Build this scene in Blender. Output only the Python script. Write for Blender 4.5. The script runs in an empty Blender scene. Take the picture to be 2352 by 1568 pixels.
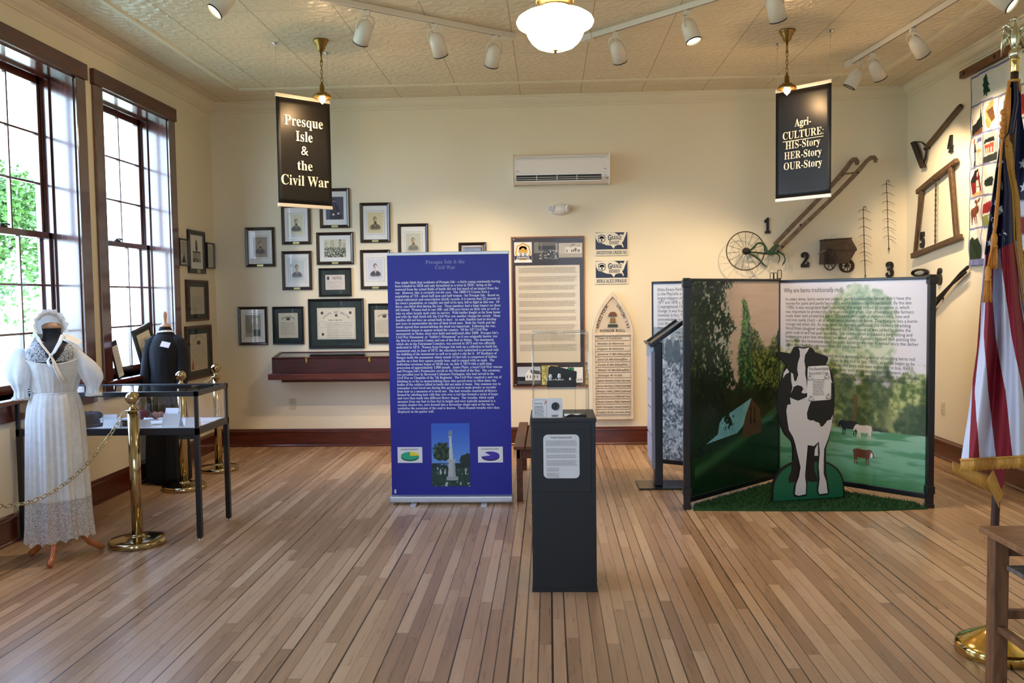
import bpy, bmesh, math, random
import numpy as np
from mathutils import Vector, Matrix, Euler
SC = bpy.context.scene
COL = SC.collection
PI = math.pi
random.seed(7)

# ------------------------------------------------------------------ camera
cam_data = bpy.data.cameras.new('camera')
cam_data.sensor_fit = 'HORIZONTAL'
cam_data.sensor_width = 36.0
cam_data.lens = 1950.0 / 2352.0 * 36.0
cam_data.clip_start = 0.05
cam_data.clip_end = 400
cam = bpy.data.objects.new('camera', cam_data)
COL.objects.link(cam)
def aim_camera(loc, yaw, pitch, roll):
    cy, sy, cp, sp = math.cos(yaw), math.sin(yaw), math.cos(pitch), math.sin(pitch)
    fwd = Vector((sy * cp, cy * cp, -sp)); right = Vector((cy, -sy, 0)); down = fwd.cross(right)
    c, s = math.cos(roll), math.sin(roll)
    r2 = c * right + s * down; d2 = -s * right + c * down
    m = Matrix((r2, -d2, -fwd)).transposed()
    cam.matrix_world = Matrix.Translation(loc) @ m.to_4x4()
aim_camera(Vector((0, 0, 1.55)), -0.0435, 0.0524, 0.0139)
SC.camera = cam

# ------------------------------------------------------------------ exposure, sky, sun
SC.view_settings.view_transform = 'Standard'
SC.view_settings.look = 'None'
SC.view_settings.gamma = 1.0
SC.view_settings.use_curve_mapping = False
SC.view_settings.exposure = 0.8
SC.cycles.max_bounces = 10
SC.cycles.diffuse_bounces = 6
SC.cycles.glossy_bounces = 5
SC.cycles.transmission_bounces = 8
SC.cycles.transparent_max_bounces = 24
SC.cycles.sample_clamp_indirect = 6.0
SC.cycles.caustics_reflective = False
SC.cycles.caustics_refractive = False
SC.cycles.use_denoising = True

world = bpy.data.worlds.new('sky')
SC.world = world
world.use_nodes = True
wn = world.node_tree.nodes; wl = world.node_tree.links
wn.clear()
w_out = wn.new('ShaderNodeOutputWorld'); w_bg = wn.new('ShaderNodeBackground')
w_co = wn.new('ShaderNodeTexCoord'); w_sep = wn.new('ShaderNodeSeparateXYZ'); w_ramp = wn.new('ShaderNodeValToRGB')
wl.new(w_co.outputs['Generated'], w_sep.inputs[0]); wl.new(w_sep.outputs['Z'], w_ramp.inputs[0])
w_ramp.color_ramp.elements[0].position = 0.0; w_ramp.color_ramp.elements[0].color = (0.60, 0.78, 1.0, 1)
w_ramp.color_ramp.elements[1].position = 0.7; w_ramp.color_ramp.elements[1].color = (0.34, 0.55, 1.0, 1)
wl.new(w_ramp.outputs[0], w_bg.inputs['Color'])
w_bg.inputs['Strength'].default_value = 8.5
wl.new(w_bg.outputs[0], w_out.inputs[0])

sun_d = bpy.data.lights.new('sun', 'SUN'); sun_d.energy = 3.5; sun_d.angle = 0.02; sun_d.color = (1.0, 0.95, 0.86)
sun = bpy.data.objects.new('sun', sun_d); COL.objects.link(sun)
sun.rotation_euler = Vector((0.62, 0.25, 0.75)).to_track_quat('Z', 'Y').to_euler()

def portal(name, loc, rot, sx, sy):
    d = bpy.data.lights.new(name, 'AREA'); d.shape = 'RECTANGLE'; d.size = sx; d.size_y = sy
    d.cycles.is_portal = True
    o = bpy.data.objects.new(name, d); COL.objects.link(o); o.location = loc; o.rotation_euler = rot
    return o
for wy in (7.2165, 5.6715, 4.1265, 1.2, -1.2):           # one sky portal in each window opening
    portal('window_portal', (-3.74, wy, 2.1), (0, -PI / 2, 0), 2.3, 1.15)
for wx in (-2.2, 0.75):
    portal('window_portal', (wx, -3.74, 2.1), (PI / 2, 0, 0), 1.15, 2.3)

# ------------------------------------------------------------------ helpers
def lin(c):
    return c / 12.92 if c <= 0.04045 else ((c + 0.055) / 1.055) ** 2.4
def rgb(r, g, b, a=1.0):
    return (lin(r / 255), lin(g / 255), lin(b / 255), a)
def lin_np(a):
    a = np.clip(a, 0, 1)
    return np.where(a <= 0.04045, a / 12.92, ((a + 0.055) / 1.055) ** 2.4)

MATS = {}
def mat(name, col, rough=0.5, metal=0.0, spec=0.5, coat=0.0, vary=0.06, vscale=8.0, bump=0.0, bscale=60.0,
        emit=None, estr=0.0, trans=0.0, stretch=None):
    """principled material whose base colour is broken up by an object-space noise"""
    if name in MATS: return MATS[name]
    m = bpy.data.materials.new(name); m.use_nodes = True
    nt = m.node_tree; N = nt.nodes; L = nt.links
    b = N['Principled BSDF']
    b.inputs['Roughness'].default_value = rough; b.inputs['Metallic'].default_value = metal
    b.inputs['Specular IOR Level'].default_value = spec
    b.inputs['Coat Weight'].default_value = coat; b.inputs['Coat Roughness'].default_value = 0.08
    b.inputs['Transmission Weight'].default_value = trans
    co = N.new('ShaderNodeTexCoord'); src = co.outputs['Object']
    if stretch:
        mp = N.new('ShaderNodeMapping'); mp.inputs['Scale'].default_value = stretch
        L.new(src, mp.inputs['Vector']); src = mp.outputs[0]
    no = N.new('ShaderNodeTexNoise'); no.inputs['Scale'].default_value = vscale; no.inputs['Detail'].default_value = 4
    L.new(src, no.inputs['Vector'])
    mx = N.new('ShaderNodeMix'); mx.data_type = 'RGBA'
    mx.inputs['A'].default_value = tuple(max(0, c * (1 - vary)) for c in col[:3]) + (1,)
    mx.inputs['B'].default_value = tuple(min(1, c * (1 + vary)) for c in col[:3]) + (1,)
    L.new(no.outputs[0], mx.inputs['Factor']); L.new(mx.outputs['Result'], b.inputs['Base Color'])
    if bump:
        n2 = N.new('ShaderNodeTexNoise'); n2.inputs['Scale'].default_value = bscale; n2.inputs['Detail'].default_value = 3
        L.new(src, n2.inputs['Vector'])
        bp = N.new('ShaderNodeBump'); bp.inputs['Strength'].default_value = bump; bp.inputs['Distance'].default_value = 0.004
        L.new(n2.outputs[0], bp.inputs['Height']); L.new(bp.outputs[0], b.inputs['Normal'])
    if emit:
        b.inputs['Emission Color'].default_value = emit; b.inputs['Emission Strength'].default_value = estr
    MATS[name] = m
    return m

def wood(name, c1, c2, rough=0.35, coat=0.0, stretch=(1, 1, 1), scale=6.0, bump=0.15, coat_ior=1.5):
    if name in MATS: return MATS[name]
    m = bpy.data.materials.new(name); m.use_nodes = True
    nt = m.node_tree; N = nt.nodes; L = nt.links; b = N['Principled BSDF']
    b.inputs['Roughness'].default_value = rough; b.inputs['Coat Weight'].default_value = coat; b.inputs['Coat Roughness'].default_value = 0.12; b.inputs['Coat IOR'].default_value = coat_ior
    co = N.new('ShaderNodeTexCoord'); mp = N.new('ShaderNodeMapping'); mp.inputs['Scale'].default_value = stretch
    L.new(co.outputs['Object'], mp.inputs['Vector'])
    n1 = N.new('ShaderNodeTexNoise'); n1.inputs['Scale'].default_value = scale; n1.inputs['Detail'].default_value = 6; n1.inputs['Distortion'].default_value = 0.6
    L.new(mp.outputs[0], n1.inputs['Vector'])
    rp = N.new('ShaderNodeValToRGB'); rp.color_ramp.elements[0].position = 0.3; rp.color_ramp.elements[0].color = c1
    rp.color_ramp.elements[1].position = 0.72; rp.color_ramp.elements[1].color = c2
    L.new(n1.outputs[0], rp.inputs[0]); L.new(rp.outputs[0], b.inputs['Base Color'])
    bp = N.new('ShaderNodeBump'); bp.inputs['Strength'].default_value = bump; bp.inputs['Distance'].default_value = 0.002
    L.new(n1.outputs[0], bp.inputs['Height']); L.new(bp.outputs[0], b.inputs['Normal'])
    MATS[name] = m
    return m

def glass(name, tint=(1, 1, 1, 1), refl=1.0, ior=1.45, rough=0.0):
    """thin pane: see-through with a Fresnel reflection"""
    if name in MATS: return MATS[name]
    m = bpy.data.materials.new(name); m.use_nodes = True
    nt = m.node_tree; N = nt.nodes; L = nt.links; N.clear()
    out = N.new('ShaderNodeOutputMaterial'); mx = N.new('ShaderNodeMixShader')
    t = N.new('ShaderNodeBsdfTransparent'); t.inputs[0].default_value = tint
    g = N.new('ShaderNodeBsdfGlossy'); g.inputs['Roughness'].default_value = rough
    f = N.new('ShaderNodeFresnel'); ge = N.new('ShaderNodeNewGeometry'); io = N.new('ShaderNodeMath'); io.operation = 'MULTIPLY_ADD'
    io.inputs[1].default_value = 1 / ior - ior; io.inputs[2].default_value = ior          # same reflection from either face
    L.new(ge.outputs['Backfacing'], io.inputs[0]); L.new(io.outputs[0], f.inputs['IOR'])
    no = N.new('ShaderNodeTexNoise'); no.inputs['Scale'].default_value = 3.0
    ml = N.new('ShaderNodeMath'); ml.operation = 'MULTIPLY_ADD'; ml.inputs[1].default_value = 0.1 * refl; ml.inputs[2].default_value = 0.95 * refl
    m2 = N.new('ShaderNodeMath'); m2.operation = 'MULTIPLY'; m2.use_clamp = True
    L.new(no.outputs[0], ml.inputs[0]); L.new(ml.outputs[0], m2.inputs[0]); L.new(f.outputs[0], m2.inputs[1])
    L.new(m2.outputs[0], mx.inputs[0]); L.new(t.outputs[0], mx.inputs[1]); L.new(g.outputs[0], mx.inputs[2]); L.new(mx.outputs[0], out.inputs[0])
    MATS[name] = m
    return m

def sheer(name, col, opac=0.6, lace=0.0, lscale=60.0, transl=0.35):
    """woven cloth: diffuse + translucent, partly see-through; lace>0 opens holes in a voronoi pattern"""
    if name in MATS: return MATS[name]
    m = bpy.data.materials.new(name); m.use_nodes = True
    nt = m.node_tree; N = nt.nodes; L = nt.links; N.clear()
    out = N.new('ShaderNodeOutputMaterial'); mx = N.new('ShaderNodeMixShader'); m2 = N.new('ShaderNodeMixShader')
    d = N.new('ShaderNodeBsdfDiffuse'); d.inputs[0].default_value = col
    tl = N.new('ShaderNodeBsdfTranslucent'); tl.inputs[0].default_value = col
    tr = N.new('ShaderNodeBsdfTransparent')
    co = N.new('ShaderNodeTexCoord'); no = N.new('ShaderNodeTexNoise'); no.inputs['Scale'].default_value = 25
    L.new(co.outputs['Object'], no.inputs['Vector'])
    m2.inputs[0].default_value = transl
    L.new(d.outputs[0], m2.inputs[1]); L.new(tl.outputs[0], m2.inputs[2])
    if lace:
        v = N.new('ShaderNodeTexVoronoi'); v.feature = 'DISTANCE_TO_EDGE'; v.inputs['Scale'].default_value = lscale
        n3 = N.new('ShaderNodeMix'); n3.data_type = 'RGBA'; n3.inputs['Factor'].default_value = 0.08
        L.new(co.outputs['Object'], n3.inputs['A']); L.new(no.outputs[1], n3.inputs['B']); L.new(n3.outputs['Result'], v.inputs['Vector'])
        rp = N.new('ShaderNodeValToRGB'); rp.color_ramp.elements[0].position = 0.05; rp.color_ramp.elements[0].color = (opac + 0.35,) * 3 + (1,)
        rp.color_ramp.elements[1].position = 0.16 + 0.1 * (1 - lace); rp.color_ramp.elements[1].color = (opac * (1 - lace),) * 3 + (1,)
        L.new(v.outputs[0], rp.inputs[0]); fac = rp.outputs[0]
    else:
        ml = N.new('ShaderNodeMath'); ml.operation = 'MULTIPLY_ADD'; ml.use_clamp = True; ml.inputs[1].default_value = 0.25; ml.inputs[2].default_value = opac - 0.12
        L.new(no.outputs[0], ml.inputs[0]); fac = ml.outputs[0]
    L.new(fac, mx.inputs[0]); L.new(tr.outputs[0], mx.inputs[1]); L.new(m2.outputs[0], mx.inputs[2]); L.new(mx.outputs[0], out.inputs[0])
    MATS[name] = m
    return m

def print_mat(name, rough=0.45, spec=0.4, coat=0.0):
    """printed surface: ink colours come from the mesh's 'ink' colour attribute"""
    if name in MATS: return MATS[name]
    m = bpy.data.materials.new(name); m.use_nodes = True
    N = m.node_tree.nodes; L = m.node_tree.links; b = N['Principled BSDF']
    a = N.new('ShaderNodeAttribute'); a.attribute_name = 'ink'
    L.new(a.outputs['Color'], b.inputs['Base Color'])
    b.inputs['Roughness'].default_value = rough; b.inputs['Specular IOR Level'].default_value = spec
    b.inputs['Coat Weight'].default_value = coat; b.inputs['Coat Roughness'].default_value = 0.1
    MATS[name] = m
    return m

class MB:
    def __init__(s): s.v = []; s.f = []; s.m = []; s.s = []
    def add(s, vs, fs, mi=0, sm=False, T=None):
        k = len(s.v)
        if T is not None: vs = [T @ Vector(p) for p in vs]
        s.v += [tuple(p) for p in vs]
        for q in fs: s.f.append(tuple(i + k for i in q)); s.m.append(mi); s.s.append(sm)
        return s
    def box(s, c, d, mi=0, T=None):
        x, y, z = c; a, b, e = d[0] / 2, d[1] / 2, d[2] / 2
        vs = [(x + i * a, y + j * b, z + k * e) for i in (-1, 1) for j in (-1, 1) for k in (-1, 1)]
        return s.add(vs, [(0, 1, 3, 2), (4, 6, 7, 5), (0, 4, 5, 1), (2, 3, 7, 6), (0, 2, 6, 4), (1, 5, 7, 3)], mi, False, T)
    def b2(s, x0, x1, y0, y1, z0, z1, mi=0, T=None):
        return s.box(((x0 + x1) / 2, (y0 + y1) / 2, (z0 + z1) / 2), (abs(x1 - x0), abs(y1 - y0), abs(z1 - z0)), mi, T)
    def prism(s, poly, y0, y1, mi=0, T=None, mi_side=None):
        """polygon in the x-z plane, extruded from y0 (front) to y1 (back)"""
        ar = sum(poly[i][0] * poly[(i + 1) % len(poly)][1] - poly[(i + 1) % len(poly)][0] * poly[i][1] for i in range(len(poly)))
        if ar < 0: poly = poly[::-1]
        n = len(poly)
        vs = [(p[0], y0, p[1]) for p in poly] + [(p[0], y1, p[1]) for p in poly]
        s.add(vs, [tuple(range(n))], mi, False, T)
        k = len(s.v) - 2 * n
        s.f.append(tuple(k + i for i in range(2 * n - 1, n - 1, -1))); s.m.append(mi); s.s.append(False)
        for i in range(n):
            j = (i + 1) % n
            s.f.append((k + i, k + n + i, k + n + j, k + j)); s.m.append(mi if mi_side is None else mi_side); s.s.append(False)
        return s
    def flat(s, poly, y, mi=0, T=None):
        ar = sum(poly[i][0] * poly[(i + 1) % len(poly)][1] - poly[(i + 1) % len(poly)][0] * poly[i][1] for i in range(len(poly)))
        if ar < 0: poly = poly[::-1]
        return s.add([(p[0], y, p[1]) for p in poly], [tuple(range(len(poly)))], mi, False, T)
    def tube(s, pts, r, n=8, mi=0, closed=False, sm=True, flat=None):
        pts = [Vector(p) for p in pts]; N = len(pts)
        rs = r if isinstance(r, (list, tuple)) else [r] * N
        k0 = len(s.v); up = None; vs = []
        for i, p in enumerate(pts):
            if closed: t = pts[(i + 1) % N] - pts[i - 1]
            else: t = pts[min(i + 1, N - 1)] - pts[max(i - 1, 0)]
            t.normalize()
            if up is None:
                up = Vector((0, 0, 1)) if abs(t.z) < 0.9 else Vector((1, 0, 0))
            a = t.cross(up).normalized(); b2 = a.cross(t).normalized(); up = b2
            for j in range(n):
                w = 2 * PI * j / n + (PI / n if n == 4 else 0)
                ca, cb = math.cos(w) * rs[i], math.sin(w) * rs[i]
                if flat: cb *= flat
                vs.append(p + a * ca + b2 * cb)
        s.v += [tuple(q) for q in vs]
        for i in range(N if closed else N - 1):
            i2 = (i + 1) % N
            for j in range(n):
                j2 = (j + 1) % n
                s.f.append((k0 + i * n + j, k0 + i * n + j2, k0 + i2 * n + j2, k0 + i2 * n + j)); s.m.append(mi); s.s.append(sm)
        if not closed:
            s.f.append(tuple(k0 + j for j in range(n - 1, -1, -1))); s.m.append(mi); s.s.append(False)
            s.f.append(tuple(k0 + (N - 1) * n + j for j in range(n))); s.m.append(mi); s.s.append(False)
        return s
    def lathe(s, prof, n=24, mi=0, T=None, sm=True, sx=1.0, sy=1.0, cap=True):
        """profile of (radius, z) turned about z"""
        k = len(s.v); vs = []
        for (r, z) in prof:
            for j in range(n):
                w = 2 * PI * j / n; vs.append((r * math.cos(w) * sx, r * math.sin(w) * sy, z))
        fs = [(i * n + j, i * n + (j + 1) % n, (i + 1) * n + (j + 1) % n, (i + 1) * n + j) for i in range(len(prof) - 1) for j in range(n)]
        s.add(vs, fs, mi, sm, T)
        if cap:
            if prof[0][0] > 1e-4: s.f.append(tuple(k + j for j in range(n - 1, -1, -1))); s.m.append(mi); s.s.append(False)
            if prof[-1][0] > 1e-4: s.f.append(tuple(k + (len(prof) - 1) * n + j for j in range(n))); s.m.append(mi); s.s.append(False)
        return s
    def ball(s, c, r, n=16, m=10, mi=0, sx=1, sy=1, sz=1, R=None):
        T = Matrix.Translation(c)
        if R is not None: T = T @ R.to_4x4()
        T = T @ Matrix.Diagonal((sx, sy, sz, 1))
        return s.lathe([(max(r * math.sin(PI * i / m), 1e-5), -r * math.cos(PI * i / m)) for i in range(m + 1)], n, mi, T, cap=False)
    def keep(s, test):
        """drop the faces whose centre fails test(x, y, z)"""
        k = [i for i, q in enumerate(s.f) if test(*[sum(s.v[j][c] for j in q) / len(q) for c in range(3)])]
        s.f = [s.f[i] for i in k]; s.m = [s.m[i] for i in k]; s.s = [s.s[i] for i in k]
        return s
    def grid(s, fn, nu, nv, mi=0, sm=True, wrap=False):
        k = len(s.v)
        for i in range(nu + (0 if wrap else 1)):
            for j in range(nv + 1): s.v.append(tuple(fn(i / nu, j / nv)))
        W = nv + 1; M = nu if wrap else nu + 1
        for i in range(nu):
            i2 = (i + 1) % M
            for j in range(nv):
                s.f.append((k + i * W + j, k + i2 * W + j, k + i2 * W + j + 1, k + i * W + j + 1)); s.m.append(mi); s.s.append(sm)
        return s

def obj(name, mb, mats, parent=None, loc=None, rot=None, bevel=0.0, seg=2, solid=0.0, sub=0):
    me = bpy.data.meshes.new(name)
    me.from_pydata(mb.v, [], mb.f)
    if not isinstance(mats, (list, tuple)): mats = [mats]
    for m in mats: me.materials.append(m)
    me.polygons.foreach_set('material_index', mb.m)
    me.polygons.foreach_set('use_smooth', mb.s)
    me.update()
    o = bpy.data.objects.new(name, me); COL.objects.link(o)
    if parent: o.parent = parent
    if loc: o.location = loc
    if rot: o.rotation_euler = rot
    if solid:
        md = o.modifiers.new('thickness', 'SOLIDIFY'); md.thickness = solid; md.offset = 0
    if bevel:
        md = o.modifiers.new('bevel', 'BEVEL'); md.width = bevel; md.segments = seg; md.limit_method = 'ANGLE'; md.angle_limit = 0.7
    if sub:
        md = o.modifiers.new('subdivision', 'SUBSURF'); md.levels = sub; md.render_levels = sub
    return o
def tag(o, label=None, cat=None, group=None, kind=None):
    if label: o['label'] = label
    if cat: o['category'] = cat
    if group: o['group'] = group
    if kind: o['kind'] = kind
    return o
def thing(name, label, cat, loc=(0, 0, 0), rz=0.0, group=None, kind=None):
    o = bpy.data.objects.new(name, None); o.empty_display_size = 0.1; COL.objects.link(o)
    o.location = loc; o.rotation_euler = (0, 0, rz)
    return tag(o, label, cat, group, kind)
def copy_tree(o, parent=None):
    c = o.copy(); COL.objects.link(c)
    if parent: c.parent = parent
    for ch in list(o.children): copy_tree(ch, c)
    return c

# lettering -----------------------------------------------------------------
def serif(s):
    o = ''
    for c in s:
        if 'A' <= c <= 'Z': o += chr(0x1D400 + ord(c) - 65)
        elif 'a' <= c <= 'z': o += chr(0x1D41A + ord(c) - 97)
        elif '0' <= c <= '9': o += chr(0x1D7CE + ord(c) - 48)
        else: o += c
    return o
def bold(s):
    o = ''
    for c in s:
        if 'A' <= c <= 'Z': o += chr(0x1D5D4 + ord(c) - 65)
        elif 'a' <= c <= 'z': o += chr(0x1D5EE + ord(c) - 97)
        elif '0' <= c <= '9': o += chr(0x1D7EC + ord(c) - 48)
        else: o += c
    return o
def slant(s):
    o = ''
    for c in s:
        if 'A' <= c <= 'Z': o += chr(0x1D63C + ord(c) - 65)
        elif 'a' <= c <= 'z': o += chr(0x1D656 + ord(c) - 97)
        else: o += c
    return o
TXT = {}
def glyphs(body, extrude=0.0, fat=0.0):
    """(verts, faces, width) of a line of lettering at size 1, baseline at z = 0, in the x-z plane facing -y"""
    key = (body, extrude, fat)
    if key not in TXT:
        cu = bpy.data.curves.new('lettering', 'FONT'); cu.body = body; cu.size = 1; cu.resolution_u = 2; cu.extrude = extrude; cu.offset = fat
        o = bpy.data.objects.new('lettering', cu); COL.objects.link(o)
        dg = bpy.context.evaluated_depsgraph_get()
        me = bpy.data.meshes.new_from_object(o.evaluated_get(dg))
        vs = [(v.co.x, -v.co.z, v.co.y) for v in me.vertices]; fs = [tuple(p.vertices) for p in me.polygons]
        bpy.data.objects.remove(o); bpy.data.curves.remove(cu); bpy.data.meshes.remove(me)
        xs = [v[0] for v in vs] or [0]
        TXT[key] = (vs, fs, min(xs), max(xs))
    return TXT[key]
def write(mb, body, x, z, size, y=-0.001, mi=0, align='L', width=None, sx=1.0, ang=0.0, extrude=0.0, fat=0.0):
    """letter one line into mb; width squeezes or stretches it to that length"""
    vs, fs, x0, x1 = glyphs(body, extrude, fat)
    if not vs: return mb
    if width: sx = width / ((x1 - x0) * size)
    off = {'L': 0.0, 'C': (x0 + x1) / 2, 'R': x1}[align]
    c, s = math.cos(ang), math.sin(ang)
    out = []
    for (a, b, d) in vs:
        px, pz = (a - off) * size * sx, d * size
        out.append((x + px * c - pz * s, y + b * size, z + px * s + pz * c))
    return mb.add(out, fs, mi)
def greek(mb, x, z, w, line, n, h=None, y=-0.001, mi=0, seed=1, ragged=0.12, para=()):
    """lines of print too small to read: a row of word-length marks per line"""
    rd = random.Random(seed); h = h or line * 0.42
    for i in range(n):
        if i in para: continue
        zz = z - i * line; xx = x; end = x + w * (1 - rd.random() * ragged)
        if i + 1 in para: end = x + w * rd.uniform(0.25, 0.7)
        while xx < end - line * 0.5:
            ww = min(rd.uniform(0.7, 3.4) * line * 0.55, end - xx)
            mb.flat([(xx, zz), (xx + ww, zz), (xx + ww, zz + h), (xx, zz + h)], y, mi)
            xx += ww + line * 0.28
    return mb

# printed pictures -----------------------------------------------------------
def vnoise(x, y, seed=0):
    xi = np.floor(x).astype(np.int64); yi = np.floor(y).astype(np.int64); xf = x - xi; yf = y - yi
    def h(a, b):
        n = (a * 374761393 + b * 668265263 + seed * 982451653) & 0x7fffffff
        n = ((n ^ (n >> 13)) * 1274126177) & 0x7fffffff
        return ((n ^ (n >> 16)) & 0xffff) / 65535.0
    u = xf * xf * (3 - 2 * xf); v = yf * yf * (3 - 2 * yf)
    return (h(xi, yi) * (1 - u) + h(xi + 1, yi) * u) * (1 - v) + (h(xi, yi + 1) * (1 - u) + h(xi + 1, yi + 1) * u) * v
def fbm(x, y, o=4, seed=0):
    t = 0; a = 0.5; n = 0
    for i in range(o):
        t = t + a * vnoise(x * 2 ** i, y * 2 ** i, seed + i * 17); n += a; a *= 0.55
    return t / n
def lerp(a, b, t):
    t = np.clip(t, 0, 1)[..., None]
    return np.asarray(a, float) * (1 - t) + np.asarray(b, float) * t
def sm(a, b, x):
    t = np.clip((x - a) / (b - a), 0, 1); return t * t * (3 - 2 * t)
def ell(U, V, cx, cy, rx, ry):
    return ((U - cx) / rx) ** 2 + ((V - cy) / ry) ** 2
def inpoly(U, V, poly):
    ins = np.zeros(U.shape, bool); n = len(poly)
    for i in range(n):
        x0, y0 = poly[i]; x1, y1 = poly[(i + 1) % n]
        if y0 == y1: continue
        c = ((y0 > V) != (y1 > V)) & (U < (x1 - x0) * (V - y0) / (y1 - y0) + x0)
        ins ^= c
    return ins
def C3(r, g, b): return np.array([r, g, b]) / 255.0
def painted(name, w, h, nx, ny, fn, m, parent=None, x=0.0, y=0.0, z=0.0):
    """a flat printed sheet (x-z plane) whose ink is computed by fn(U, V): U right 0..1, V up 0..1, sRGB out"""
    u = np.linspace(0, 1, nx + 1); v = np.linspace(0, 1, ny + 1)
    U, V = np.meshgrid(u, v)
    c = fn(U, V)
    col = np.ones((U.size, 4), np.float32); col[:, :3] = lin_np(c.reshape(-1, 3))
    co = np.zeros((U.size, 3), np.float32)
    co[:, 0] = (U.ravel() - 0.5) * w; co[:, 2] = (V.ravel() - 0.5) * h
    i = np.arange(ny)[:, None] * (nx + 1) + np.arange(nx)[None, :]
    q = np.stack([i, i + 1, i + nx + 2, i + nx + 1], -1).reshape(-1, 4)
    me = bpy.data.meshes.new(name)
    me.from_pydata(co.tolist(), [], q.tolist())
    at = me.color_attributes.new('ink', 'FLOAT_COLOR', 'POINT'); at.data.foreach_set('color', col.ravel())
    me.materials.append(m); me.update()
    o = bpy.data.objects.new(name, me); COL.objects.link(o)
    if parent: o.parent = parent
    o.location = (x, y, z)
    return o

# ------------------------------------------------------------------ the room
YB, XL, XR, YF, ZC = 8.835, -3.508, 3.643, -3.5, 3.6

def floor_material():
    m = bpy.data.materials.new('strip_floor'); m.use_nodes = True
    nt = m.node_tree; N = nt.nodes; L = nt.links; b = N['Principled BSDF']
    def mth(op, a, c=None, d=None, clamp=False):
        n = N.new('ShaderNodeMath'); n.operation = op; n.use_clamp = clamp
        for i, q in enumerate((a, c, d)):
            if q is None: continue
            if isinstance(q, (int, float)): n.inputs[i].default_value = q
            else: L.new(q, n.inputs[i])
        return n.outputs[0]
    co = N.new('ShaderNodeTexCoord'); sp = N.new('ShaderNodeSeparateXYZ'); L.new(co.outputs['Object'], sp.inputs[0])
    x, y = sp.outputs['X'], sp.outputs['Y']
    xs = mth('DIVIDE', x, 0.0605); row = mth('FLOOR', xs); xf = mth('FRACT', xs)
    w1 = N.new('ShaderNodeTexWhiteNoise'); w1.noise_dimensions = '1D'; L.new(row, w1.inputs['W'])
    ys = mth('DIVIDE', mth('ADD', y, mth('MULTIPLY', w1.outputs['Value'], 9.0)), mth('MULTIPLY_ADD', w1.outputs['Value'], 0.7, 0.75))
    brd = mth('FLOOR', ys); yf = mth('FRACT', ys)
    cb = N.new('ShaderNodeCombineXYZ'); L.new(row, cb.inputs[0]); L.new(brd, cb.inputs[1])
    w2 = N.new('ShaderNodeTexWhiteNoise'); w2.noise_dimensions = '2D'; L.new(cb.outputs[0], w2.inputs['Vector'])
    # grain, stretched along the boards and shifted per board
    cv = N.new('ShaderNodeCombineXYZ'); L.new(mth('MULTIPLY', x, 38.0), cv.inputs[0]); L.new(mth('MULTIPLY_ADD', y, 2.2, mth('MULTIPLY', w2.outputs['Value'], 50.0)), cv.inputs[1])
    gr = N.new('ShaderNodeTexNoise'); gr.inputs['Scale'].default_value = 1.0; gr.inputs['Detail'].default_value = 5; gr.inputs['Distortion'].default_value = 0.8
    L.new(cv.outputs[0], gr.inputs['Vector'])
    big = N.new('ShaderNodeTexNoise'); big.inputs['Scale'].default_value = 0.8; big.inputs['Detail'].default_value = 3; L.new(co.outputs['Object'], big.inputs['Vector'])
    rp = N.new('ShaderNodeValToRGB'); e = rp.color_ramp.elements
    e[0].position = 0.0; e[0].color = FLOOR_A; e[1].position = 1.0; e[1].color = FLOOR_C
    k = e.new(0.5); k.color = FLOOR_B
    f = mth('ADD', mth('MULTIPLY', w2.outputs['Value'], 0.55), mth('ADD', mth('MULTIPLY', gr.outputs[0], 0.4), mth('MULTIPLY', big.outputs[0], 0.35)))
    L.new(mth('SUBTRACT', f, 0.18, None, True), rp.inputs[0])
    # seams: between strips (each seam open by its own amount) and at the board ends
    w3 = N.new('ShaderNodeTexWhiteNoise'); w3.noise_dimensions = '1D'; L.new(mth('ADD', mth('FLOOR', mth('ADD', xs, 0.5)), 77.0), w3.inputs['W'])
    dist = mth('MULTIPLY', mth('SUBTRACT', 0.5, mth('ABSOLUTE', mth('SUBTRACT', xf, 0.5))), 0.0605)
    wid = mth('MULTIPLY_ADD', mth('POWER', w3.outputs['Value'], 2.0), 0.0034, 0.0014)
    s1 = mth('LESS_THAN', dist, wid)
    de = mth('SUBTRACT', 0.5, mth('ABSOLUTE', mth('SUBTRACT', yf, 0.5)))
    s2 = mth('MULTIPLY', mth('LESS_THAN', de, 0.0012), 0.55)
    seam = mth('MAXIMUM', mth('MULTIPLY', s1, mth('MULTIPLY_ADD', w3.outputs['Value'], 0.45, 0.5)), s2)
    mx = N.new('ShaderNodeMix'); mx.data_type = 'RGBA'; L.new(seam, mx.inputs['Factor']); L.new(rp.outputs[0], mx.inputs['A']); mx.inputs['B'].default_value = (0.022, 0.013, 0.008, 1)
    L.new(mx.outputs['Result'], b.inputs['Base Color'])
    L.new(mth('MULTIPLY_ADD', gr.outputs[0], 0.2, 0.20), b.inputs['Roughness'])
    b.inputs['Specular IOR Level'].default_value = 0.45
    bp = N.new('ShaderNodeBump'); bp.inputs['Strength'].default_value = 0.35; bp.inputs['Distance'].default_value = 0.002
    L.new(mth('SUBTRACT', mth('MULTIPLY', big.outputs[0], 0.6), seam), bp.inputs['Height']); L.new(bp.outputs[0], b.inputs['Normal'])
    return m
FLOOR_A, FLOOR_B, FLOOR_C = rgb(130, 97, 70), rgb(178, 142, 109), rgb(210, 179, 145)

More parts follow.
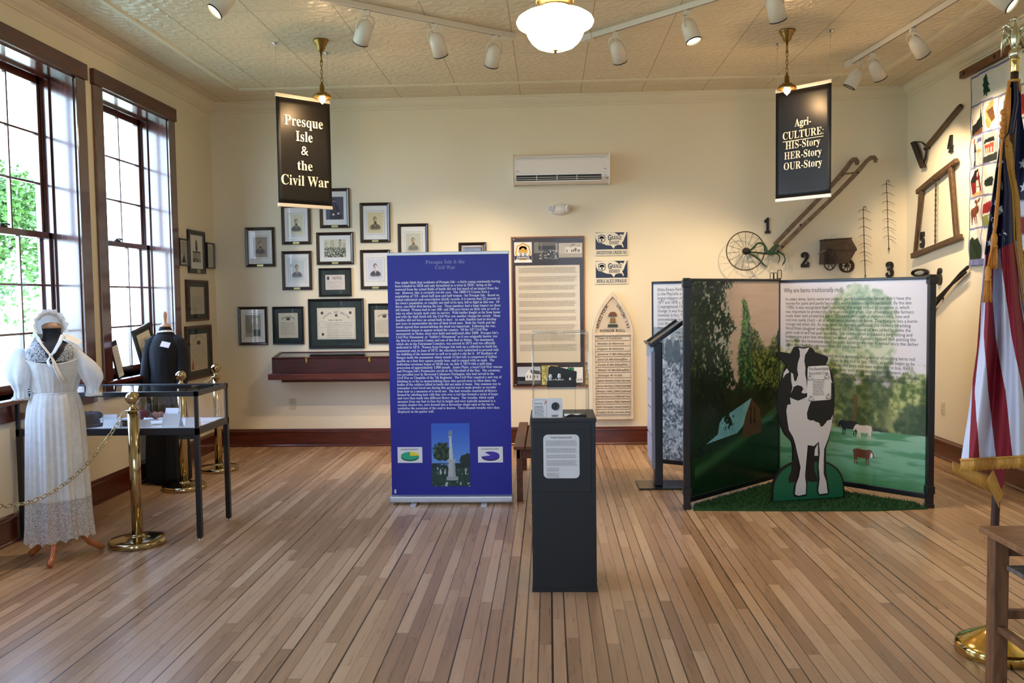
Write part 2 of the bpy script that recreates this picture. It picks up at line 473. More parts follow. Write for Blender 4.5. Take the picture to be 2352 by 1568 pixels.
def tin_material():
    m = bpy.data.materials.new('pressed_tin'); m.use_nodes = True
    nt = m.node_tree; N = nt.nodes; L = nt.links; b = N['Principled BSDF']
    def mth(op, a, c=None, d=None):
        n = N.new('ShaderNodeMath'); n.operation = op
        for i, q in enumerate((a, c, d)):
            if q is None: continue
            if isinstance(q, (int, float)): n.inputs[i].default_value = q
            else: L.new(q, n.inputs[i])
        return n.outputs[0]
    co = N.new('ShaderNodeTexCoord'); sp = N.new('ShaderNodeSeparateXYZ'); L.new(co.outputs['Object'], sp.inputs[0])
    T = 0.61
    def tile(v, off):
        t = mth('FRACT', mth('DIVIDE', mth('ADD', v, off), T)); return mth('MULTIPLY', mth('ABSOLUTE', mth('SUBTRACT', t, 0.5)), 2.0)
    tx, ty = tile(sp.outputs['X'], 0.26 + 6.1), tile(sp.outputs['Y'], 0.045 + 6.1)     # 0 in a panel's centre, 1 on its seam
    r = mth('SQRT', mth('ADD', mth('MULTIPLY', tx, tx), mth('MULTIPLY', ty, ty)))
    ringw = mth('SINE', mth('MULTIPLY', r, 22.0))
    an = mth('ARCTAN2', ty, tx); pet = mth('SINE', mth('MULTIPLY', an, 12.0))
    leaf = mth('MULTIPLY', mth('MULTIPLY', ringw, pet), 0.5)
    vo = N.new('ShaderNodeTexMagic'); vo.turbulence_depth = 3; vo.inputs['Scale'].default_value = 5.2; vo.inputs['Distortion'].default_value = 1.6; L.new(co.outputs['Object'], vo.inputs['Vector'])
    sx = mth('GREATER_THAN', tx, 0.985); sy = mth('MULTIPLY', mth('GREATER_THAN', ty, 0.985), 0.6)
    hgt = mth('SUBTRACT', mth('ADD', mth('MULTIPLY', leaf, 0.5), mth('MULTIPLY', vo.outputs[1], 0.9)), mth('MULTIPLY', mth('MAXIMUM', sx, sy), 1.2))
    bp = N.new('ShaderNodeBump'); bp.inputs['Strength'].default_value = 0.7; bp.inputs['Distance'].default_value = 0.012
    L.new(hgt, bp.inputs['Height']); L.new(bp.outputs[0], b.inputs['Normal'])
    no = N.new('ShaderNodeTexNoise'); no.inputs['Scale'].default_value = 1.4; L.new(co.outputs['Object'], no.inputs['Vector'])
    mx = N.new('ShaderNodeMix'); mx.data_type = 'RGBA'; mx.inputs['A'].default_value = rgb(214, 200, 170); mx.inputs['B'].default_value = rgb(222, 208, 180)
    L.new(no.outputs[0], mx.inputs['Factor'])
    m2 = N.new('ShaderNodeMix'); m2.data_type = 'RGBA'; m2.inputs['B'].default_value = rgb(150, 132, 100)
    L.new(mth('MULTIPLY', mth('MAXIMUM', sx, sy), 0.7), m2.inputs['Factor']); L.new(mx.outputs['Result'], m2.inputs['A']); L.new(m2.outputs['Result'], b.inputs['Base Color'])
    b.inputs['Roughness'].default_value = 0.34
    return m

WALL = mat('wall_paint', rgb(232, 222, 197), rough=0.62, spec=0.3, vary=0.02, vscale=1.5, bump=0.06, bscale=220)
CREAM = mat('cream_plaster', rgb(226, 216, 190), rough=0.5, vary=0.03, vscale=4, bump=0.1, bscale=60)
CHERRY = wood('cherry_trim', rgb(58, 20, 12), rgb(96, 38, 22), rough=0.3, coat=0.4, stretch=(1.2, 14, 14), scale=3.0, bump=0.05)
CHERRY_V = wood('cherry_trim_upright', rgb(66, 28, 22), rgb(104, 48, 34), rough=0.22, coat=1.0, coat_ior=1.85, stretch=(14, 14, 1.2), scale=3.0, bump=0.04)

def struct(name, mb, m, **k):
    o = obj(name, mb, m, **k); o['kind'] = 'structure'; return o

struct('floor', MB().b2(XL - 0.3, XR + 0.3, YF - 0.3, YB + 0.3, -0.12, 0.0), floor_material())
struct('ceiling', MB().b2(XL - 0.3, XR + 0.3, YF - 0.3, YB + 0.3, ZC, ZC + 0.15), tin_material())
struct('wall_back', MB().b2(XL - 0.3, XR + 0.3, YB, YB + 0.25, 0, ZC), WALL)
struct('wall_right', MB().b2(XR, XR + 0.25, YF - 0.3, YB, 0, ZC), WALL)
WINY = [7.2165, 5.6715, 4.1265, 1.2, -1.2]  # last three are out of view, added to let in more daylight
HW, Z0, Z1 = 0.5825, 0.93, 3.235
def pierced(axis, a0, a1, centres):
    mb = MB(); edges = [a0]
    for c in sorted(centres): edges += [c - HW, c + HW]
    edges.append(a1)
    def slab(p, q, z0, z1):
        if axis == 'L': mb.b2(XL - 0.30, XL, p, q, z0, z1)
        else: mb.b2(p, q, YF - 0.30, YF, z0, z1)
    for i in range(0, len(edges), 2): slab(edges[i], edges[i + 1], 0, ZC)
    for c in centres: slab(c - HW, c + HW, 0, Z0); slab(c - HW, c + HW, Z1, ZC)
    return mb
struct('wall_left', pierced('L', YF - 0.3, YB, WINY), WALL)
WINX = [-2.2, 0.75]  # behind the camera; the first is added for frontal daylight
struct('wall_front', pierced('F', XL, XR, WINX), WALL)

# crown moulding and baseboards: a profile (distance from wall, height) run along a wall
CROWN = [(0, 3.495), (0.012, 3.497), (0.014, 3.512), (0.02, 3.515), (0.022, 3.522), (0.034, 3.527), (0.052, 3.542), (0.066, 3.562), (0.072, 3.580), (0.084, 3.583), (0.086, 3.60), (0, 3.60)]
BASE = [(0, 0), (0.032, 0), (0.032, 0.012), (0.026, 0.022), (0.020, 0.026), (0.020, 0.150), (0.026, 0.156), (0.024, 0.166), (0.012, 0.176), (0.008, 0.187), (0, 0.187)]
def run(prof, side, a, b):
    mb = MB(); n = len(prof); vs = []
    for t in (a, b):
        for d, z in prof:
            vs.append({'B': (t, YB - d, z), 'L': (XL + d, t, z), 'R': (XR - d, t, z), 'F': (t, YF + d, z)}[side])
    mb.add(vs, [(i, (i + 1) % n, n + (i + 1) % n, n + i) for i in range(n)] + [tuple(range(n)), tuple(range(2 * n - 1, n - 1, -1))])
    return mb
struct('trim_1', run(CROWN, 'B', XL, XR), CREAM); struct('trim_2', run(CROWN, 'L', YF, YB), CREAM); struct('trim_3', run(CROWN, 'R', YF, YB), CREAM)
CH_Y = wood('cherry_trim_along', rgb(58, 20, 12), rgb(96, 38, 22), rough=0.3, coat=0.4, stretch=(14, 1.2, 14), scale=3.0, bump=0.05)
struct('baseboard_back', run(BASE, 'B', XL, XR), CHERRY); struct('baseboard_left', run(BASE, 'L', YF, YB), CH_Y); struct('baseboard_right', run(BASE, 'R', YF, YB), CH_Y)
# raised battens framing the tin field
mb = MB(); mb.b2(-3.0, 3.14, 8.225, 8.262, ZC - 0.012, ZC); mb.b2(-3.0, 3.14, 8.212, 8.275, ZC - 0.005, ZC)
struct('trim_4', mb, CREAM)
mb = MB(); mb.b2(-3.02, -2.983, YF, 8.275, ZC - 0.012, ZC); mb.b2(-3.033, -2.97, YF, 8.275, ZC - 0.005, ZC)
struct('trim_5', mb, CREAM)
mb = MB(); mb.b2(3.12, 3.157, YF, 8.275, ZC - 0.012, ZC); mb.b2(3.107, 3.17, YF, 8.275, ZC - 0.005, ZC)
struct('trim_6', mb, CREAM)

# ------------------------------------------------------------------ windows (local x along the wall, y into the wall)
PANE = glass('window_glass', refl=0.6, ior=1.3)
BRASS = mat('polished_brass', rgb(214, 176, 104), rough=0.16, metal=1.0, vary=0.05, vscale=20)
DKMETAL = mat('dark_metal', rgb(40, 38, 36), rough=0.4, metal=0.7)
def make_window():
    w = bpy.data.objects.new('window_1', None); COL.objects.link(w); w['kind'] = 'structure'
    c = HW + 0.131
    obj('head_casing', MB().b2(-c - 0.015, c + 0.015, -0.035, 0, Z1, Z1 + 0.118), CHERRY, w, bevel=0.003)
    for s in (-1, 1):
        obj('side_casing', MB().b2(s * HW, s * c, -0.022, 0, Z0, Z1), CHERRY_V, w, bevel=0.004)
    obj('stool', MB().b2(-c - 0.03, c + 0.03, -0.065, 0.21, Z0 - 0.03, Z0), CHERRY, w, bevel=0.006)
    obj('apron', MB().b2(-c, c, -0.022, 0, Z0 - 0.145, Z0 - 0.03), CHERRY, w, bevel=0.003)
    j = MB()
    for s in (-1, 1):
        j.b2(s * HW, s * (HW - 0.014), 0, 0.30, Z0, Z1)
        for y0, y1, t in ((0.175, 0.192, 0.034), (0.232, 0.240, 0.030), (0.282, 0.30, 0.04)): j.b2(s * HW, s * (HW - t), y0, y1, Z0, Z1)
    j.b2(-HW, HW, 0, 0.30, Z1 - 0.014, Z1); j.b2(-HW, HW, 0.175, 0.192, Z1 - 0.034, Z1)
    j.b2(-HW, HW, 0.21, 0.34, Z0 - 0.04, Z0)
    obj('jamb', j, CHERRY_V, w)
    for nm, y0, za, zb, br, tr in (('upper_sash', 0.243, 2.03, Z1 - 0.014, 0.042, 0.055), ('lower_sash', 0.195, Z0, 2.075, 0.062, 0.045)):
        s = MB(); y1 = y0 + 0.036; W = HW - 0.016; st = 0.048
        s.b2(-W, W, y0, y1, za, za + br); s.b2(-W, W, y0, y1, zb - tr, zb)
        for q in (-1, 1): s.b2(q * W, q * (W - st), y0, y1, za, zb)
        ga, gb, gw = za + br, zb - tr, 2 * (W - st)
        for i in (1, 2):
            xx = -gw / 2 + gw * i / 3; s.b2(xx - 0.0075, xx + 0.0075, y0 + 0.004, y1 - 0.004, ga, gb)
            zz = ga + (gb - ga) * i / 3; s.b2(-gw / 2, gw / 2, y0 + 0.005, y1 - 0.005, zz - 0.0075, zz + 0.0075)
        so = obj(nm, s, CHERRY_V, w, bevel=0.002, seg=1)
        obj('glass_panes', MB().b2(-gw / 2, gw / 2, y0 + 0.016, y0 + 0.0165, ga, gb), PANE, so)
    k = MB(); k.box((0.0, 0.205, 2.082), (0.07, 0.02, 0.014)); k.tube([(-0.03, 0.2, 2.092), (0.02, 0.195, 2.098), (0.05, 0.19, 2.094)], 0.006, 8)
    obj('sash_lock', k, DKMETAL, w)
    return w
win = make_window()
for i, wy in enumerate(WINY):
    o = win if i == 0 else copy_tree(win)
    o.name = 'window_%d' % (i + 1); o.location = (XL, wy, 0); o.rotation_euler = (0, 0, PI / 2)
for i, wx in enumerate(WINX):
    o = copy_tree(win); o.name = 'window_%d' % (i + 6); o.location = (wx, YF, 0); o.rotation_euler = (0, 0, PI)

# ------------------------------------------------------------------ outside
GRASS = mat('lawn_grass', rgb(176, 180, 146), rough=0.9, vary=0.2, vscale=0.6, bump=0.3, bscale=30)
tag(obj('lawn', MB().b2(-140, 60, -60, 160, -0.95, -0.6), GRASS), 'sunlit green lawn outside the left windows', 'lawn', kind='structure')
LEAF = mat('maple_leaves', rgb(86, 124, 52), rough=0.6, vary=0.35, vscale=1.2)
BARK = mat('tree_bark', rgb(84, 70, 58), rough=0.9, vary=0.3, vscale=6, bump=0.5, bscale=20)
def tree(loc, h, r, label, n, seed, grp=None):
    rd = random.Random(seed)
    t = thing('maple_tree', label, 'tree', loc)
    tr = MB(); tr.tube([(0, 0, 0), (0.05, 0, h * 0.25), (-0.05, 0.05, h * 0.5), (0.02, 0, h * 0.8)], [0.28, 0.2, 0.14, 0.05], 10)
    for k in range(7):
        a = rd.uniform(0, 2 * PI); z = h * rd.uniform(0.28, 0.6); q = r * rd.uniform(0.5, 0.8)
        tr.tube([(0, 0, z), (math.cos(a) * q * 0.5, math.sin(a) * q * 0.5, z + h * 0.1), (math.cos(a) * q, math.sin(a) * q, z + h * 0.22)], [0.1, 0.06, 0.02], 6)
    obj('trunk', tr, BARK, t)
    c = MB()
    lobes = []
    for k in range(26):
        a = rd.uniform(0, 2 * PI); zz = rd.random(); q = r * math.sqrt(rd.random()) * (1.0 - 0.75 * max(0, zz - 0.35) / 0.65)
        lobes.append((q * math.cos(a), q * math.sin(a), h * (0.2 + 0.72 * zz), r * rd.uniform(0.26, 0.42)))
    for k in range(n):
        lx, ly, lz, lr = rd.choice(lobes)
        d = Vector((rd.gauss(0, 1), rd.gauss(0, 1), rd.gauss(0, 0.7))).normalized() * lr * rd.uniform(0.7, 1.05)
        p = Vector((lx, ly, lz)) + d; s = rd.uniform(0.07, 0.15)
        u = Vector((rd.gauss(0, 1), rd.gauss(0, 1), rd.gauss(0, 0.5))).normalized(); v = u.cross(Vector((rd.gauss(0, 1), rd.gauss(0, 1), rd.gauss(0, 1)))).normalized()
        c.add([p - u * s, p - v * s * 0.6, p + u * s, p + v * s * 0.6], [(0, 1, 2, 3)])
    obj('crown', c, LEAF, t)
tree((-21.5, 31.5, -0.6), 7.6, 3.3, 'tall bushy maple filling the left window', 9000, 3)
tree((-33, 42, -0.6), 6.2, 3.0, 'second maple farther off behind the tall one', 3500, 9)
HOUSE = mat('white_clapboard', rgb(228, 228, 224), rough=0.7, vary=0.05)
hs = thing('house', 'white house beyond the lawn, low in the left window', 'house', (-46, 66, -0.6))
obj('wall', MB().b2(-5, 5, -3, 3, 0, 2.8), HOUSE, hs)
obj('roof', MB().prism([(-5.4, 2.8), (5.4, 2.8), (3.2, 5.0), (-3.2, 5.0)], -3.4, 3.4), mat('grey_shingle', rgb(110, 112, 118), rough=0.9, bump=0.3, bscale=8), hs)
for k in (-3, 0, 3): obj('window', MB().b2(k - 0.5, k + 0.5, -3.03, -2.98, 0.9, 2.1), mat('house_glass', rgb(60, 70, 84), rough=0.1), hs)

# ------------------------------------------------------------------ framed pictures
FR_DARK = wood('dark_frame', rgb(26, 18, 16), rgb(48, 32, 28), rough=0.32, coat=0.4, stretch=(3, 3, 3), scale=12, bump=0.03)
FR_BLACK = mat('black_frame', rgb(20, 20, 24), rough=0.3, coat=0.3)
FR_WALNUT = wood('walnut_frame', rgb(52, 32, 24), rgb(84, 54, 38), rough=0.35, stretch=(3, 3, 3), scale=10, bump=0.03)
MAT_W = mat('white_mat_board', rgb(226, 228, 226), rough=0.8, vary=0.02)
MAT_G = mat('green_mat_board', rgb(27, 43, 42), rough=0.8, vary=0.08)
INKLINE = mat('ruled_line_ink', rgb(70, 72, 74), rough=0.8)
PRINT = print_mat('photo_print', rough=0.5)
PIC_GLASS = glass('picture_glass', refl=0.85, ior=1.42)
PLATE = mat('engraved_brass', rgb(176, 168, 112), rough=0.35, metal=0.8)

def bust(bg=(214, 206, 176), beard=0.0, moustache=False, hair=(96, 78, 60), coat=(70, 66, 62), seed=1, skin=(196, 176, 142)):
    def fn(U, V):
        n = fbm(U * 30, V * 30, 3, seed)
        im = lerp(C3(*bg) * 0.97, C3(*bg) * 1.03, n)
        # shoulders fading out into the vignette
        sh = np.clip(1.25 - ell(U, V, 0.5, 0.20, 0.36, 0.24), 0, 1) * sm(0.10, 0.34, V)
        im = lerp(im, C3(*coat), np.clip(sh * 2.2, 0, 1) * 0.95)
        for k in range(3):
            im = lerp(im, C3(200, 190, 150), sm(1.3, 0.7, ell(U, V, 0.5, 0.2 + 0.07 * k, 0.011, 0.009)))
        im = lerp(im, C3(*skin) * 0.85, (sm(1.1, 0.9, ell(U, V, 0.5, 0.44, 0.07, 0.1))))
        im = lerp(im, C3(*hair), sm(1.12, 0.9, ell(U, V, 0.495, 0.665, 0.122, 0.125)))
        f = sm(1.1, 0.85, ell(U, V, 0.508, 0.60, 0.105, 0.145))
        shade = 0.9 + 0.2 * sm(0.42, 0.6, U)
        im = im * (1 - f[..., None]) + (C3(*skin) * shade[..., None]) * f[..., None]
        for ex in (0.465, 0.552):
            im = lerp(im, C3(70, 58, 46), sm(1.2, 0.6, ell(U, V, ex, 0.635, 0.022, 0.011)))
            im = lerp(im, C3(90, 72, 56), 0.7 * sm(1.2, 0.6, ell(U, V, ex, 0.665, 0.032, 0.009)))
        im = lerp(im, C3(*skin) * 0.78, 0.7 * sm(1.2, 0.5, ell(U, V, 0.522, 0.59, 0.012, 0.035)))
        if beard:
            im = lerp(im, C3(*hair) * 0.9, sm(1.1, 0.8, ell(U, V, 0.51, 0.49, 0.09, 0.085 * beard)) * sm(0.6, 0.54, V))
        if moustache or beard: im = lerp(im, C3(*hair), sm(1.1, 0.8, ell(U, V, 0.51, 0.545, 0.05, 0.018)))
        else: im = lerp(im, C3(120, 84, 70), sm(1.1, 0.8, ell(U, V, 0.51, 0.535, 0.035, 0.009)))
        return im
    return fn
def seated(U, V):
    n = fbm(U * 14, V * 14, 4, 5)
    im = lerp(C3(66, 64, 84), C3(96, 92, 112), n)
    im = lerp(im, C3(40, 38, 48), sm(1.1, 0.85, ell(U, V, 0.50, 0.36, 0.27, 0.34)))
    im = lerp(im, C3(36, 34, 42), sm(1.1, 0.9, ell(U, V, 0.55, 0.12, 0.36, 0.2)))
    im = lerp(im, C3(170, 158, 148), sm(1.1, 0.85, ell(U, V, 0.47, 0.79, 0.07, 0.085)))
    im = lerp(im, C3(44, 38, 38), sm(1.1, 0.85, ell(U, V, 0.47, 0.735, 0.065, 0.05)))
    im = lerp(im, C3(36, 32, 34), sm(1.1, 0.9, ell(U, V, 0.47, 0.865, 0.08, 0.045)))
    for x, y in ((0.42, 0.22), (0.70, 0.26)): im = lerp(im, C3(222, 214, 204), sm(1.1, 0.85, ell(U, V, x, y, 0.07, 0.045)))
    for k in range(5): im = lerp(im, C3(176, 166, 140), sm(1.2, 0.7, ell(U, V, 0.48 + 0.012 * k, 0.62 - 0.07 * k, 0.012, 0.01)))
    return im
def crowd(U, V):
    n = fbm(U * 10, V * 10, 3, 8)
    im = lerp(C3(196, 196, 172), C3(212, 210, 186), n)
    for a, b, h in ((0.0, 0.12, 0.9), (0.28, 0.46, 0.96), (0.66, 0.80, 0.98), (0.86, 1.0, 0.8)):
        im = lerp(im, C3(168, 164, 140), ((U > a) & (U < b) & (V < h)) * 0.6)
    im = lerp(im, C3(40, 44, 40), ((U > 0.70) & (U < 0.78) & (V > 0.93)) * 1.0)
    for k in range(6): im = lerp(im, C3(100, 100, 88), ((U > 0.69) & (U < 0.79) & (np.abs(V - 0.55 - k * 0.06) < 0.012)) * 0.8)
    c = fbm(U * 46, V * 30, 2, 21); m = (V < 0.52 + 0.08 * fbm(U * 14, V * 0, 2, 3))
    ppl = lerp(C3(34, 48, 42), C3(206, 206, 182), sm(0.46, 0.62, c))
    return lerp(im, ppl, m * 1.0)
def paper(base=(206, 198, 172), seed=3):
    def fn(U, V): return lerp(C3(*base) * 0.95, C3(*base) * 1.03, fbm(U * 6, V * 6, 4, seed))
    return fn
def monument(U, V):
    im = lerp(C3(226, 224, 216), C3(236, 234, 228), fbm(U * 5, V * 5, 3, 2))
    d = C3(44, 44, 50)
    im = lerp(im, d, sm(1.1, 0.85, ell(U, V, 0.5, 0.66, 0.15, 0.24)))
    im = lerp(im, d, sm(1.1, 0.85, ell(U, V, 0.5, 0.86, 0.07, 0.05)))
    im = lerp(im, C3(150, 146, 140), sm(1.1, 0.8, ell(U, V, 0.5, 0.72, 0.05, 0.12)))
    im = lerp(im, C3(60, 60, 64), ((V > 0.38) & (V < 0.44)) * 1.0)
    for x in (0.1, 0.3, 0.5, 0.7, 0.9): im = lerp(im, C3(70, 70, 74), ((np.abs(U - x) < 0.05) & (V < 0.38)) * 1.0)
    return lerp(im, C3(52, 52, 56), ((V < 0.16) & (fbm(U * 20, V * 20, 3, 4) > 0.42)) * 0.9)

WALLS = {'B': lambda cx, cz: ((cx, YB, cz), 0.0), 'L': lambda cy, cz: ((XL, cy, cz), PI / 2), 'R': lambda cy, cz: ((XR, cy, cz), -PI / 2)}
def picture(label, wall, cx, cz, w, h, frame, fw, mat_m, pw, ph, fn, px=None, dz=0.0, plate=False, group=None, ruled=False, name='picture_frame', paper_marks=None, cat='picture', nx=60, ny=80):
    loc, rz = WALLS[wall](cx, cz)
    t = thing(name, label, cat, loc, rz, group)
    f = MB(); a, b = w / 2, h / 2; D = 0.028
    prof = [(0, 0.0), (0, -D * 0.8), (0.25 * fw, -D), (0.75 * fw, -D * 0.8), (fw, -D * 0.5), (fw, 0)]
    ring = []
    for (d, y) in prof: ring += [(-a + d, y, -b + d), (a - d, y, -b + d), (a - d, y, b - d), (-a + d, y, b - d)]
    fs = []
    for i in range(len(prof) - 1):
        for k in range(4): fs.append((i * 4 + k, i * 4 + (k + 1) % 4, (i + 1) * 4 + (k + 1) % 4, (i + 1) * 4 + k))
    f.add(ring, fs); f.b2(-a, a, -0.004, 0, -b, b)
    obj('frame', f, frame, t)
    m = MB(); ia, ib = a - fw, b - fw
    m.b2(-ia - 0.002, ia + 0.002, -0.010, -0.004, -ib - 0.002, ib + 0.002)
    if ruled:
        q = 0.014
        for z in (-ph / 2 - q, ph / 2 + q): m.b2(-pw / 2 - q, pw / 2 + q, -0.0105, -0.0100, z + dz - 0.001, z + dz + 0.001, 1)
        for x in (-pw / 2 - q, pw / 2 + q): m.b2(x - 0.001, x + 0.001, -0.0105, -0.0100, -ph / 2 - q + dz, ph / 2 + q + dz, 1)
    obj('mat_board', m, [mat_m, INKLINE], t)
    pr = painted('print', pw, ph, nx, ny, fn, PRINT, t, 0, -0.0112, dz)
    if paper_marks:
        k = MB(); paper_marks(k, pw, ph); obj('print_marks', k, [INKLINE, mat('seal_red', rgb(164, 70, 56), rough=0.8)], pr)
    obj('glass_pane', MB().flat([(-ia - 0.002, -ib - 0.002), (ia + 0.002, -ib - 0.002), (ia + 0.002, ib + 0.002), (-ia - 0.002, ib + 0.002)], -0.0135), PIC_GLASS, t)
    if plate:
        obj('name_plate', MB().b2(-0.034, 0.034, -D - 0.002, -D * 0.7, -b + 0.004, -b + fw - 0.006), PLATE, t, bevel=0.001, seg=1)
    return t
GP = 'framed pictures on the back wall'
W4 = dict(frame=FR_DARK, fw=0.031, mat_m=MAT_W, group=GP, plate=True)
picture('leftmost framed portrait on the back wall, above the newspaper clipping', 'B', -3.014, 2.108, .312, .412, pw=.15, ph=.21, fn=bust((150, 138, 116), 0.8, seed=2), ruled=True, **W4)
picture('white matted portrait whose top is hidden by the hanging black banner', 'B', -2.626, 2.336, .306, .412, pw=.15, ph=.21, fn=bust((208, 210, 184), 1.0, seed=3), ruled=True, **W4)
picture('framed dark photograph of a seated soldier, highest picture on the back wall', 'B', -2.215, 2.499, .313, .409, pw=.185, ph=.235, fn=seated, **W4)
picture('framed sepia portrait of a bearded man, right of the hanging banner', 'B', -1.793, 2.342, .314, .411, pw=.16, ph=.215, fn=bust((212, 200, 160), 1.1, seed=4, coat=(96, 84, 62)), ruled=True, **W4)
picture('framed wide photograph of a crowd before columns', 'B', -2.221, 2.082, .389, .334, pw=.225, ph=.185, fn=crowd, nx=110, ny=90, **W4)
picture('framed pale portrait of a man with moustache, left below the crowd photograph', 'B', -2.630, 1.858, .315, .405, pw=.16, ph=.215, fn=bust((198, 206, 204), 0, True, seed=5, coat=(96, 96, 104), hair=(112, 104, 100)), ruled=True, **W4)
picture('framed portrait of a clean-shaven young man, overlapped by the blue banner', 'B', -1.801, 1.856, .313, .408, pw=.16, ph=.215, fn=bust((206, 210, 222), 0, False, seed=6, coat=(62, 62, 74), hair=(70, 62, 64), skin=(206, 196, 188)), ruled=True, **W4)
picture('framed portrait of an older man, just above the blue banner', 'B', -1.398, 2.119, .316, .411, pw=.16, ph=.215, fn=bust((198, 198, 184), 1.0, seed=7, hair=(120, 112, 100), coat=(120, 116, 106)), ruled=True, **W4)
picture('dark framed group photograph mostly hidden by the blue banner top', 'B', -0.781, 1.931, .288, .378, FR_DARK, .03, mat('tan_mat_board', rgb(150, 138, 112), rough=0.8), .2, .28, seated, group=GP)
def m_news(k, w, h):
    greek(k, -w / 2 + .012, h / 2 - .02, w * .5, .009, 20, seed=4, y=-.0006); k.flat([(.0, -h / 2 + .012), (w / 2 - .012, -h / 2 + .012), (w / 2 - .012, -.04), (.0, -.04)], -.0007)
picture('framed newspaper clipping with white mat, lowest left on the back wall', 'B', -3.116, 1.283, .311, .405, FR_DARK, .029, MAT_W, .17, .235, paper((168, 162, 144)), group=GP, ruled=True, paper_marks=m_news)
def m_cert(seed, rows, arc=True):
    def fn(k, w, h):
        if arc:
            for i in range(11):
                a = (i - 5) * .17; k.flat([(math.sin(a) * w * .42 - .004, h * .08 + math.cos(a) * w * .42 * .75), (math.sin(a) * w * .42 + .004, h * .08 + math.cos(a) * w * .42 * .75), (math.sin(a) * w * .42 + .004, h * .08 + math.cos(a) * w * .42 * .75 + .012), (math.sin(a) * w * .42 - .004, h * .08 + math.cos(a) * w * .42 * .75 + .012)], -.0006)
            k.flat([(math.cos(2 * PI * i / 12) * w * .11, h * .26 + math.sin(2 * PI * i / 12) * h * .06) for i in range(12)], -.0006)
        greek(k, -w * .40, h * .12, w * .8, h * .52 / rows, rows, h=.0022, seed=seed, y=-.0006)
    return fn
picture('small dark framed letter in a green mat, under the crowd photograph', 'B', -2.229, 1.729, .345, .296, FR_BLACK, .020, MAT_G, .205, .155, paper((214, 206, 196)), dz=.0, group=GP, paper_marks=lambda k, w, h: (greek(k, -w * .15, h * .32, w * .5, .017, 2, seed=3, y=-.0006), greek(k, -w * .42, h * .06, w * .84, .014, 6, h=.002, seed=8, y=-.0006), k.flat([(-w * .42, h * .16), (-w * .30, h * .16), (-w * .30, h * .40), (-w * .42, h * .40)], -.0006)))
picture('green matted upright certificate left of the wide diploma', 'B', -2.738, 1.283, .330, .396, FR_BLACK, .021, MAT_G, .205, .262, paper((204, 194, 166)), dz=.0, group=GP, paper_marks=m_cert(5, 12))
def m_diploma(k, w, h):
    R = w * .40
    for i, ch in enumerate('STATE OF MAINE'):
        a = (i - 6.5) * .137
        write(k, serif(ch), math.sin(a) * R, -h * .12 + math.cos(a) * R * .92, .030, y=-.0007, align='C', ang=-a)
    for x, z in ((-.37, .34), (.37, .34), (-.36, -.34), (0, .26)):
        k.flat([(x * w + math.cos(2 * PI * i / 10) * .013 * (1 + .35 * (i % 2)), z * h + math.sin(2 * PI * i / 10) * .014 * (1 + .35 * (i % 2))) for i in range(10)], -.0006)
    for i in range(20):
        a0, a1 = 2 * PI * i / 20, 2 * PI * (i + 1) / 20; c = (-.37 * w, -.02 * h)
        k.flat([(c[0] + math.cos(a0) * .036, c[1] + math.sin(a0) * .036), (c[0] + math.cos(a1) * .036, c[1] + math.sin(a1) * .036), (c[0] + math.cos(a1) * .0345, c[1] + math.sin(a1) * .0345), (c[0] + math.cos(a0) * .0345, c[1] + math.sin(a0) * .0345)], -.0006)
    greek(k, -w * .2, h * .10, w * .42, .02, 1, h=.006, seed=2, y=-.0006)
    greek(k, -w * .25, h * .02, w * .7, .017, 10, h=.003, seed=11, y=-.0006)
    q = .006
    for z in (-h / 2 + .01, h / 2 - .012): k.flat([(-w / 2 + .01, z), (w / 2 - .01, z), (w / 2 - .01, z + .002), (-w / 2 + .01, z + .002)], -.0006)
    for x in (-w / 2 + .01, w / 2 - .012): k.flat([(x, -h / 2 + .01), (x + .002, -h / 2 + .01), (x + .002, h / 2 - .01), (x, h / 2 - .01)], -.0006)
picture('large wide diploma in a green mat, centred above the wooden case', 'B', -2.227, 1.297, .587, .521, FR_BLACK, .026, MAT_G, .405, .33, paper((214, 208, 188)), dz=.0, group=GP, paper_marks=m_diploma)
picture('green matted certificate right of the diploma, cut by the blue banner', 'B', -1.717, 1.292, .335, .419, FR_BLACK, .021, MAT_G, .21, .285, paper((206, 196, 172)), group=GP, paper_marks=m_cert(7, 12))
GL = 'framed pictures on the left wall'
picture('small framed typed sheet beside the window casing', 'L', 8.045, 2.022, .20, .261, FR_BLACK, .016, MAT_W, .16, .22, paper((196, 194, 182)), group=GL, paper_marks=lambda k, w, h: (greek(k, -w * .4, h * .4, w * .8, .012, 10, h=.003, seed=3, y=-.0006), k.flat([(-w * .3, -h * .45), (w * .35, -h * .45), (w * .1, -h * .05)], -.0006)))
picture('black framed photograph of a statue, taller than its two neighbours', 'L', 8.353, 2.04, .394, .424, FR_BLACK, .046, MAT_W, .19, .245, monument, dz=.02, plate=True, group=GL)
picture('small framed typed sheet nearest the corner on the left wall', 'L', 8.69, 2.02, .193, .265, FR_BLACK, .014, MAT_W, .15, .22, paper((200, 198, 184)), group=GL, paper_marks=lambda k, w, h: greek(k, -w * .4, h * .4, w * .8, .013, 15, h=.003, seed=6, y=-.0006))
picture('green matted letter in a walnut frame, under the statue photograph', 'L', 8.333, 1.558, .512, .406, FR_WALNUT, .026, MAT_G, .33, .27, paper((190, 184, 166)), group=GL, paper_marks=m_cert(9, 9, False))
def m_red(k, w, h):
    m_cert(12, 9)(k, w, h); k.flat([(-w * .44, -h * .46), (-w * .30, -h * .46), (-w * .34, -h * .3), (-w * .37, -h * .16), (-w * .42, -h * .3)], -.0007, 1)
picture('large certificate with a red figure, lowest on the left wall', 'L', 8.333, 1.044, .61, .529, FR_WALNUT, .030, MAT_G, .41, .36, paper((206, 196, 174)), group=GL, paper_marks=m_red)

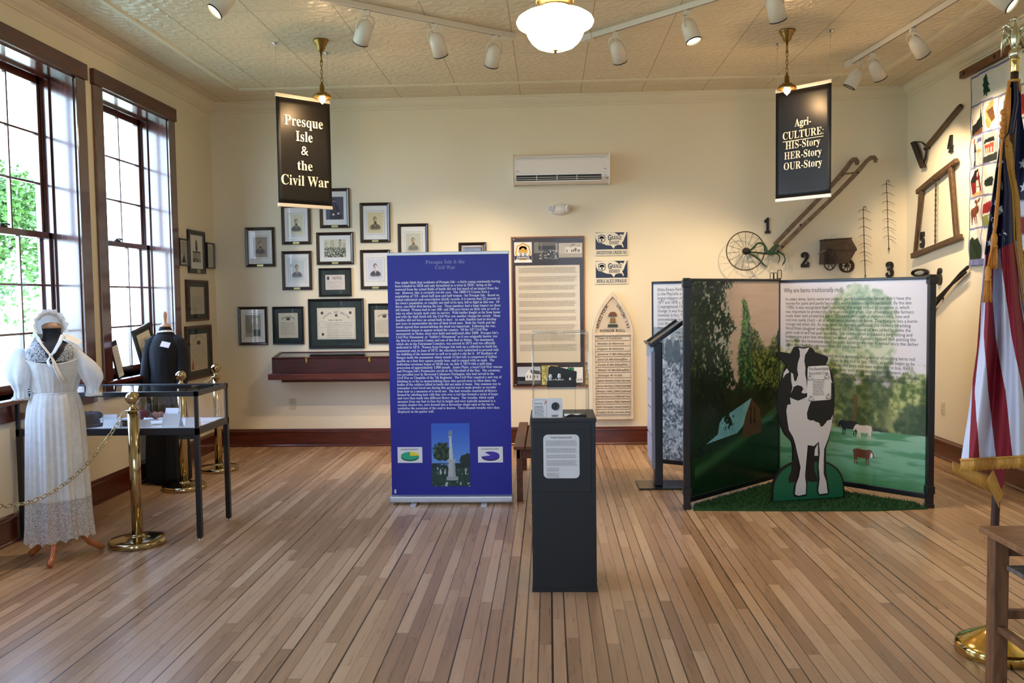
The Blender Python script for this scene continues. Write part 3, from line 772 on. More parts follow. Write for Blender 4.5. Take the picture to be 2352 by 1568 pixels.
# ------------------------------------------------------------------ shelf with the wooden case
CASE_W = wood('mahogany_case', rgb(44, 14, 14), rgb(74, 26, 22), rough=0.3, coat=0.5, stretch=(1.5, 12, 12), scale=4, bump=0.03)
SHELF_W = wood('mahogany_shelf', rgb(78, 32, 22), rgb(104, 48, 32), rough=0.32, coat=0.4, stretch=(1.5, 12, 12), scale=4, bump=0.03)
t = thing('wall_shelf', 'reddish wooden wall shelf under the diplomas holding the case', 'shelf', (-2.10, YB, 0.735))
obj('board', MB().b2(-.78, .78, -.29, 0, 0, .06), SHELF_W, t, bevel=.004)
obj('bracket', MB().b2(-.72, .72, -.03, 0, -.05, 0), SHELF_W, t)
t = thing('display_case', 'long mahogany glass-topped case with two brass clasps on the wall shelf', 'case', (-2.10, YB, 0.796))
c = MB(); w, d, h = .74, .26, .150
c.b2(-w, w, -d - .01, -d + .004, 0, h); c.b2(-w, w, -.022, -.01, 0, h); c.b2(-w, -w + .014, -d, -.01, 0, h); c.b2(w - .014, w, -d, -.01, 0, h); c.b2(-w, w, -d, -.01, 0, .01)
obj('body', c, CASE_W, t, bevel=.002, seg=1)
SL = .17; q = Matrix.Translation((0, -d - .01, h)) @ Matrix.Rotation(SL, 4, 'X'); e = .262
c = MB()
for x in (-w, w - .014): c.add([(x + i, y, z) for i in (0, .014) for y, z in ((-d, h), (-.01, h), (-.01, h + .043))], [(0, 1, 2), (5, 4, 3), (0, 3, 4, 1), (1, 4, 5, 2), (2, 5, 3, 0)])
c.b2(-w, w, -.022, -.01, h, h + .042)
obj('side_rise', c, CASE_W, t)
l = MB(); l.b2(-w, w, 0, .03, 0, .016, 0, q); l.b2(-w, w, e - .02, e, 0, .016, 0, q); l.b2(-w, -w + .035, 0, e, 0, .016, 0, q); l.b2(w - .035, w, 0, e, 0, .016, 0, q)
lid = obj('lid', l, CASE_W, t, bevel=.002, seg=1)
obj('glass_pane', MB().b2(-w + .03, w - .03, .025, e - .015, .006, .010, 0, q), glass('case_glass', refl=1.6, ior=1.6), lid)
obj('case_lining', MB().b2(-w + .015, w - .015, -d + .005, -.024, .01, .02), mat('dark_felt_lining', rgb(40, 34, 40), rough=.95), t)
for x in (-.38, .27):
    k = MB(); k.box((x, -d - .014, h + .004), (.03, .008, .02)); k.box((x, -d - .013, h - .026), (.024, .006, .034)); k.tube([(x, -d - .018, h), (x, -d - .02, h - .03), (x, -d - .016, h - .048)], .007, 8)
    obj('clasp', k, BRASS, t, bevel=.002, seg=1)

# ------------------------------------------------------------------ outlets
IVORY = mat('ivory_plastic', rgb(206, 198, 168), rough=0.4)
SLOT = mat('slot_dark', rgb(60, 54, 44), rough=0.7)
def outlet(label, wall, cx, cz):
    loc, rz = WALLS[wall](cx, cz)
    t = thing('wall_outlet', label, 'outlet', loc, rz, 'wall outlets')
    obj('cover_plate', MB().b2(-.035, .035, -.007, 0, -.058, .058), IVORY, t, bevel=.004)
    for z in (-.02, .02):
        k = MB(); k.lathe([(.0165, 0), (.0165, .003), (.0001, .003)], 16, 0, Matrix.Translation((0, -.007, z)) @ Matrix.Rotation(PI / 2, 4, 'X'), False)
        for x in (-.006, .006): k.b2(x - .001, x + .001, -.0106, -.0098, z, z + .008, 1)
        k.b2(-.002, .002, -.0106, -.0098, z - .009, z - .005, 1)
        obj('socket', k, [IVORY, SLOT], t)
outlet('ivory wall outlet low on the back wall, left of the blue banner', 'B', -2.719, .452)
outlet('ivory wall outlet low on the right wall, beside the flag', 'R', 7.985, .466)

# ------------------------------------------------------------------ air conditioner, emergency light
AC = mat('ac_white', rgb(236, 230, 222), rough=0.28, spec=0.5, vary=0.01)
AC2 = mat('ac_grey', rgb(206, 206, 206), rough=0.4)
BLACK = mat('matt_black', rgb(14, 14, 16), rough=0.5)
t = thing('air_conditioner', 'white split air conditioner high on the back wall', 'air conditioner', (0.146, YB, 2.70))
prof = [(0, 0), (-.13, -.012), (-.175, .0), (-.203, .045), (-.208, .09), (-.208, .20), (-.200, .262), (-.165, .282), (0, .285)]
b = MB(); n = len(prof); W = .485
b.add([(-W, y, z) for y, z in prof] + [(W, y, z) for y, z in prof], [tuple(range(n)), tuple(range(2 * n - 1, n - 1, -1))] + [(i, (i + 1) % n, n + (i + 1) % n, n + i) for i in range(n)])
obj('housing', b, AC, t, bevel=.012, seg=3)
obj('front_panel', MB().b2(-W + .004, W - .004, -.2115, -.19, .088, .225), AC, t, bevel=.005)
obj('top_grille', MB().b2(-W + .035, W - .04, -.213, -.18, .236, .248), AC2, t, bevel=.003)
lv = MB(); lv.b2(-.455, .40, -.2085, -.15, .012, .070)
obj('air_outlet', lv, BLACK, t)
v = MB()
for z in (.026, .045): v.b2(-.452, .397, -.214, -.2, z, z + .004)
for x in (-.25, -.045, .155): v.b2(x - .003, x + .003, -.213, -.2, .018, .066)
v.b2(-.46, .405, -.216, -.17, .002, .013)
obj('louver', v, AC, t)
mk = MB(); greek(mk, -.452, .108, .035, .01, 1, h=.006, y=-.2119, seed=2); greek(mk, .425, .118, .035, .01, 1, h=.008, y=-.2119, seed=4, mi=0)
mk.flat([(.445, .022), (.47, .022), (.47, .036), (.445, .036)], -.2075, 0); greek(mk, .425, .058, .04, .009, 3, h=.003, y=-.2119, seed=5)
obj('label_marks', mk, mat('grey_ink', rgb(120, 122, 134), rough=0.6), t)

t = thing('emergency_light', 'oval white emergency light with two round lamps under the air conditioner', 'emergency light', (0.129, YB, 2.444))
b = MB(); b.ball((0, 0, 0), 1, 28, 14, 0, .118, .075, .060); obj('housing', b, AC, t)
for s in (-1, 1):
    R = Matrix.Translation((s * .088, -.05, .008)) @ Matrix.Rotation(s * .55, 4, 'Z') @ Matrix.Rotation(PI / 2 + .1, 4, 'X')
    k = MB(); k.lathe([(.022, -.03), (.034, -.012), (.036, .016), (.033, .018)], 24, 0, R); hd = obj('lamp_head', k, AC, t)
    k = MB(); k.lathe([(.032, .0165), (.03, .02), (.015, .024), (.0001, .0245)], 20, 0, R, False)
    obj('lens', k, mat('prismatic_lens', rgb(186, 184, 178), rough=0.2, bump=0.9, bscale=160, vary=0.25, vscale=90), hd)

# ------------------------------------------------------------------ grange history board
TXT_DK = mat('text_dark', rgb(48, 46, 44), rough=0.8)
TXT_GREY = mat('text_grey', rgb(122, 114, 104), rough=0.8)
WHITE_P = mat('white_paper', rgb(230, 230, 230), rough=0.7, vary=0.01)
NAVY = mat('navy_enamel', rgb(24, 26, 54), rough=0.3)
GOLD_P = mat('gold_ink', rgb(206, 160, 60), rough=0.5)
t = thing('information_board', 'tall brown information board with photographs and cream text panel', 'board', (-0.003, YB, 1.388))
OAK = wood('oak_edge', rgb(120, 70, 44), rgb(154, 98, 64), rough=0.4, stretch=(10, 10, 1.5), scale=3)
w, h = .379, .781
obj('frame', MB().b2(-w, w, -.024, -.002, -h, h), OAK, t, bevel=.003)
obj('panel', MB().b2(-w + .014, w - .014, -.027, -.020, -h + .014, h - .014), mat('brown_laminate', rgb(44, 28, 24), rough=0.3, coat=0.1), t)
CREAMP = mat('cream_print', rgb(206, 196, 174), rough=0.22, spec=0.55, vary=0.02)
tp = obj('text_panel', MB().b2(-.335, .328, -.0285, -.0265, -.523, .483), CREAMP, t)
k = MB(); z = .455
for i, n in enumerate((5, 5, 4, 4, 5, 3, 4, 5, 7, 6)):
    greek(k, -.30, z, .60, .0118, n, h=.0046, seed=i + 30, y=-.0292, ragged=.06); z -= .0118 * n + .0335
obj('text_lines', k, TXT_GREY, tp)
lg = obj('emblem', MB().b2(-.345, -.162, -.0285, -.0265, .515, .725), WHITE_P, t)
def ngon(cx, cz, rx, rz, n, a0=0): return [(cx + rx * math.cos(a0 + 2 * PI * i / n), cz + rz * math.sin(a0 + 2 * PI * i / n)) for i in range(n)]
k = MB(); cx, cz = -.254, .625
k.flat(ngon(cx, cz, .085, .095, 7, PI / 2), -.0290, 0); k.flat(ngon(cx, cz, .070, .079, 7, PI / 2), -.0294, 1)
for i in range(9):
    a = PI * (.1 + .8 * i / 8); k.flat(ngon(cx + math.cos(a) * .032, cz + .028 + math.sin(a) * .022, .012, .014, 8), -.0298, 0)
k.flat([(cx - .05, cz - .01), (cx + .05, cz - .01), (cx + .04, cz + .035), (cx - .04, cz + .035)], -.0298, 0)
for s in (-1, 1): k.flat(ngon(cx + s * .022, cz - .028, .013, .016, 12), -.0300, 2); k.flat(ngon(cx + s * .022, cz - .028, .006, .009, 10), -.0304, 1)
k.flat([(cx - .088, cz - .075), (cx + .088, cz - .075), (cx + .082, cz - .042), (cx - .082, cz - .042)], -.0304, 2)
for s in (-1, 1): k.flat([(cx + s * .082, cz - .042), (cx + s * .091, cz - .03), (cx + s * .088, cz - .09), (cx + s * .075, cz - .08)], -.0300, 2)
write(k, bold('GRANGE'), cx, cz - .069, .030, y=-.0310, mi=1, align='C', width=.13)
obj('emblem_print', k, [GOLD_P, WHITE_P, NAVY], lg)
def hall(U, V):
    im = lerp(C3(60, 56, 50), C3(40, 38, 36), fbm(U * 8, V * 8, 3, 3)); im = lerp(im, C3(150, 146, 132), ((V > .35) & (U < .2)) * .7)
    im = lerp(im, C3(128, 124, 112), ((V > .78)) * .7); im = lerp(im, C3(190, 186, 172), ((U > .9) & (V > .4) & (V < .9)) * .7); im = lerp(im, C3(150, 144, 128), (np.abs(U - .32) < .02) * .7)
    return lerp(im, C3(196, 190, 178), (sm(.55, .68, fbm(U * 26, V * 20, 2, 11)) * (V < .55) * (U > .2)))
def house_old(U, V):
    im = lerp(C3(190, 182, 166), C3(204, 196, 182), fbm(U * 5, V * 5, 3, 6)); im = lerp(im, C3(226, 220, 208), ((V > .3) & (V < .72) & (U > .28) & (U < .95)) * 1.)
    im = lerp(im, C3(116, 106, 92), (sm(.48, .6, fbm(U * 10, V * 8, 3, 12)) * ell(U, V, .7, .66, .24, .26).__lt__(1))); im = lerp(im, C3(150, 140, 122), (V < .28) * .5)
    for x in (.35, .55, .62, .72, .82, .88): im = lerp(im, C3(96, 88, 78), ((np.abs(U - x) < .018) & (V > .36) & (V < .55)) * 1.)
    return im
def chapel(U, V):
    im = lerp(C3(176, 186, 200), C3(206, 214, 226), 1 - V); im = lerp(im, C3(88, 92, 98), (V < .2) * 1.); im = lerp(im, C3(40, 44, 48), ((V > .18) & (V < .42) & (U < .34) & (fbm(U * 9, V * 9, 2, 2) > .36)) * 1.)
    im = lerp(im, C3(70, 74, 78), inpoly(U, V, [(.5, .6), (.6, .82), (.95, .75), (1.02, .55)]) * 1.); im = lerp(im, C3(222, 224, 226), inpoly(U, V, [(.34, .22), (.34, .55), (.5, .84), (.64, .56), (.64, .22)]) * 1.)
    im = lerp(im, C3(198, 202, 206), inpoly(U, V, [(.64, .22), (.64, .58), (1.0, .54), (1.0, .22)]) * 1.)
    for x in (.43, .56, .74, .86): im = lerp(im, C3(90, 96, 104), ((np.abs(U - x) < .025) & (V > .34) & (V < .5)) * 1.)
    return im
def farmmap(U, V):
    n = fbm(U * 7, V * 7, 3, 4); im = lerp(C3(150, 150, 86), C3(208, 200, 130), sm(.3, .7, n)); g = ((np.abs((U * 3) % 1 - .5) > .44) | (np.abs((V * 4) % 1 - .5) > .45))
    im = lerp(im, C3(186, 140, 80), g * .7); return lerp(im, C3(90, 120, 70), (fbm(U * 16, V * 16, 2, 6) > .62) * .8)
GLOSSY = print_mat('glossy_photo', rough=0.25)
painted('hall_photograph', .245, .175, 90, 66, hall, GLOSSY, t, -.018, -.0290, .635)
painted('house_photograph', .245, .150, 90, 60, house_old, GLOSSY, t, .236, -.0290, .635)
painted('chapel_photograph', .240, .180, 90, 70, chapel, GLOSSY, t, -.208, -.0290, -.655)
painted('farm_map', .172, .205, 60, 80, farmmap, GLOSSY, t, .008, -.0290, -.655)
cl = obj('club_card', MB().b2(.108, .352, -.0290, -.0270, -.735, -.575), WHITE_P, t)
k = MB(); CG = mat('clover_green', rgb(24, 122, 74), rough=0.5)
for a in (45, 135, 225, 315):
    a = math.radians(a) ; k.flat(ngon(.225 + math.cos(a) * .022, -.612 + math.sin(a) * .022, .022, .022, 10), -.0296, 0)
k.flat([(.222, -.67), (.230, -.67), (.227, -.62), (.223, -.62)], -.0296, 0); write(k, serif('EAST'), .345, -.715, .030, y=-.0298, mi=1, align='R')
obj('card_print', k, [CG, TXT_DK], cl)
for x in (-.348, .348):
    for z in (-.752, .752):
        k = MB(); k.lathe([(.008, 0), (.0075, .003), (.003, .005), (.0001, .005)], 12, 0, Matrix.Translation((x, -.027, z)) @ Matrix.Rotation(PI / 2, 4, 'X')); obj('screw_cap', k, mat('nickel', rgb(200, 196, 190), rough=0.25, metal=1), t)

# ------------------------------------------------------------------ licence-style plates
CREAM_E = mat('cream_enamel', rgb(222, 216, 196), rough=0.3, vary=0.02)
def usmap(s, ox, oz):
    p = [(-.155, .072), (-.05, .078), (.03, .075), (.055, .06), (.075, .045), (.09, .06), (.115, .05), (.13, .085), (.148, .085), (.142, .055), (.128, .025), (.118, -.005), (.102, -.025), (.118, -.06), (.112, -.075), (.098, -.045), (.06, -.045), (.035, -.055), (.022, -.082), (-.005, -.05), (-.05, -.045), (-.085, -.03), (-.13, -.015), (-.15, .02)]
    return [(ox + a * s, oz + b * s) for a, b in p]
def plate_sign(label, cz, l2, l3, w3):
    t = thing('plate_sign', label, 'sign', (0.655, YB, cz), 0, 'navy plate signs')
    obj('plate', MB().b2(-.170, .170, -.012, -.006, -.122, .122), CREAM_E, t, bevel=.004)
    for x in (-.1, .1):
        obj('standoff', MB().b2(x - .01, x + .01, -.007, 0, -.01, .01), BLACK, t)
    k = MB(); k.flat([(-.163, -.058), (.163, -.058), (.163, .116), (-.163, .116)], -.0126, 0); k.flat(usmap(1.06, 0, .034), -.0130, 1)
    cx, cz2 = -.100, .050
    k.flat([(cx - .036, cz2 + .034), (cx, cz2 + .046), (cx + .036, cz2 + .034), (cx + .036, cz2 - .02), (cx, cz2 - .044), (cx - .036, cz2 - .02)], -.0134, 0)
    k.flat([(cx - .029, cz2 + .028), (cx, cz2 + .038), (cx + .029, cz2 + .028), (cx + .029, cz2 - .017), (cx, cz2 - .036), (cx - .029, cz2 - .017)], -.0137, 1)
    for i in range(7): a = PI * (i / 6) ; k.flat(ngon(cx + math.cos(a) * .016, cz2 + .008 + math.sin(a) * .012, .009, .010, 8), -.0140, 0)
    k.flat([(cx - .008, cz2 - .026), (cx + .008, cz2 - .026), (cx + .005, cz2 + .01), (cx - .005, cz2 + .01)], -.0140, 0)
    write(k, bold('G'), -.040, .034, .082, y=-.0136, align='L', width=.036); write(k, bold('RANGE'), .000, .040, .058, y=-.0136, align='L', width=.100)
    write(k, bold(l2), -.028 if len(l2) < 7 else -.022, -.008, .050, y=-.0136, align='L', width=.100 if len(l2) > 6 else .112)
    write(k, bold(l3), 0, -.108, .050, y=-.0130, align='C', width=w3)
    o = obj('lettering', k, [NAVY, CREAM_E], t)
plate_sign('navy and cream map plate reading GRANGE EXHIBIT, upper of the pair', 2.083, 'EXHIBIT', "AROOSTOOK UNION'143", .310)
plate_sign('navy and cream map plate reading GRANGE MEMBER, lower of the pair', 1.791, 'MEMBER', 'MERLE ALICE SPRAGUE', .306)

# ------------------------------------------------------------------ honour roll
HR = wood('painted_cream_wood', rgb(204, 190, 166), rgb(222, 210, 190), rough=0.5, stretch=(6, 6, 2), scale=4, bump=0.1)
HR2 = mat('cream_board', rgb(208, 194, 174), rough=0.6, vary=0.04, bump=0.2, bscale=80)
t = thing('honor_roll_plaque', 'cream pointed-arch wooden plaque lettered HONOR ROLL with name strips', 'plaque', (0.660, YB, 0.27))
W, H, SH = .213, 1.325, .90
def arch(w, h, sh, n=10):
    L = []
    for i in range(n + 1):
        u = i / n; L.append((-w + w * (1 - math.cos(u * PI / 2)) * .55 + w * .45 * u ** 1.25, sh + (h - sh) * (math.sin(u * PI / 2) * .30 + u * .70)))
    return [(-w, 0)] + L + [(-x, z) for x, z in L[::-1][1:]] + [(w, 0)]
obj('backboard', MB().prism(arch(W - .004, H - .006, SH), -.034, 0), HR2, t)
out, inn = arch(W, H, SH), arch(W - .030, H - .055, SH)
inn = [(x, max(z, .03)) for x, z in inn]
k = MB(); n = len(out)
k.add([(x, -.030, z) for x, z in out] + [(x, -.052, z) for x, z in [(a * .97, b) for a, b in out]] + [(x, -.052, z) for x, z in inn] + [(x, -.030, z) for x, z in inn],
      [(r * n + i, r * n + (i + 1) % n, (r + 1) * n + (i + 1) % n, (r + 1) * n + i) for r in range(3) for i in range(n)])
obj('moulding', k, HR, t)
obj('crossbar', MB().b2(-W + .024, W - .022, -.056, -.03, .868, .892), HR, t, bevel=.004)
obj('base_rail', MB().b2(-W + .01, W - .01, -.05, -.03, 0, .03), HR, t, bevel=.003)
INK = mat('black_paint', rgb(34, 30, 28), rough=0.6)
k = MB()
for word, side in (('AROOSTOOK', -1), ('UNION 143', 1)):
    for i, ch in enumerate(word):
        u = i / (len(word) - 1)
        if side < 0: x, z, a = -.142 + .095 * u ** 1.35, .948 + .215 * u, 1.15 - .25 * u
        else: x, z, a = .045 + .104 * u ** .8, 1.163 - .215 * u, -.9 - .3 * u
        write(k, ch, x, z, .042, y=-.0352, align='C', ang=a, fat=.018)
write(k, bold('HONOR ROLL'), 0, .903, .042, y=-.0352, align='C', width=.26)
obj('title', k, INK, t)
k = MB(); MUSH = [(-.045, .975), (.045, .975), (.032, 1.0), (.024, 1.05), (.045, 1.068), (.040, 1.09), (.02, 1.112), (-.02, 1.112), (-.04, 1.09), (-.045, 1.068), (-.024, 1.05), (-.032, 1.0)]
k.prism(MUSH[2:4] + MUSH[10:11] + MUSH[11:], -.046, -.034, 0); k.prism(MUSH[4:10], -.052, -.034, 1); k.prism([(-.052, .958), (.052, .958), (.048, .985), (-.048, .985)], -.05, -.034, 2)
obj('sheaf_ornament', k, [mat('wheat_gold', rgb(132, 104, 62), rough=0.6), mat('wheat_brown', rgb(110, 70, 50), rough=0.6), mat('ornament_green', rgb(52, 66, 48), rough=0.6)], t, bevel=.003)
rows = [('Owen H Cushman',), ('Melvin O Hanson',), ('Eugene W Hotham',), ('Ernest T McGlauflin',), ('Earl O McGlauflin',), ('Dana E McGlauflin',), ('Mearl H McGlauflin',), ('George W Scott',),
        ('Eugene Atwood', 'Elmer Bartley'), ('Henry Bartley', 'Clarence Cambridge'), ('George Colby', 'Elbert Cushman'), ('Harold Duncan', 'Clifford Fox'), ('Thomas Senator', 'Ralph Stephenson'), ('Hollis Thompson', 'Donald Teweld Jr'), ('Douglass Wray', 'Lawrence Wray')]
for i, r in enumerate(rows):
    z = .842 - i * .0548
    s = obj('name_strip', MB().b2(-W + .032, W - .034, -.042, -.033, z - .025, z + .012), HR, t, bevel=.0015, seg=1)
    k = MB()
    if len(r) == 1: write(k, slant(r[0]), -.160, z - .012, .028, y=-.0426, width=.018 * len(r[0]))
    else:
        write(k, slant(r[0]), -.172, z - .012, .026, y=-.0426, width=min(.165, .0135 * len(r[0])))
        write(k, slant(r[1]), .012, z - .012, .026, y=-.0426, width=min(.165, .0135 * len(r[1])))
        k.flat([(.0, z - .022), (.003, z - .022), (.003, z + .008), (.0, z + .008)], -.0426)
    obj('name', k, INK, s)

# ------------------------------------------------------------------ blue pull-up banner
ALU = mat('brushed_aluminium', rgb(196, 196, 200), rough=0.38, metal=0.75, vary=0.04)
BLUE = mat('banner_blue', rgb(22, 26, 142), rough=0.42, vary=0.02)
WHITE_INK = mat('white_ink', rgb(226, 228, 240), rough=0.5)
GREYBLUE = mat('greyblue_ink', rgb(134, 142, 190), rough=0.5)
t = thing('pull_up_banner', 'tall royal blue pull-up banner with white text about the Civil War', 'banner', (-.7465, 6.33, 0), -.004)
obj('base_housing', MB().prism([(-.467, .012), (.467, .012), (.467, .064), (-.467, .064)], -.06, .06), ALU, t, bevel=.012, seg=3)
for x in (-.28, .25):
    obj('foot', MB().prism(ngon(x, 0, .001, .001, 4), 0, 0).b2(x - .022, x + .022, -.125, .125, 0, .012), ALU, t, bevel=.008)
sheet = MB(); sheet.b2(-.456, .456, -.004, .002, .06, 1.875)
so = obj('sheet', sheet, BLUE, t)
obj('top_rail', MB().b2(-.459, .459, -.012, .012, 1.868, 1.893), ALU, t, bevel=.004)
obj('support_pole', MB().tube([(0, .02, .06), (0, .02, 1.87)], .011, 10), ALU, t)
body = """One might think that residents of Presque Isle - a fairly young community having
been founded in 1828 and only formalized as a town in 1859 - being so far
removed from the actual fields of battle did not feel much of an impact from the
war.  However, this is certainly not the case.  The 1860 US Census lists a
population of 723 - about half men and half women - for Presque Isle.  Based on
actual enlistment and conscription (draft) records, it is known that 22 percent of
the town's population, or roughly one-half of its men, left to fight in this war.  Of
those, one-third died during the war.  These numbers had a huge impact on those
left behind.  Women had to run 100- and 200-acre farms on their own as well as
take on other largely male roles to survive.  With battles fought so far from home
and with the high death toll, the Civil War saw another change for society.  Many
families did not have an actual body to bury.  As such, families had to develop
new ways to memorialize the loss of their loved ones.  Both the North and the
South agreed that memorializing the dead was important.  Following the war,
monuments began to appear around the country.  Of the 147 Civil War
monuments in Maine, most were built and dedicated after 1890.  Presque Isle's
Civil War Monument, or "Soldier's Monument" as it was originally known, was
the first in Aroostook County and one of the first in Maine.  The monument,
which sits in the Fairmount Cemetery, was erected in 1873 and was officially
dedicated in 1874.  Women from Presque Isle took up a collection to build the
monument and, in June of 1873, the selectmen were authorized to proceed with
the building of the monument as well as to select a site for it.  SP Bradbury of
Bangor made the monument, which stands 15 feet tall, is comprised of Italian
marble on a four foot square granite base, and is capped with an eagle.  The
dedication ceremony began at 10:00 a.m. on July 4, 1874 with a mile-long
procession of approximately 1,000 people.  James Phair, a local Civil War veteran
and Presque Isle's Postmaster served as the Marshall of the Day.  The ceremony
was presided over by Reverend Collamore Purington, who had served in the
Civil War as Chaplain of the 7th Regiment.  The Civil War required a new way of
thinking in so far as memorializing those who passed away as often times the
bodies of the soldiers killed in battle did not make it home.  One common way to
remember a lost loved one during this period was to make jewelry or wreaths
from hair as a memento of a loved one.  The hair wreaths consisted of flowers
formed by stitching hair with fine wire over a rod that formed a series of loops
and were then made into different flower shapes.  The wreaths, which could
measure from one foot to four feet in height and were typically mounted in a
wooden shadow box, were formed into a horseshoe shape open at the top to
symbolize the ascension of the soul to heaven.  These framed wreaths were then
displayed on the parlor wall.""".split('\n')
k = MB(); size = .0265
g6 = glyphs(serif(body[5])); SX = .785 / ((g6[3] - g6[2]) * size)
for i, ln in enumerate(body): write(k, serif(ln), -.400, 1.660 - i * .02555, size, y=-.0048, sx=SX)
obj('body_text', k, WHITE_INK, so)
k = MB(); write(k, serif('Presque Isle & the'), -.02, 1.805, .040, y=-.0048, align='C', width=.295); write(k, serif('Civil War'), -.02, 1.764, .040, y=-.0048, align='C', width=.152)
obj('heading', k, GREYBLUE, so)
def cemetery(U, V):
    im = lerp(C3(136, 190, 236), C3(52, 96, 196), V * 1.1)
    n = fbm(U * 14, V * 20, 4, 3)
    tr = (ell(U, V, .27, .55, .24, .15) + (n - .5) * 1.4) < 1
    im = lerp(im, lerp(C3(20, 34, 24), C3(66, 92, 60), sm(.4, .7, fbm(U * 22, V * 30, 3, 5))), tr * 1.)
    im = lerp(im, C3(30, 44, 40), ((ell(U, V, .95, .40, .22, .12) + (n - .5)) < 1) * 1.); im = lerp(im, C3(26, 40, 36), ((V < .37) & (V > .26) & (n > .3)) * 1.)
    im = lerp(im, lerp(C3(22, 44, 40), C3(44, 76, 60), n), (V < .30) * 1.)
    im = lerp(im, C3(206, 214, 222), ((V > .19) & (V < .30) & (fbm(U * 26, V * 9, 2, 9) > .62)) * .9)
    im = lerp(im, C3(190, 196, 200), ((V < .08) & (fbm(U * 16, V * 22, 2, 19) > .66)) * .9)
    st = C3(168, 176, 178)
    im = lerp(im, st * .92, inpoly(U, V, [(.38, .10), (.68, .10), (.68, .16), (.38, .16)]) * 1.); im = lerp(im, st * 1.05, inpoly(U, V, [(.42, .16), (.62, .16), (.60, .38), (.44, .38)]) * 1.)
    im = lerp(im, st, inpoly(U, V, [(.41, .38), (.62, .38), (.62, .43), (.41, .43)]) * 1.); im = lerp(im, st * 1.12, inpoly(U, V, [(.45, .43), (.56, .43), (.52, .78), (.47, .78)]) * 1.)
    im = lerp(im, st, inpoly(U, V, [(.44, .77), (.54, .77), (.54, .80), (.44, .80)]) * 1.); im = lerp(im, C3(120, 140, 150), inpoly(U, V, [(.46, .80), (.53, .80), (.56, .86), (.51, .90), (.46, .87), (.44, .84)]) * 1.)
    return lerp(im, st * .8, ((U > .55) & (U < .62) & (V > .16) & (V < .38)) * .5)
BPRINT = print_mat('banner_print', rough=0.42)
painted('monument_photograph', .290, .480, 96, 150, cemetery, BPRINT, so, -.003, -.0050, .367)
for nm, x, c1, c2, frac in (('green_pie_chart', -.313, (42, 168, 128), (236, 214, 40), .25), ('purple_pie_chart', .297, (62, 46, 160), (222, 226, 236), .22)):
    ch = obj(nm, MB().b2(x - .094, x + .094, -.0052, -.0042, .308, .428), WHITE_P, so)
    k = MB(); cx, cz, rx, rz = x, .362, .068, .030
    k.flat(ngon(cx, cz - .012, rx, rz, 28), -.0055, 2); k.flat([(cx - rx, cz - .012), (cx + rx, cz - .012), (cx + rx, cz), (cx - rx, cz)], -.00555, 2); k.flat(ngon(cx, cz, rx, rz, 28), -.0059, 0)
    a0, a1 = (0, PI / 2) if frac == .25 else (PI * .72, PI * 1.08)
    k.flat([(cx, cz)] + [(cx + math.cos(a0 + (a1 - a0) * i / 8) * rx * 1.03, cz + math.sin(a0 + (a1 - a0) * i / 8) * rz * 1.05) for i in range(9)], -.0062, 1)
    greek(k, x - .07, .412, .14, .006, 2, h=.003, y=-.0056, mi=3, seed=4)
    obj('pie', k, [mat(nm + '_ink', rgb(*c1), rough=.5), mat(nm + '_slice', rgb(*c2), rough=.5), mat(nm + '_rim', rgb(*[v * .62 for v in c1]), rough=.5), TXT_DK], ch)
k = MB(); k.b2(-.437, -.424, -.0052, -.0042, .075, .105); obj('sticker', k, WHITE_P, so)

# ------------------------------------------------------------------ wooden bench behind the banner
BENCH = wood('teak_bench', rgb(70, 34, 20), rgb(112, 62, 38), rough=0.45, stretch=(10, 1.5, 10), scale=3)
t = thing('bench', 'brown slatted wooden bench between the blue banner and the pedestal', 'bench', (-.255, 6.36, 0))
for sx_ in (0.0, .37):
    for sy_ in (.0, 1.16): obj('leg', MB().b2(sx_, sx_ + .045, sy_, sy_ + .045, 0, .40), BENCH, t, bevel=.003)
obj('apron', MB().b2(0.01, .405, .005, .025, .33, .40).b2(0.01, .405, 1.18, 1.2, .33, .40).b2(.005, .025, 0, 1.2, .33, .40).b2(.39, .41, 0, 1.2, .33, .40), BENCH, t)
for i in range(5): obj('seat_slat', MB().b2(-.02 + i * .092, .06 + i * .092, -.03, 1.235, .40, .425), BENCH, t, bevel=.004)

# ------------------------------------------------------------------ pedestal and what stands on it
PED = mat('pedestal_black', rgb(9, 9, 11), rough=0.42, vary=0.08, vscale=30)
ACR = glass('clear_acrylic', tint=(.985, .992, .992, 1), refl=.8, ior=1.38)
t = thing('pedestal', 'tall black square pedestal with a white notice, in the middle of the room', 'pedestal', (.069, 4.56, 0))
obj('body', MB().b2(-.168, .168, -.168, .168, 0.0, .905).b2(-.172, .172, -.172, .172, 0, .022).b2(-.172, .172, -.172, .172, .895, .918), PED, t, bevel=.002, seg=1)
np_ = obj('notice_panel', MB().b2(-.160, .142, -.177, -.170, .53, .88), mat('panel_black', rgb(17, 18, 22), rough=0.5), t, bevel=.002, seg=1)
def rrect(cx, cz, w, h, r, n=6):
    L = []
    for qx, qz, a0 in ((1, 1, 0), (-1, 1, PI / 2), (-1, -1, PI), (1, -1, 1.5 * PI)):
        for i in range(n + 1):
            a = a0 + PI / 2 * i / n; L.append((cx + qx * (w / 2 - r) + r * math.cos(a), cz + qz * (h / 2 - r) + r * math.sin(a)))
    return L
nt_ = obj('notice', MB().prism(rrect(-.011, .719, .187, .229, .024), -.1785, -.176), WHITE_P, np_)
k = MB(); write(k, bold('Frozen Charlotte Dolls'), -.011, .814, .0125, y=-.179, align='C', width=.108)
z = .800
for i, n in enumerate((6, 5, 4, 6)): greek(k, -.090, z, .160, .0052, n, h=.0019, y=-.179, seed=60 + i, mi=1, ragged=.05); z -= .0052 * n + .0085
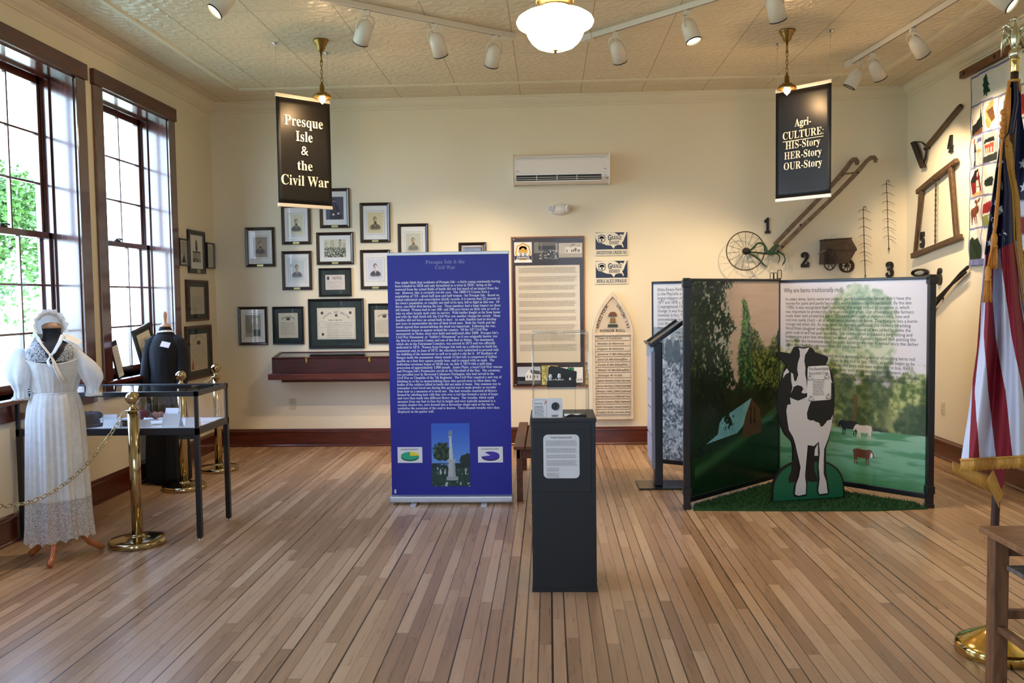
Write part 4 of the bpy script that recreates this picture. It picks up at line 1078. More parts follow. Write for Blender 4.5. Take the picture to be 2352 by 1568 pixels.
for i, n in enumerate((4, 5)): greek(k, -.088, z, .07, .0052, n, h=.0019, y=-.179, seed=70 + i, mi=1); z -= .0052 * n + .006
obj('notice_text', k, [TXT_DK, TXT_GREY], nt_)
TP = .918
t = thing('acrylic_cover', 'clear acrylic box cover standing on the black pedestal', 'display cover', (.058, 4.555, TP + .001))
c = MB(); w, h = .145, .440
c.b2(-w, w, -w, -w + .003, 0, h); c.b2(-w, w, w - .003, w, 0, h); c.b2(-w, -w + .003, -w + .003, w - .003, 0, h); c.b2(w - .003, w, -w + .003, w - .003, 0, h); c.b2(-w, w, -w, w, h, h + .003)
obj('panes', c, ACR, t)
e = MB()
EDGE = mat('acrylic_edge', rgb(196, 204, 204), rough=0.2, trans=0.6)
for x in (-w, w):
    for y in (-w, w): e.tube([(x, y, 0), (x, y, h)], .0016, 6)
for s in (-w, w): e.tube([(-w, s, h + .002), (w, s, h + .002)], .0018, 6); e.tube([(s, -w, h + .002), (s, w, h + .002)], .0018, 6)
obj('edges', e, EDGE, t)
t = thing('acrylic_riser', 'small clear acrylic riser inside the cover carrying the coffin', 'riser', (.066, 4.57, TP))
r = MB(); r.b2(-.075, .075, -.05, .05, .142, .146); r.b2(-.075, .075, -.05, -.047, 0, .142); r.b2(-.075, -.072, -.047, .05, 0, .142); r.b2(.072, .075, -.047, .05, 0, .142)
obj('shell', r, ACR, t); obj('lip', MB().b2(-.076, .076, -.052, -.046, .138, .147), EDGE, t)
t = thing('toy_coffin', 'small open black coffin box holding white dolls, inside the acrylic cover', 'toy coffin', (.066, 4.575, TP + .147))
b = MB(); cof = [(-.078, -.03), (.078, -.034), (.078, .034), (-.078, .03)]
b.b2(-.078, .078, -.040, -.036, 0, .036); b.b2(-.078, .078, .036, .040, 0, .036); b.b2(-.078, -.074, -.04, .04, 0, .036); b.b2(.074, .078, -.04, .04, 0, .036); b.b2(-.078, .078, -.04, .04, 0, .004)
obj('box', b, BLACK, t, bevel=.0015, seg=1)
obj('lid', MB().prism([(-.074, .034), (.082, .034), (.084, .075), (.055, .082), (.012, .094), (-.055, .108), (-.070, .098)], .040, .052), BLACK, t, bevel=.003)
PORC = mat('white_porcelain', rgb(232, 230, 226), rough=0.25, vary=0.02)
for i, (x, s, lab) in enumerate(((-.060, 1.0, 'small white porcelain doll at the coffin left end'), (-.012, 1.05, 'small white porcelain doll in the coffin middle, hands raised'), (.046, .7, 'smallest white porcelain doll at the coffin right end'))):
    d = thing('porcelain_doll', lab, 'doll', (.066 + x, 4.56, TP + .151), 0, 'porcelain dolls in the coffin')
    bd = MB(); bd.lathe([(.0001, 0), (.012 * s, .002), (.013 * s, .018 * s), (.010 * s, .030 * s), (.0045 * s, .036 * s), (.0001, .037 * s)], 14, 0, None, sx=1.15, sy=.7)
    for q in (-1, 1): bd.tube([(q * .010 * s, 0, .028 * s), (q * .017 * s, -.003, .022 * s), (q * .018 * s, -.008, .036 * s)], [.0042 * s, .0036 * s, .0030 * s], 8)
    obj('body', bd, PORC, d)
    hd = MB(); hd.ball((0, -.001, .047 * s), .0105 * s, 14, 10, 0, .95, 1, 1.1); hd.ball((0, -.011 * s, .046 * s), .002 * s, 8, 6); hd.ball((0, -.002, .055 * s), .0085 * s, 12, 8); obj('head', hd, PORC, d)
t = thing('sound_button_card', 'white card with PRESS HERE label and round speaker, front of the pedestal top', 'card', (-.012, 4.3935, TP + .001))
R = Matrix.Rotation(-.11, 4, 'X')
k = MB(); k.prism(rrect(0, .052, .158, .102, .008), -.002, .002, 0, R); o1 = obj('card', k, WHITE_P, t)
k = MB(); k.flat(rrect(-.040, .050, .072, .090, .008), -.0024, 1, R); k.flat(rrect(-.040, .050, .0695, .0875, .007), -.0027, 2, R)
kk = MB(); write(kk, bold('PRESS HERE'), -.068, .072, .0085, y=-.0031, width=.042); greek(kk, -.068, .060, .052, .0062, 9, h=.0024, y=-.0031, seed=5, mi=1)
k.add(kk.v, kk.f, 3, False, R); k.flat([(-.018, .072), (-.010, .082), (-.014, .086), (-.004, .090), (-.003, .079), (-.006, .081), (-.014, .070)], -.0030, 4, R)
greek(k, .022, .012, .036, .006, 2, h=.004, y=-.0026, seed=9, mi=3); obj('label', k, [WHITE_P, NAVY, WHITE_P, TXT_DK, mat('red_arrow', rgb(206, 66, 56), rough=.5)], o1)
k = MB(); T2 = R @ Matrix.Translation((.042, -.002, .060)) @ Matrix.Rotation(PI / 2, 4, 'X')
k.lathe([(.021, 0), (.021, .004), (.018, .005), (.016, .003), (.008, .001), (.006, .003), (.0001, .004)], 24, 0, T2, True); obj('speaker', k, mat('speaker_grey', rgb(58, 58, 60), rough=.45, metal=.3), o1)
t = thing('paper_sheet', 'curled white paper sheet lying on the pedestal top at right', 'paper', (.136, 4.478, TP + .001))
obj('sheet', MB().grid(lambda u, v: (-.058 + .116 * u, -.05 + .10 * v, .003 + .010 * math.sin(u * 5.5) ** 2 * (1 - v) + .010 * u * (1 - v)), 14, 6), WHITE_P, t, solid=.0006)

# ------------------------------------------------------------------ folding display panels
SATIN = mat('satin_black', rgb(15, 16, 20), rough=0.28, spec=0.6)
PANELP = print_mat('laminated_print', rough=0.22, spec=0.5)
def panel(parent, a, b, z0, z1, fn, nx, ny, rail=.03, y=0):
    a = Vector(a); b = Vector(b); d = b - a; w = d.length
    p = bpy.data.objects.new('panel', None); COL.objects.link(p); p.parent = parent; p.location = (a.x - parent.location.x, a.y - parent.location.y, 0); p.rotation_euler = (0, 0, math.atan2(d.y, d.x))
    f = MB(); f.b2(0, w, -.014, .014, z0, z0 + rail * 1.3); f.b2(0, w, -.014, .014, z1 - rail * .7, z1); f.b2(0, rail * .5, -.012, .012, z0, z1); f.b2(w - rail * .5, w, -.012, .012, z0, z1)
    obj('frame', f, SATIN, p, bevel=.004)
    obj('board', MB().b2(rail * .5, w - rail * .5, -.006, .006, z0 + rail, z1 - rail * .6), SATIN, p)
    s = painted('sheet', w - rail * 1.0, z1 - z0 - rail * 1.9, nx, ny, fn, PANELP, p, w / 2, -.0066, (z0 + z1) / 2 + rail * .3)
    return p, w
def barn_scene(U, V):
    n = fbm(U * 9, V * 12, 4, 31); n2 = fbm(U * 58, V * 76, 3, 32); n3 = fbm(U * 20, V * 26, 3, 33); n4 = fbm(U * 110, V * 140, 2, 34)
    leaf = n2 * .45 + n3 * .30 + n4 * .25
    im = lerp(C3(206, 178, 156), C3(214, 190, 170), V); im = lerp(im, C3(196, 168, 146), sm(.4, .7, fbm(U * 3, V * 40, 2, 8)) * .3)
    rag = (n2 - .5) * .10 + (n4 - .5) * .07
    # right, lower and paler trees
    m = sm(.012, -.012, V - (.71 + .05 * np.sin(U * 19 + 1) + rag * .9)) * sm(.60, .66, U + rag)
    im = lerp(im, lerp(C3(30, 46, 24), C3(146, 152, 72), sm(.38, .68, leaf)), m)
    # poplar
    e = np.abs(U - .60 + .012 * np.sin(V * 22)) - (.012 + .12 * np.clip(.91 - V, 0, 1) ** .55) - rag * .5
    im = lerp(im, lerp(C3(24, 54, 34), C3(112, 152, 84), sm(.40, .66, leaf)), sm(.012, -.012, e) * sm(.93, .90, V))
    # large tree
    big = sm(.02, -.02, U - (.40 + .10 * (1 - V) + .05 * np.sin(V * 26)) - rag * 1.3 - (n3 - .5) * .22)
    im = lerp(im, lerp(C3(20, 34, 26), C3(98, 128, 70), sm(.46, .74, leaf)), big)
    im = lerp(im, C3(206, 200, 192), sm(.60, .66, n2 * .6 + n3 * .4) * sm(.50, .62, V) * sm(.10, .2, U) * big * .9)
    im = lerp(im, lerp(C3(12, 20, 16), C3(40, 58, 32), sm(.48, .75, leaf)), sm(.03, -.03, V - (.56 - .12 * U + (n3 - .5) * .18)) * .93)
    # hillside
    hill = V < (.165 + .20 * U ** 1.3 + (n - .5) * .02); im = lerp(im, lerp(C3(10, 30, 18), C3(26, 60, 32), n), hill * 1.)
    band = sm(.05, .0, np.abs(V - (.10 + .24 * U ** 1.2))); im = lerp(im, C3(56, 100, 60), band * hill * (U > .06) * .8)
    # barn
    im = lerp(im, C3(92, 54, 42), inpoly(U, V, [(.60, .335), (.675, .415), (.775, .35), (.79, .235), (.56, .225)]) * 1.)
    for x in (.655, .70): im = lerp(im, C3(34, 20, 18), inpoly(U, V, [(x, .29), (x + .02, .29), (x + .02, .37), (x, .37)]) * 1.)
    im = lerp(im, lerp(C3(96, 168, 186), C3(150, 206, 214), n3), inpoly(U, V, [(.18, .232), (.30, .268), (.315, .318), (.35, .342), (.675, .418), (.605, .335), (.58, .288), (.51, .255)]) * 1.)
    im = lerp(im, C3(60, 110, 104), (inpoly(U, V, [(.79, .30), (.98, .32), (.92, .285), (.80, .28)])) * .9)
    return lerp(im, C3(16, 30, 22), sm(1.1, .8, ell(U, V, .41, .322, .05, .035) + (n2 - .5) * 4))
def pasture(U, V):
    n = fbm(U * 8, V * 10, 4, 51); n2 = fbm(U * 34, V * 44, 3, 52); n3 = fbm(U * 16, V * 20, 3, 53)
    im = lerp(C3(206, 206, 214), C3(224, 222, 232), V)
    pale = lerp(C3(116, 146, 96), C3(196, 206, 176), sm(.3, .7, n2 * .5 + n3 * .5))
    r = ell(U, V, .56, .74, .26, .24) + (n3 - .5) * .9; im = lerp(im, pale, sm(1.1, .8, r) * .85)
    im = lerp(im, pale, sm(1.1, .85, ell(U, V, .55, .90, .10, .09) + (n2 - .5) * .8) * .85)
    base = (V + (n3 - .5) * .14) < (.62 + .10 * np.sin(U * 5.0 + 1.2)); hedge = lerp(C3(72, 96, 50), C3(186, 194, 128), sm(.32, .68, n2 * .55 + n3 * .45))
    im = lerp(im, hedge, sm(.04, -.04, V + (n3 - .5) * .22 - (.60 + .08 * np.sin(U * 5.0 + 1.2))) * .95)
    dark = sm(.58, .42, fbm(U * 7, V * 6, 3, 57)) * sm(.60, .50, V + (n3 - .5) * .2) * (V > .26); im = lerp(im, C3(54, 74, 50), dark * .62)
    im = lerp(im, C3(52, 76, 60), sm(1.15, .7, ell(U, V, .95, .33, .17, .10) + (n3 - .5) * .9) * .75); im = lerp(im, C3(104, 84, 56), ((np.abs(U - .535 - .01 * np.sin(V * 20)) < .012) & (V > .29) & (V < .44)) * .9)
    im = lerp(im, C3(40, 50, 40), sm(.30, .27, V + (n3 - .5) * .04) * (V > .25) * sm(.38, .46, U) * sm(.86, .74, U) * .7)
    g = V < .268 + (n - .5) * .008; im = lerp(im, lerp(lerp(C3(92, 158, 122), C3(140, 186, 160), V / .27), C3(70, 132, 92), sm(.45, .7, fbm(U * 5, V * 40, 3, 9)) * .8), g * 1.)
    im = lerp(im, C3(60, 112, 66), g * sm(.10, .0, V) * .5)
    def cow(c, x, z, s, flip=1):
        nonlocal im
        U2 = (U - x) * flip
        b = inpoly(U2 / s, (V - z) / s, [(-.048, .018), (-.02, .021), (.015, .017), (.04, .021), (.052, .020), (.066, .006), (.070, -.010), (.062, -.013), (.054, -.002), (.042, -.012), (.040, -.024), (.042, -.047), (.036, -.047), (.033, -.026), (.030, -.018), (.027, -.030), (.029, -.046), (.023, -.046), (.019, -.017), (-.018, -.018), (-.026, -.014), (-.029, -.028), (-.026, -.046), (-.032, -.046), (-.036, -.022), (-.041, -.030), (-.038, -.047), (-.044, -.047), (-.049, -.010), (-.052, .004), (-.056, -.018), (-.053, .010)])
        im = lerp(im, np.asarray(c), b * 1.)
    cow(C3(28, 28, 28), .50, .285, 1.1, -1); cow(C3(212, 206, 204), .60, .272, 1.0, -1); cow(C3(96, 58, 40), .59, .150, 1.15)
    im = lerp(im, C3(220, 214, 206), (ell(U, V, .652, .147, .008, .012) < 1) * 1.)
    return im
def potatoes(U, V):
    n2 = fbm(U * 90, V * 100, 2, 71); n3 = fbm(U * 34, V * 36, 3, 72)
    im = lerp(C3(218, 220, 226), C3(226, 228, 234), V)
    g = lerp(C3(84, 100, 112), C3(206, 216, 224), sm(.34, .66, n2 * .55 + n3 * .45)); im = lerp(im, g, (V < .66) * 1.)
    im = lerp(im, C3(150, 166, 176), ((V > .64) & (V < .755)) * .85)
    top = sm(.40, .62, fbm(U * 10, V * 12, 3, 75)); im = lerp(im, C3(74, 92, 104), top * ((V > .56) & (V < .70)) * .6)
    for x, z, s in ((.06, .63, 1.), (.135, .62, 1.1), (.20, .62, 1.), (.28, .60, 1.)):
        im = lerp(im, C3(92, 108, 118), (ell(U, V, x, z, .032 * s, .07 * s) < 1) * .9); im = lerp(im, C3(200, 208, 214), (ell(U, V, x, z + .075 * s, .016 * s, .017 * s) < 1) * 1.); im = lerp(im, C3(170, 184, 194), (ell(U, V, x, z + .093 * s, .026 * s, .010 * s) < 1) * 1.)
    im = lerp(im, C3(170, 184, 190), sm(1.2, .7, ell(U, V, .16, .16, .06, .03)) * .7)
    return im
H0 = Vector((1.868, 6.975, 0))
dp = thing('folding_display', 'folding black-framed display with barn and pasture panels behind the cow cutout', 'display', tuple(H0))
PA, PB, PC = (.985, 6.125, 0), (2.712, 6.146, 0), (.915, 7.56, 0)
pl, wl_ = panel(dp, PA, H0, .045, 1.665, barn_scene, 260, 360)
pr, wr_ = panel(dp, H0, PB, .06, 1.655, pasture, 260, 360)
pc, wc_ = panel(dp, PC, H0, .06, 1.668, potatoes, 170, 230)
for q, (px, py) in enumerate((PA[:2], PB[:2])):
    k = MB(); x, y = px - H0.x, py - H0.y
    k.b2(x - .024, x + .024, y - .024, y + .024, .0, 1.668); k.b2(x - .030, x + .030, y - .030, y + .030, 1.60, 1.655); k.b2(x - .030, x + .030, y - .030, y + .030, .10, .16); k.b2(x - .028, x + .028, y - .028, y + .028, 0, .03)
    obj('end_post', k, SATIN, dp, bevel=.005)
obj('hinge_post', MB().tube([(0, 0, 0), (0, 0, 1.672)], .014, 12), SATIN, dp)
for x, h in ((-.055, .05), (-.03, .05), (.004, .072)):
    obj('hook', MB().tube([(x - .012, .02, 1.66), (x - .012, .02, 1.66 + h), (x - .008, .015, 1.665 + h), (x + .012, .01, 1.665 + h), (x + .016, .01, 1.66 + h), (x + .016, .01, 1.66 + h * .1)], .0028, 6), DKMETAL, dp)
INKP = mat('panel_ink', rgb(52, 52, 56), rough=0.4)
para1 = """In olden times, barns were not painted, partly because the farmer didn't have the
money for paint and partly because it wasn't believed to be necessary. By the late
1700s, it was recognized that "seasoning" the wood helped to preserve it, which
was important to protect the farm animals and grain. Out of necessity, the farmers
made their own protective paint. This paint consisted of skimmed milk, lime and
red iron oxide (rust) - all of which were plentiful on farms. This mixture was a burnt-
orange red when dry. As time went on, farmers perfected this mixture by adding
blood from slaughter and even linseed oil. The linseed oil was added to make the
paint soak in and not peel as readily. The combination produced a long-lasting and
inexpensive paint that dried and hardened quickly. Farmers noticed that painting the
barns with this homemade paint kept the buildings warmer in winter since the darker
color absorbed the sun more than the plain wood.""".split('\n')
para2 = [('rs moved across America, the practice of painting barns red', 1.075), ('orn. In the mid to late 1800s, as paints began to be', 1.075), ('ments, red paint was least expensive to buy. Red', 1.04), ('for barns until white wash became cheaper and', 1.03), ('p. Red barns have, however, remained the traditional', 1.11), ('particularly in New England and the Midwest.', 1.03)]
k = MB(); write(k, 'Why are barns traditionally red?', .045, 1.555, .052, y=-.0072, width=.49); obj('heading', k, INKP, pr); k = MB()
g = glyphs(para1[10]); S1 = 1.035 / ((g[3] - g[2]) * .036)
for i, ln in enumerate(para1): write(k, ln, .062, 1.490 - i * .0332, .036, y=-.0072, sx=S1)
obj('paragraph', k, INKP, pr); k = MB()
for i, (ln, xr) in enumerate(para2): write(k, ln, xr, 1.050 - i * .0345, .036, y=-.0072, sx=S1, align='R')
obj('paragraph', k, INKP, pr)
k = MB()
rp_ = ['Elisha Emery Parkhur', 'to the Maysville area in', 'largest shippers of pota', '1877 and 1878, a State', 'Congregational Church', 'Grange. It was from on', 'invented. In fact, Parkh', 'acknowledging his con', 'Civil War, the town of M', 'Henry Rolfe', 'a new', 'new', 'al']
for i, ln in enumerate(rp_): write(k, ln, .055, 1.583 - i * .0372, .040, y=-.0072, sx=.78)
obj('paragraph', k, INKP, pc)
k = MB()
for i, ln in enumerate(('use or', 'town" or', 'of the Brew')): write(k, ln, .225, 1.583 - (10 + i) * .0372, .040, y=-.0072, sx=.78)
obj('paragraph', k, INKP, pc)

# ------------------------------------------------------------------ green turf mat
TURF = mat('artificial_turf', rgb(26, 70, 28), rough=0.9, vary=0.4, vscale=14)
t = thing('turf_mat', 'green artificial turf mat under the cow, in front of the panels', 'turf mat', (1.85, 6.1, 0))
PM = [(-.83, -.03), (-.2, -.055), (.45, -.06), (.83, -.005), (.80, .14), (.05, .86), (-.02, .86), (-.80, .10)]
b = MB(); n = len(PM); b.add([(x, y, .0) for x, y in PM] + [(x, y, .012) for x, y in PM], [tuple(range(n, 2 * n))] + [(i, (i + 1) % n, n + (i + 1) % n, n + i) for i in range(n)])
obj('backing', b, TURF, t)
bl = MB(); rd = random.Random(5)
U_ = np.array([0.]); cnt = 0
def inside(x, y):
    r = False
    for i in range(n):
        x0, y0 = PM[i]; x1, y1 = PM[(i + 1) % n]
        if (y0 > y) != (y1 > y) and x < (x1 - x0) * (y - y0) / (y1 - y0) + x0: r = not r
    return r
while cnt < 9000:
    x, y = rd.uniform(-.83, .83), rd.uniform(-.06, .86) ** 1
    if not inside(x, y): continue
    a = rd.uniform(0, PI); s = .0035; hh = rd.uniform(.012, .026); lx, ly = rd.gauss(0, .008), rd.gauss(0, .008)
    bl.add([(x - s * math.cos(a), y - s * math.sin(a), .011), (x + s * math.cos(a), y + s * math.sin(a), .011), (x + lx, y + ly, .011 + hh)], [(0, 1, 2)]); cnt += 1
obj('pile', bl, TURF, t)['kind'] = 'stuff'

# ------------------------------------------------------------------ cow cutout (outline in its own plane, one unit = 1.194 mm)
CB = mat('cow_black', rgb(16, 16, 17), rough=0.38, spec=0.5)
CW = mat('cow_white', rgb(216, 212, 214), rough=0.42, vary=0.01)
CGR = mat('cow_green', rgb(14, 98, 66), rough=0.45, vary=0.02)
t = thing('cow_cutout', 'life-like flat black and white cow cutout on a green base', 'cow cutout', (1.905, 6.30, .022), .20)
q = .001165
def P(L): return [((x - 310) * q, (1452 - y) * q) for x, y in L]
SIL = [(92, 512), (105, 503), (150, 512), (190, 520), (203, 500), (212, 480), (235, 475), (275, 482), (310, 477), (335, 493), (352, 515), (395, 530), (437, 545), (440, 560), (425, 592), (440, 602), (452, 620), (468, 655), (478, 700), (485, 760), (485, 850), (477, 930), (464, 1000), (447, 1070), (427, 1125), (421, 1150), (427, 1200), (436, 1290), (440, 1340), (452, 1405), (445, 1425), (380, 1432), (300, 1432), (215, 1432), (170, 1340), (173, 1310), (195, 1260), (203, 1205), (205, 1130), (198, 1080), (180, 1060), (150, 1030), (130, 990), (115, 940), (100, 880), (93, 820), (103, 750), (123, 700), (133, 660), (148, 622), (160, 592), (130, 562), (100, 537)]
gb = [(62, 1458)] + [(62 + 497 * (1 - math.cos(PI * i / 20)) / 2, 1450 - 258 * math.sin(PI * i / 20) ** .62) for i in range(1, 20)] + [(558, 1450)]
gb2 = [(72, 1450)] + [(73 + 476 * (1 - math.cos(PI * i / 20)) / 2, 1448 - 243 * math.sin(PI * i / 20) ** .62) for i in range(1, 20)] + [(547, 1444)]
obj('base', MB().prism(P(gb), .001, .019), CB, t)
obj('base_face', MB().prism(P(gb2), -.0006, .002), CGR, t)
obj('body', MB().prism(P(SIL[:27] + [(418, 1210), (205, 1210)] + SIL[38:]), -.0012, .018), CB, t)
LEGS = [[(198, 1195), (240, 1190), (252, 1262), (243, 1332), (178, 1337), (173, 1310), (192, 1262)], [(300, 1100), (352, 1110), (348, 1190), (348, 1262), (366, 1305), (372, 1337), (330, 1339), (298, 1330)],
        [(208, 1060), (228, 1180), (243, 1240), (233, 1300), (211, 1350), (205, 1412), (215, 1428), (240, 1433), (297, 1427), (302, 1355), (296, 1300), (302, 1240), (312, 1100)], [(368, 1090), (373, 1150), (368, 1240), (373, 1320), (365, 1400), (380, 1430), (445, 1426), (452, 1405), (438, 1335), (429, 1280), (427, 1130), (447, 1075)]]
for L in LEGS: obj('leg', MB().prism(P(L), -.0016, .001), CB, t)
WP = [[(238, 485), (275, 491), (311, 483), (300, 505), (282, 530), (277, 570), (285, 610), (283, 650), (292, 690), (300, 770), (275, 774), (258, 766), (272, 745), (262, 728), (235, 719), (207, 728), (203, 742), (188, 767), (199, 735), (190, 690), (189, 638), (202, 648), (210, 690), (222, 695), (237, 655), (230, 620), (234, 580), (248, 540), (247, 505)],
      [(135, 672), (139, 640), (160, 611), (177, 635), (150, 650)],
      [(182, 795), (188, 838), (165, 842), (158, 880), (165, 940), (175, 1000), (205, 1050), (218, 1090), (240, 1180), (255, 1240), (245, 1300), (225, 1350), (217, 1412), (240, 1423), (290, 1415), (293, 1356), (285, 1300), (290, 1240), (303, 1102), (345, 1110), (378, 1083), (385, 1150), (378, 1240), (385, 1320), (376, 1400), (385, 1420), (441, 1416), (430, 1340), (412, 1290), (412, 1200), (415, 1130), (440, 1070), (462, 1000), (474, 915), (462, 935), (462, 945), (435, 950), (425, 965), (405, 986), (390, 988), (380, 963), (355, 955), (340, 945), (320, 947), (300, 935), (296, 900), (308, 860), (327, 815), (302, 792), (272, 806), (235, 818), (205, 806)],
      [(349, 1172), (352, 1130), (372, 1095), (373, 1173)]]
for L in WP: obj('white_patch', MB().prism(P(L), -.0021, -.0005), CW, t)
sg = obj('sign', MB().prism(P([(306, 603), (428, 600), (440, 606), (450, 640), (458, 690), (468, 713), (459, 706), (459, 812), (450, 818), (308, 823), (297, 812), (300, 615)]), -.0045, -.0018), WHITE_P, t)
k = MB(); write(k, 'The Remarkable', (373 - 310) * q, (1452 - 628) * q, .030, y=-.0050, align='C', width=.158); write(k, 'Recyclable Cow', (373 - 310) * q, (1452 - 655) * q, .030, y=-.0050, align='C', width=.150)
for x, z in ((316, 690), (430, 685), (323, 822), (440, 812)): write(k, '\u267b', (x - 310) * q, (1452 - z) * q, .044, y=-.0050, align='C', mi=1)
greek(k, (335 - 310) * q, (1452 - 690) * q, .095, .0112, 11, h=.0035, y=-.0050, seed=8, ragged=.2)
obj('sign_text', k, [TXT_DK, mat('recycle_green', rgb(20, 60, 50), rough=.5)], sg)

# ------------------------------------------------------------------ reading kiosk beside the panels
t = thing('reading_stand', 'black metal reading stand with sloped tray and flat foot, left of the panels', 'stand', (.875, 6.86, 0))
obj('foot_plate', MB().b2(-.17, .25, -.13, .18, 0, .012), SATIN, t, bevel=.006)
obj('post', MB().b2(-.035, .030, -.05, .05, .012, 1.17), SATIN, t, bevel=.006)
R = Matrix.Translation((.06, 0, 1.235)) @ Matrix.Rotation(-.62, 4, 'Y')
k = MB(); k.box((0, .05, 0), (.32, .36, .018), 0, R); k.box((-.155, .05, .02), (.012, .36, .03), 0, R); k.box((0, -.125, .014), (.32, .012, .02), 0, R); k.box((0, .225, .014), (.32, .012, .02), 0, R)
obj('tray', k, SATIN, t, bevel=.003)
LIT = mat('leaflet_print', rgb(206, 206, 222), rough=.3, vary=.12, vscale=9)
lf = MB()
for i in range(4): lf.b2(-.066, -.058, -.07, .19, .22 + i * .22, .42 + i * .22)
obj('leaflet_rack', MB().b2(-.060, -.034, -.075, .195, .16, 1.10), mat('clear_rack', rgb(150, 150, 164), rough=.15), t)
obj('leaflet', lf, LIT, t)
obj('bracket', MB().b2(-.09, -.034, -.02, .02, 1.06, 1.16), ALU, t, bevel=.004)

# ------------------------------------------------------------------ hanging banners
BAN = mat('banner_vinyl', rgb(17, 15, 15), rough=0.38, spec=0.35, vary=0.04)
BTXT = mat('banner_lettering', rgb(232, 224, 206), rough=0.45)
BAR = mat('banner_bar', rgb(206, 202, 194), rough=0.4, metal=0.3)
WIRE = mat('hanging_wire', rgb(170, 166, 150), rough=0.5)
CHROME = mat('chrome', rgb(206, 206, 204), rough=0.15, metal=1.0)
def hang_banner(label, a, b, z0, z1, lines, ul=None):
    a = Vector(a); b = Vector(b); w = (b - a).length; m = (a + b) / 2
    t = thing('hanging_banner', label, 'banner', (m.x, m.y, z1), math.atan2(b.y - a.y, b.x - a.x), 'black banners hung from the ceiling')
    h = z1 - z0
    sh = obj('sheet', MB().grid(lambda u, v: ((u - .5) * w, .010 * math.sin(u * PI) * math.sin(v * PI) - .002, -.02 - v * (h - .04)), 12, 16), BAN, t, solid=.0012)
    for nm, z in (('top_bar', -.014), ('bottom_bar', -h + .014)): obj(nm, MB().b2(-w / 2 - .003, w / 2 + .003, -.008, .008, z - .015, z + .014), BAR, t, bevel=.003)
    for x in (-w / 2 + .012, w / 2 - .012):
        k = MB(); k.lathe([(.030, ZC - z1), (.028, ZC - z1 - .006), (.008, ZC - z1 - .010), (.006, ZC - z1 - .02)], 16, 0, Matrix.Translation((x, 0, 0))); k.tube([(x, 0, ZC - z1 - .018), (x + .010, 0, ZC - z1 - .03), (x, 0, ZC - z1 - .045), (x - .010, 0, ZC - z1 - .034)], .0022, 6)
        obj('ceiling_hook', k, CHROME, t); obj('wire', MB().tube([(x, 0, 0), (x, 0, ZC - z1 - .04)], .0008, 5), WIRE, t)
    k = MB()
    for (s, z, size, wd) in lines: write(k, serif(s), 0, z - z1, size, y=-.0042, align='C', width=wd)
    if ul: k.flat([(-ul[1] / 2, ul[0] - z1), (ul[1] / 2, ul[0] - z1), (ul[1] / 2, ul[0] - z1 + .005), (-ul[1] / 2, ul[0] - z1 + .005)], -.0042)
    obj('lettering', k, BTXT, sh)
    return t
hang_banner('black hanging banner lettered Presque Isle & the Civil War', (-2.163, 6.80, 0), (-1.812, 7.13, 0), 2.305, 3.21,
            [('Presque', 2.965, .118, .345), ('Isle', 2.845, .118, .150), ('&', 2.735, .108, None), ('the', 2.612, .112, .135), ('Civil War', 2.485, .118, .425)])
hang_banner('black hanging banner lettered Agri-CULTURE HIS-Story HER-Story OUR-Story', (1.898, 7.2, 0), (2.243, 6.87, 0), 2.305, 3.225,
            [('Agri-', 2.900, .088, .140), ('CULTURE:', 2.807, .088, .350), ('HIS-Story', 2.727, .086, .300), ('HER-Story', 2.645, .086, .322), ('OUR-Story', 2.560, .086, .330)], ul=(2.788, .350))

# ------------------------------------------------------------------ lamps
AGED = mat('aged_brass', rgb(150, 118, 62), rough=0.28, metal=1.0, vary=0.12, vscale=25)
BULB = mat('bulb_glow', rgb(255, 214, 150), rough=0.3, emit=(1.0, 0.66, 0.30, 1), estr=60.0)
def point(name, loc, energy, col, r=.03):
    d = bpy.data.lights.new(name, 'POINT'); d.energy = energy; d.color = col; d.shadow_soft_size = r
    o = bpy.data.objects.new(name, d); COL.objects.link(o); o.location = loc
    return o
WARM = (1.0, 0.74, 0.46)
def pendant(label, x, y, energy):
    t = thing('pendant_lamp', label, 'pendant lamp', (x, y, ZC), 0, 'small brass pendants')
    k = MB(); k.lathe([(.060, 0), (.062, -.010), (.052, -.018), (.050, -.030), (.036, -.050), (.030, -.075), (.018, -.088), (.011, -.092)], 28); obj('canopy', k, AGED, t)
    k = MB(); k.tube([(0, 0, -.088), (0, 0, -.165)], .008, 10); k.ball((0, 0, -.165), .012, 12, 8); obj('stem', k, AGED, t)
    for i in range(5):
        z = -.185 - i * .031; pts = []
        for j in range(16):
            a = 2 * PI * j / 16; u, v = math.cos(a) * .0085, math.sin(a) * .021
            pts.append((u, 0, z + v) if i % 2 == 0 else (0, u, z + v))
        obj('chain_link', MB().tube(pts, .0026, 6, closed=True), AGED, t)
    k = MB(); k.lathe([(.0001, -.325), (.008, -.326), (.010, -.345), (.018, -.352), (.020, -.405), (.030, -.410), (.030, -.416)], 20); obj('socket', k, AGED, t)
    k = MB(); k.lathe([(.028, -.408), (.036, -.414), (.040, -.418), (.058, -.424), (.070, -.438), (.073, -.452), (.070, -.452), (.066, -.441), (.054, -.430), (.036, -.425), (.020, -.420)], 32, cap=False)
    for j in range(14): a = 2 * PI * j / 14; k.ball((.034 * math.cos(a), .034 * math.sin(a), -.413), .0055, 8, 6)
    obj('shade', k, AGED, t)
    k = MB(); k.lathe([(.012, -.425), (.018, -.437), (.026, -.452), (.027, -.464), (.020, -.480), (.010, -.488), (.004, -.496), (.0001, -.500)], 18); obj('bulb', k, BULB, t)
    point('pendant_light', (x, y, ZC - .53), energy, (1.0, .62, .30), .025)
    return t
pendant('small brass pendant lamp beside the Civil War banner', -1.776, 6.765, 5)
pendant('small brass pendant lamp beside the Agri-CULTURE banner', 1.889, 6.845, 5)

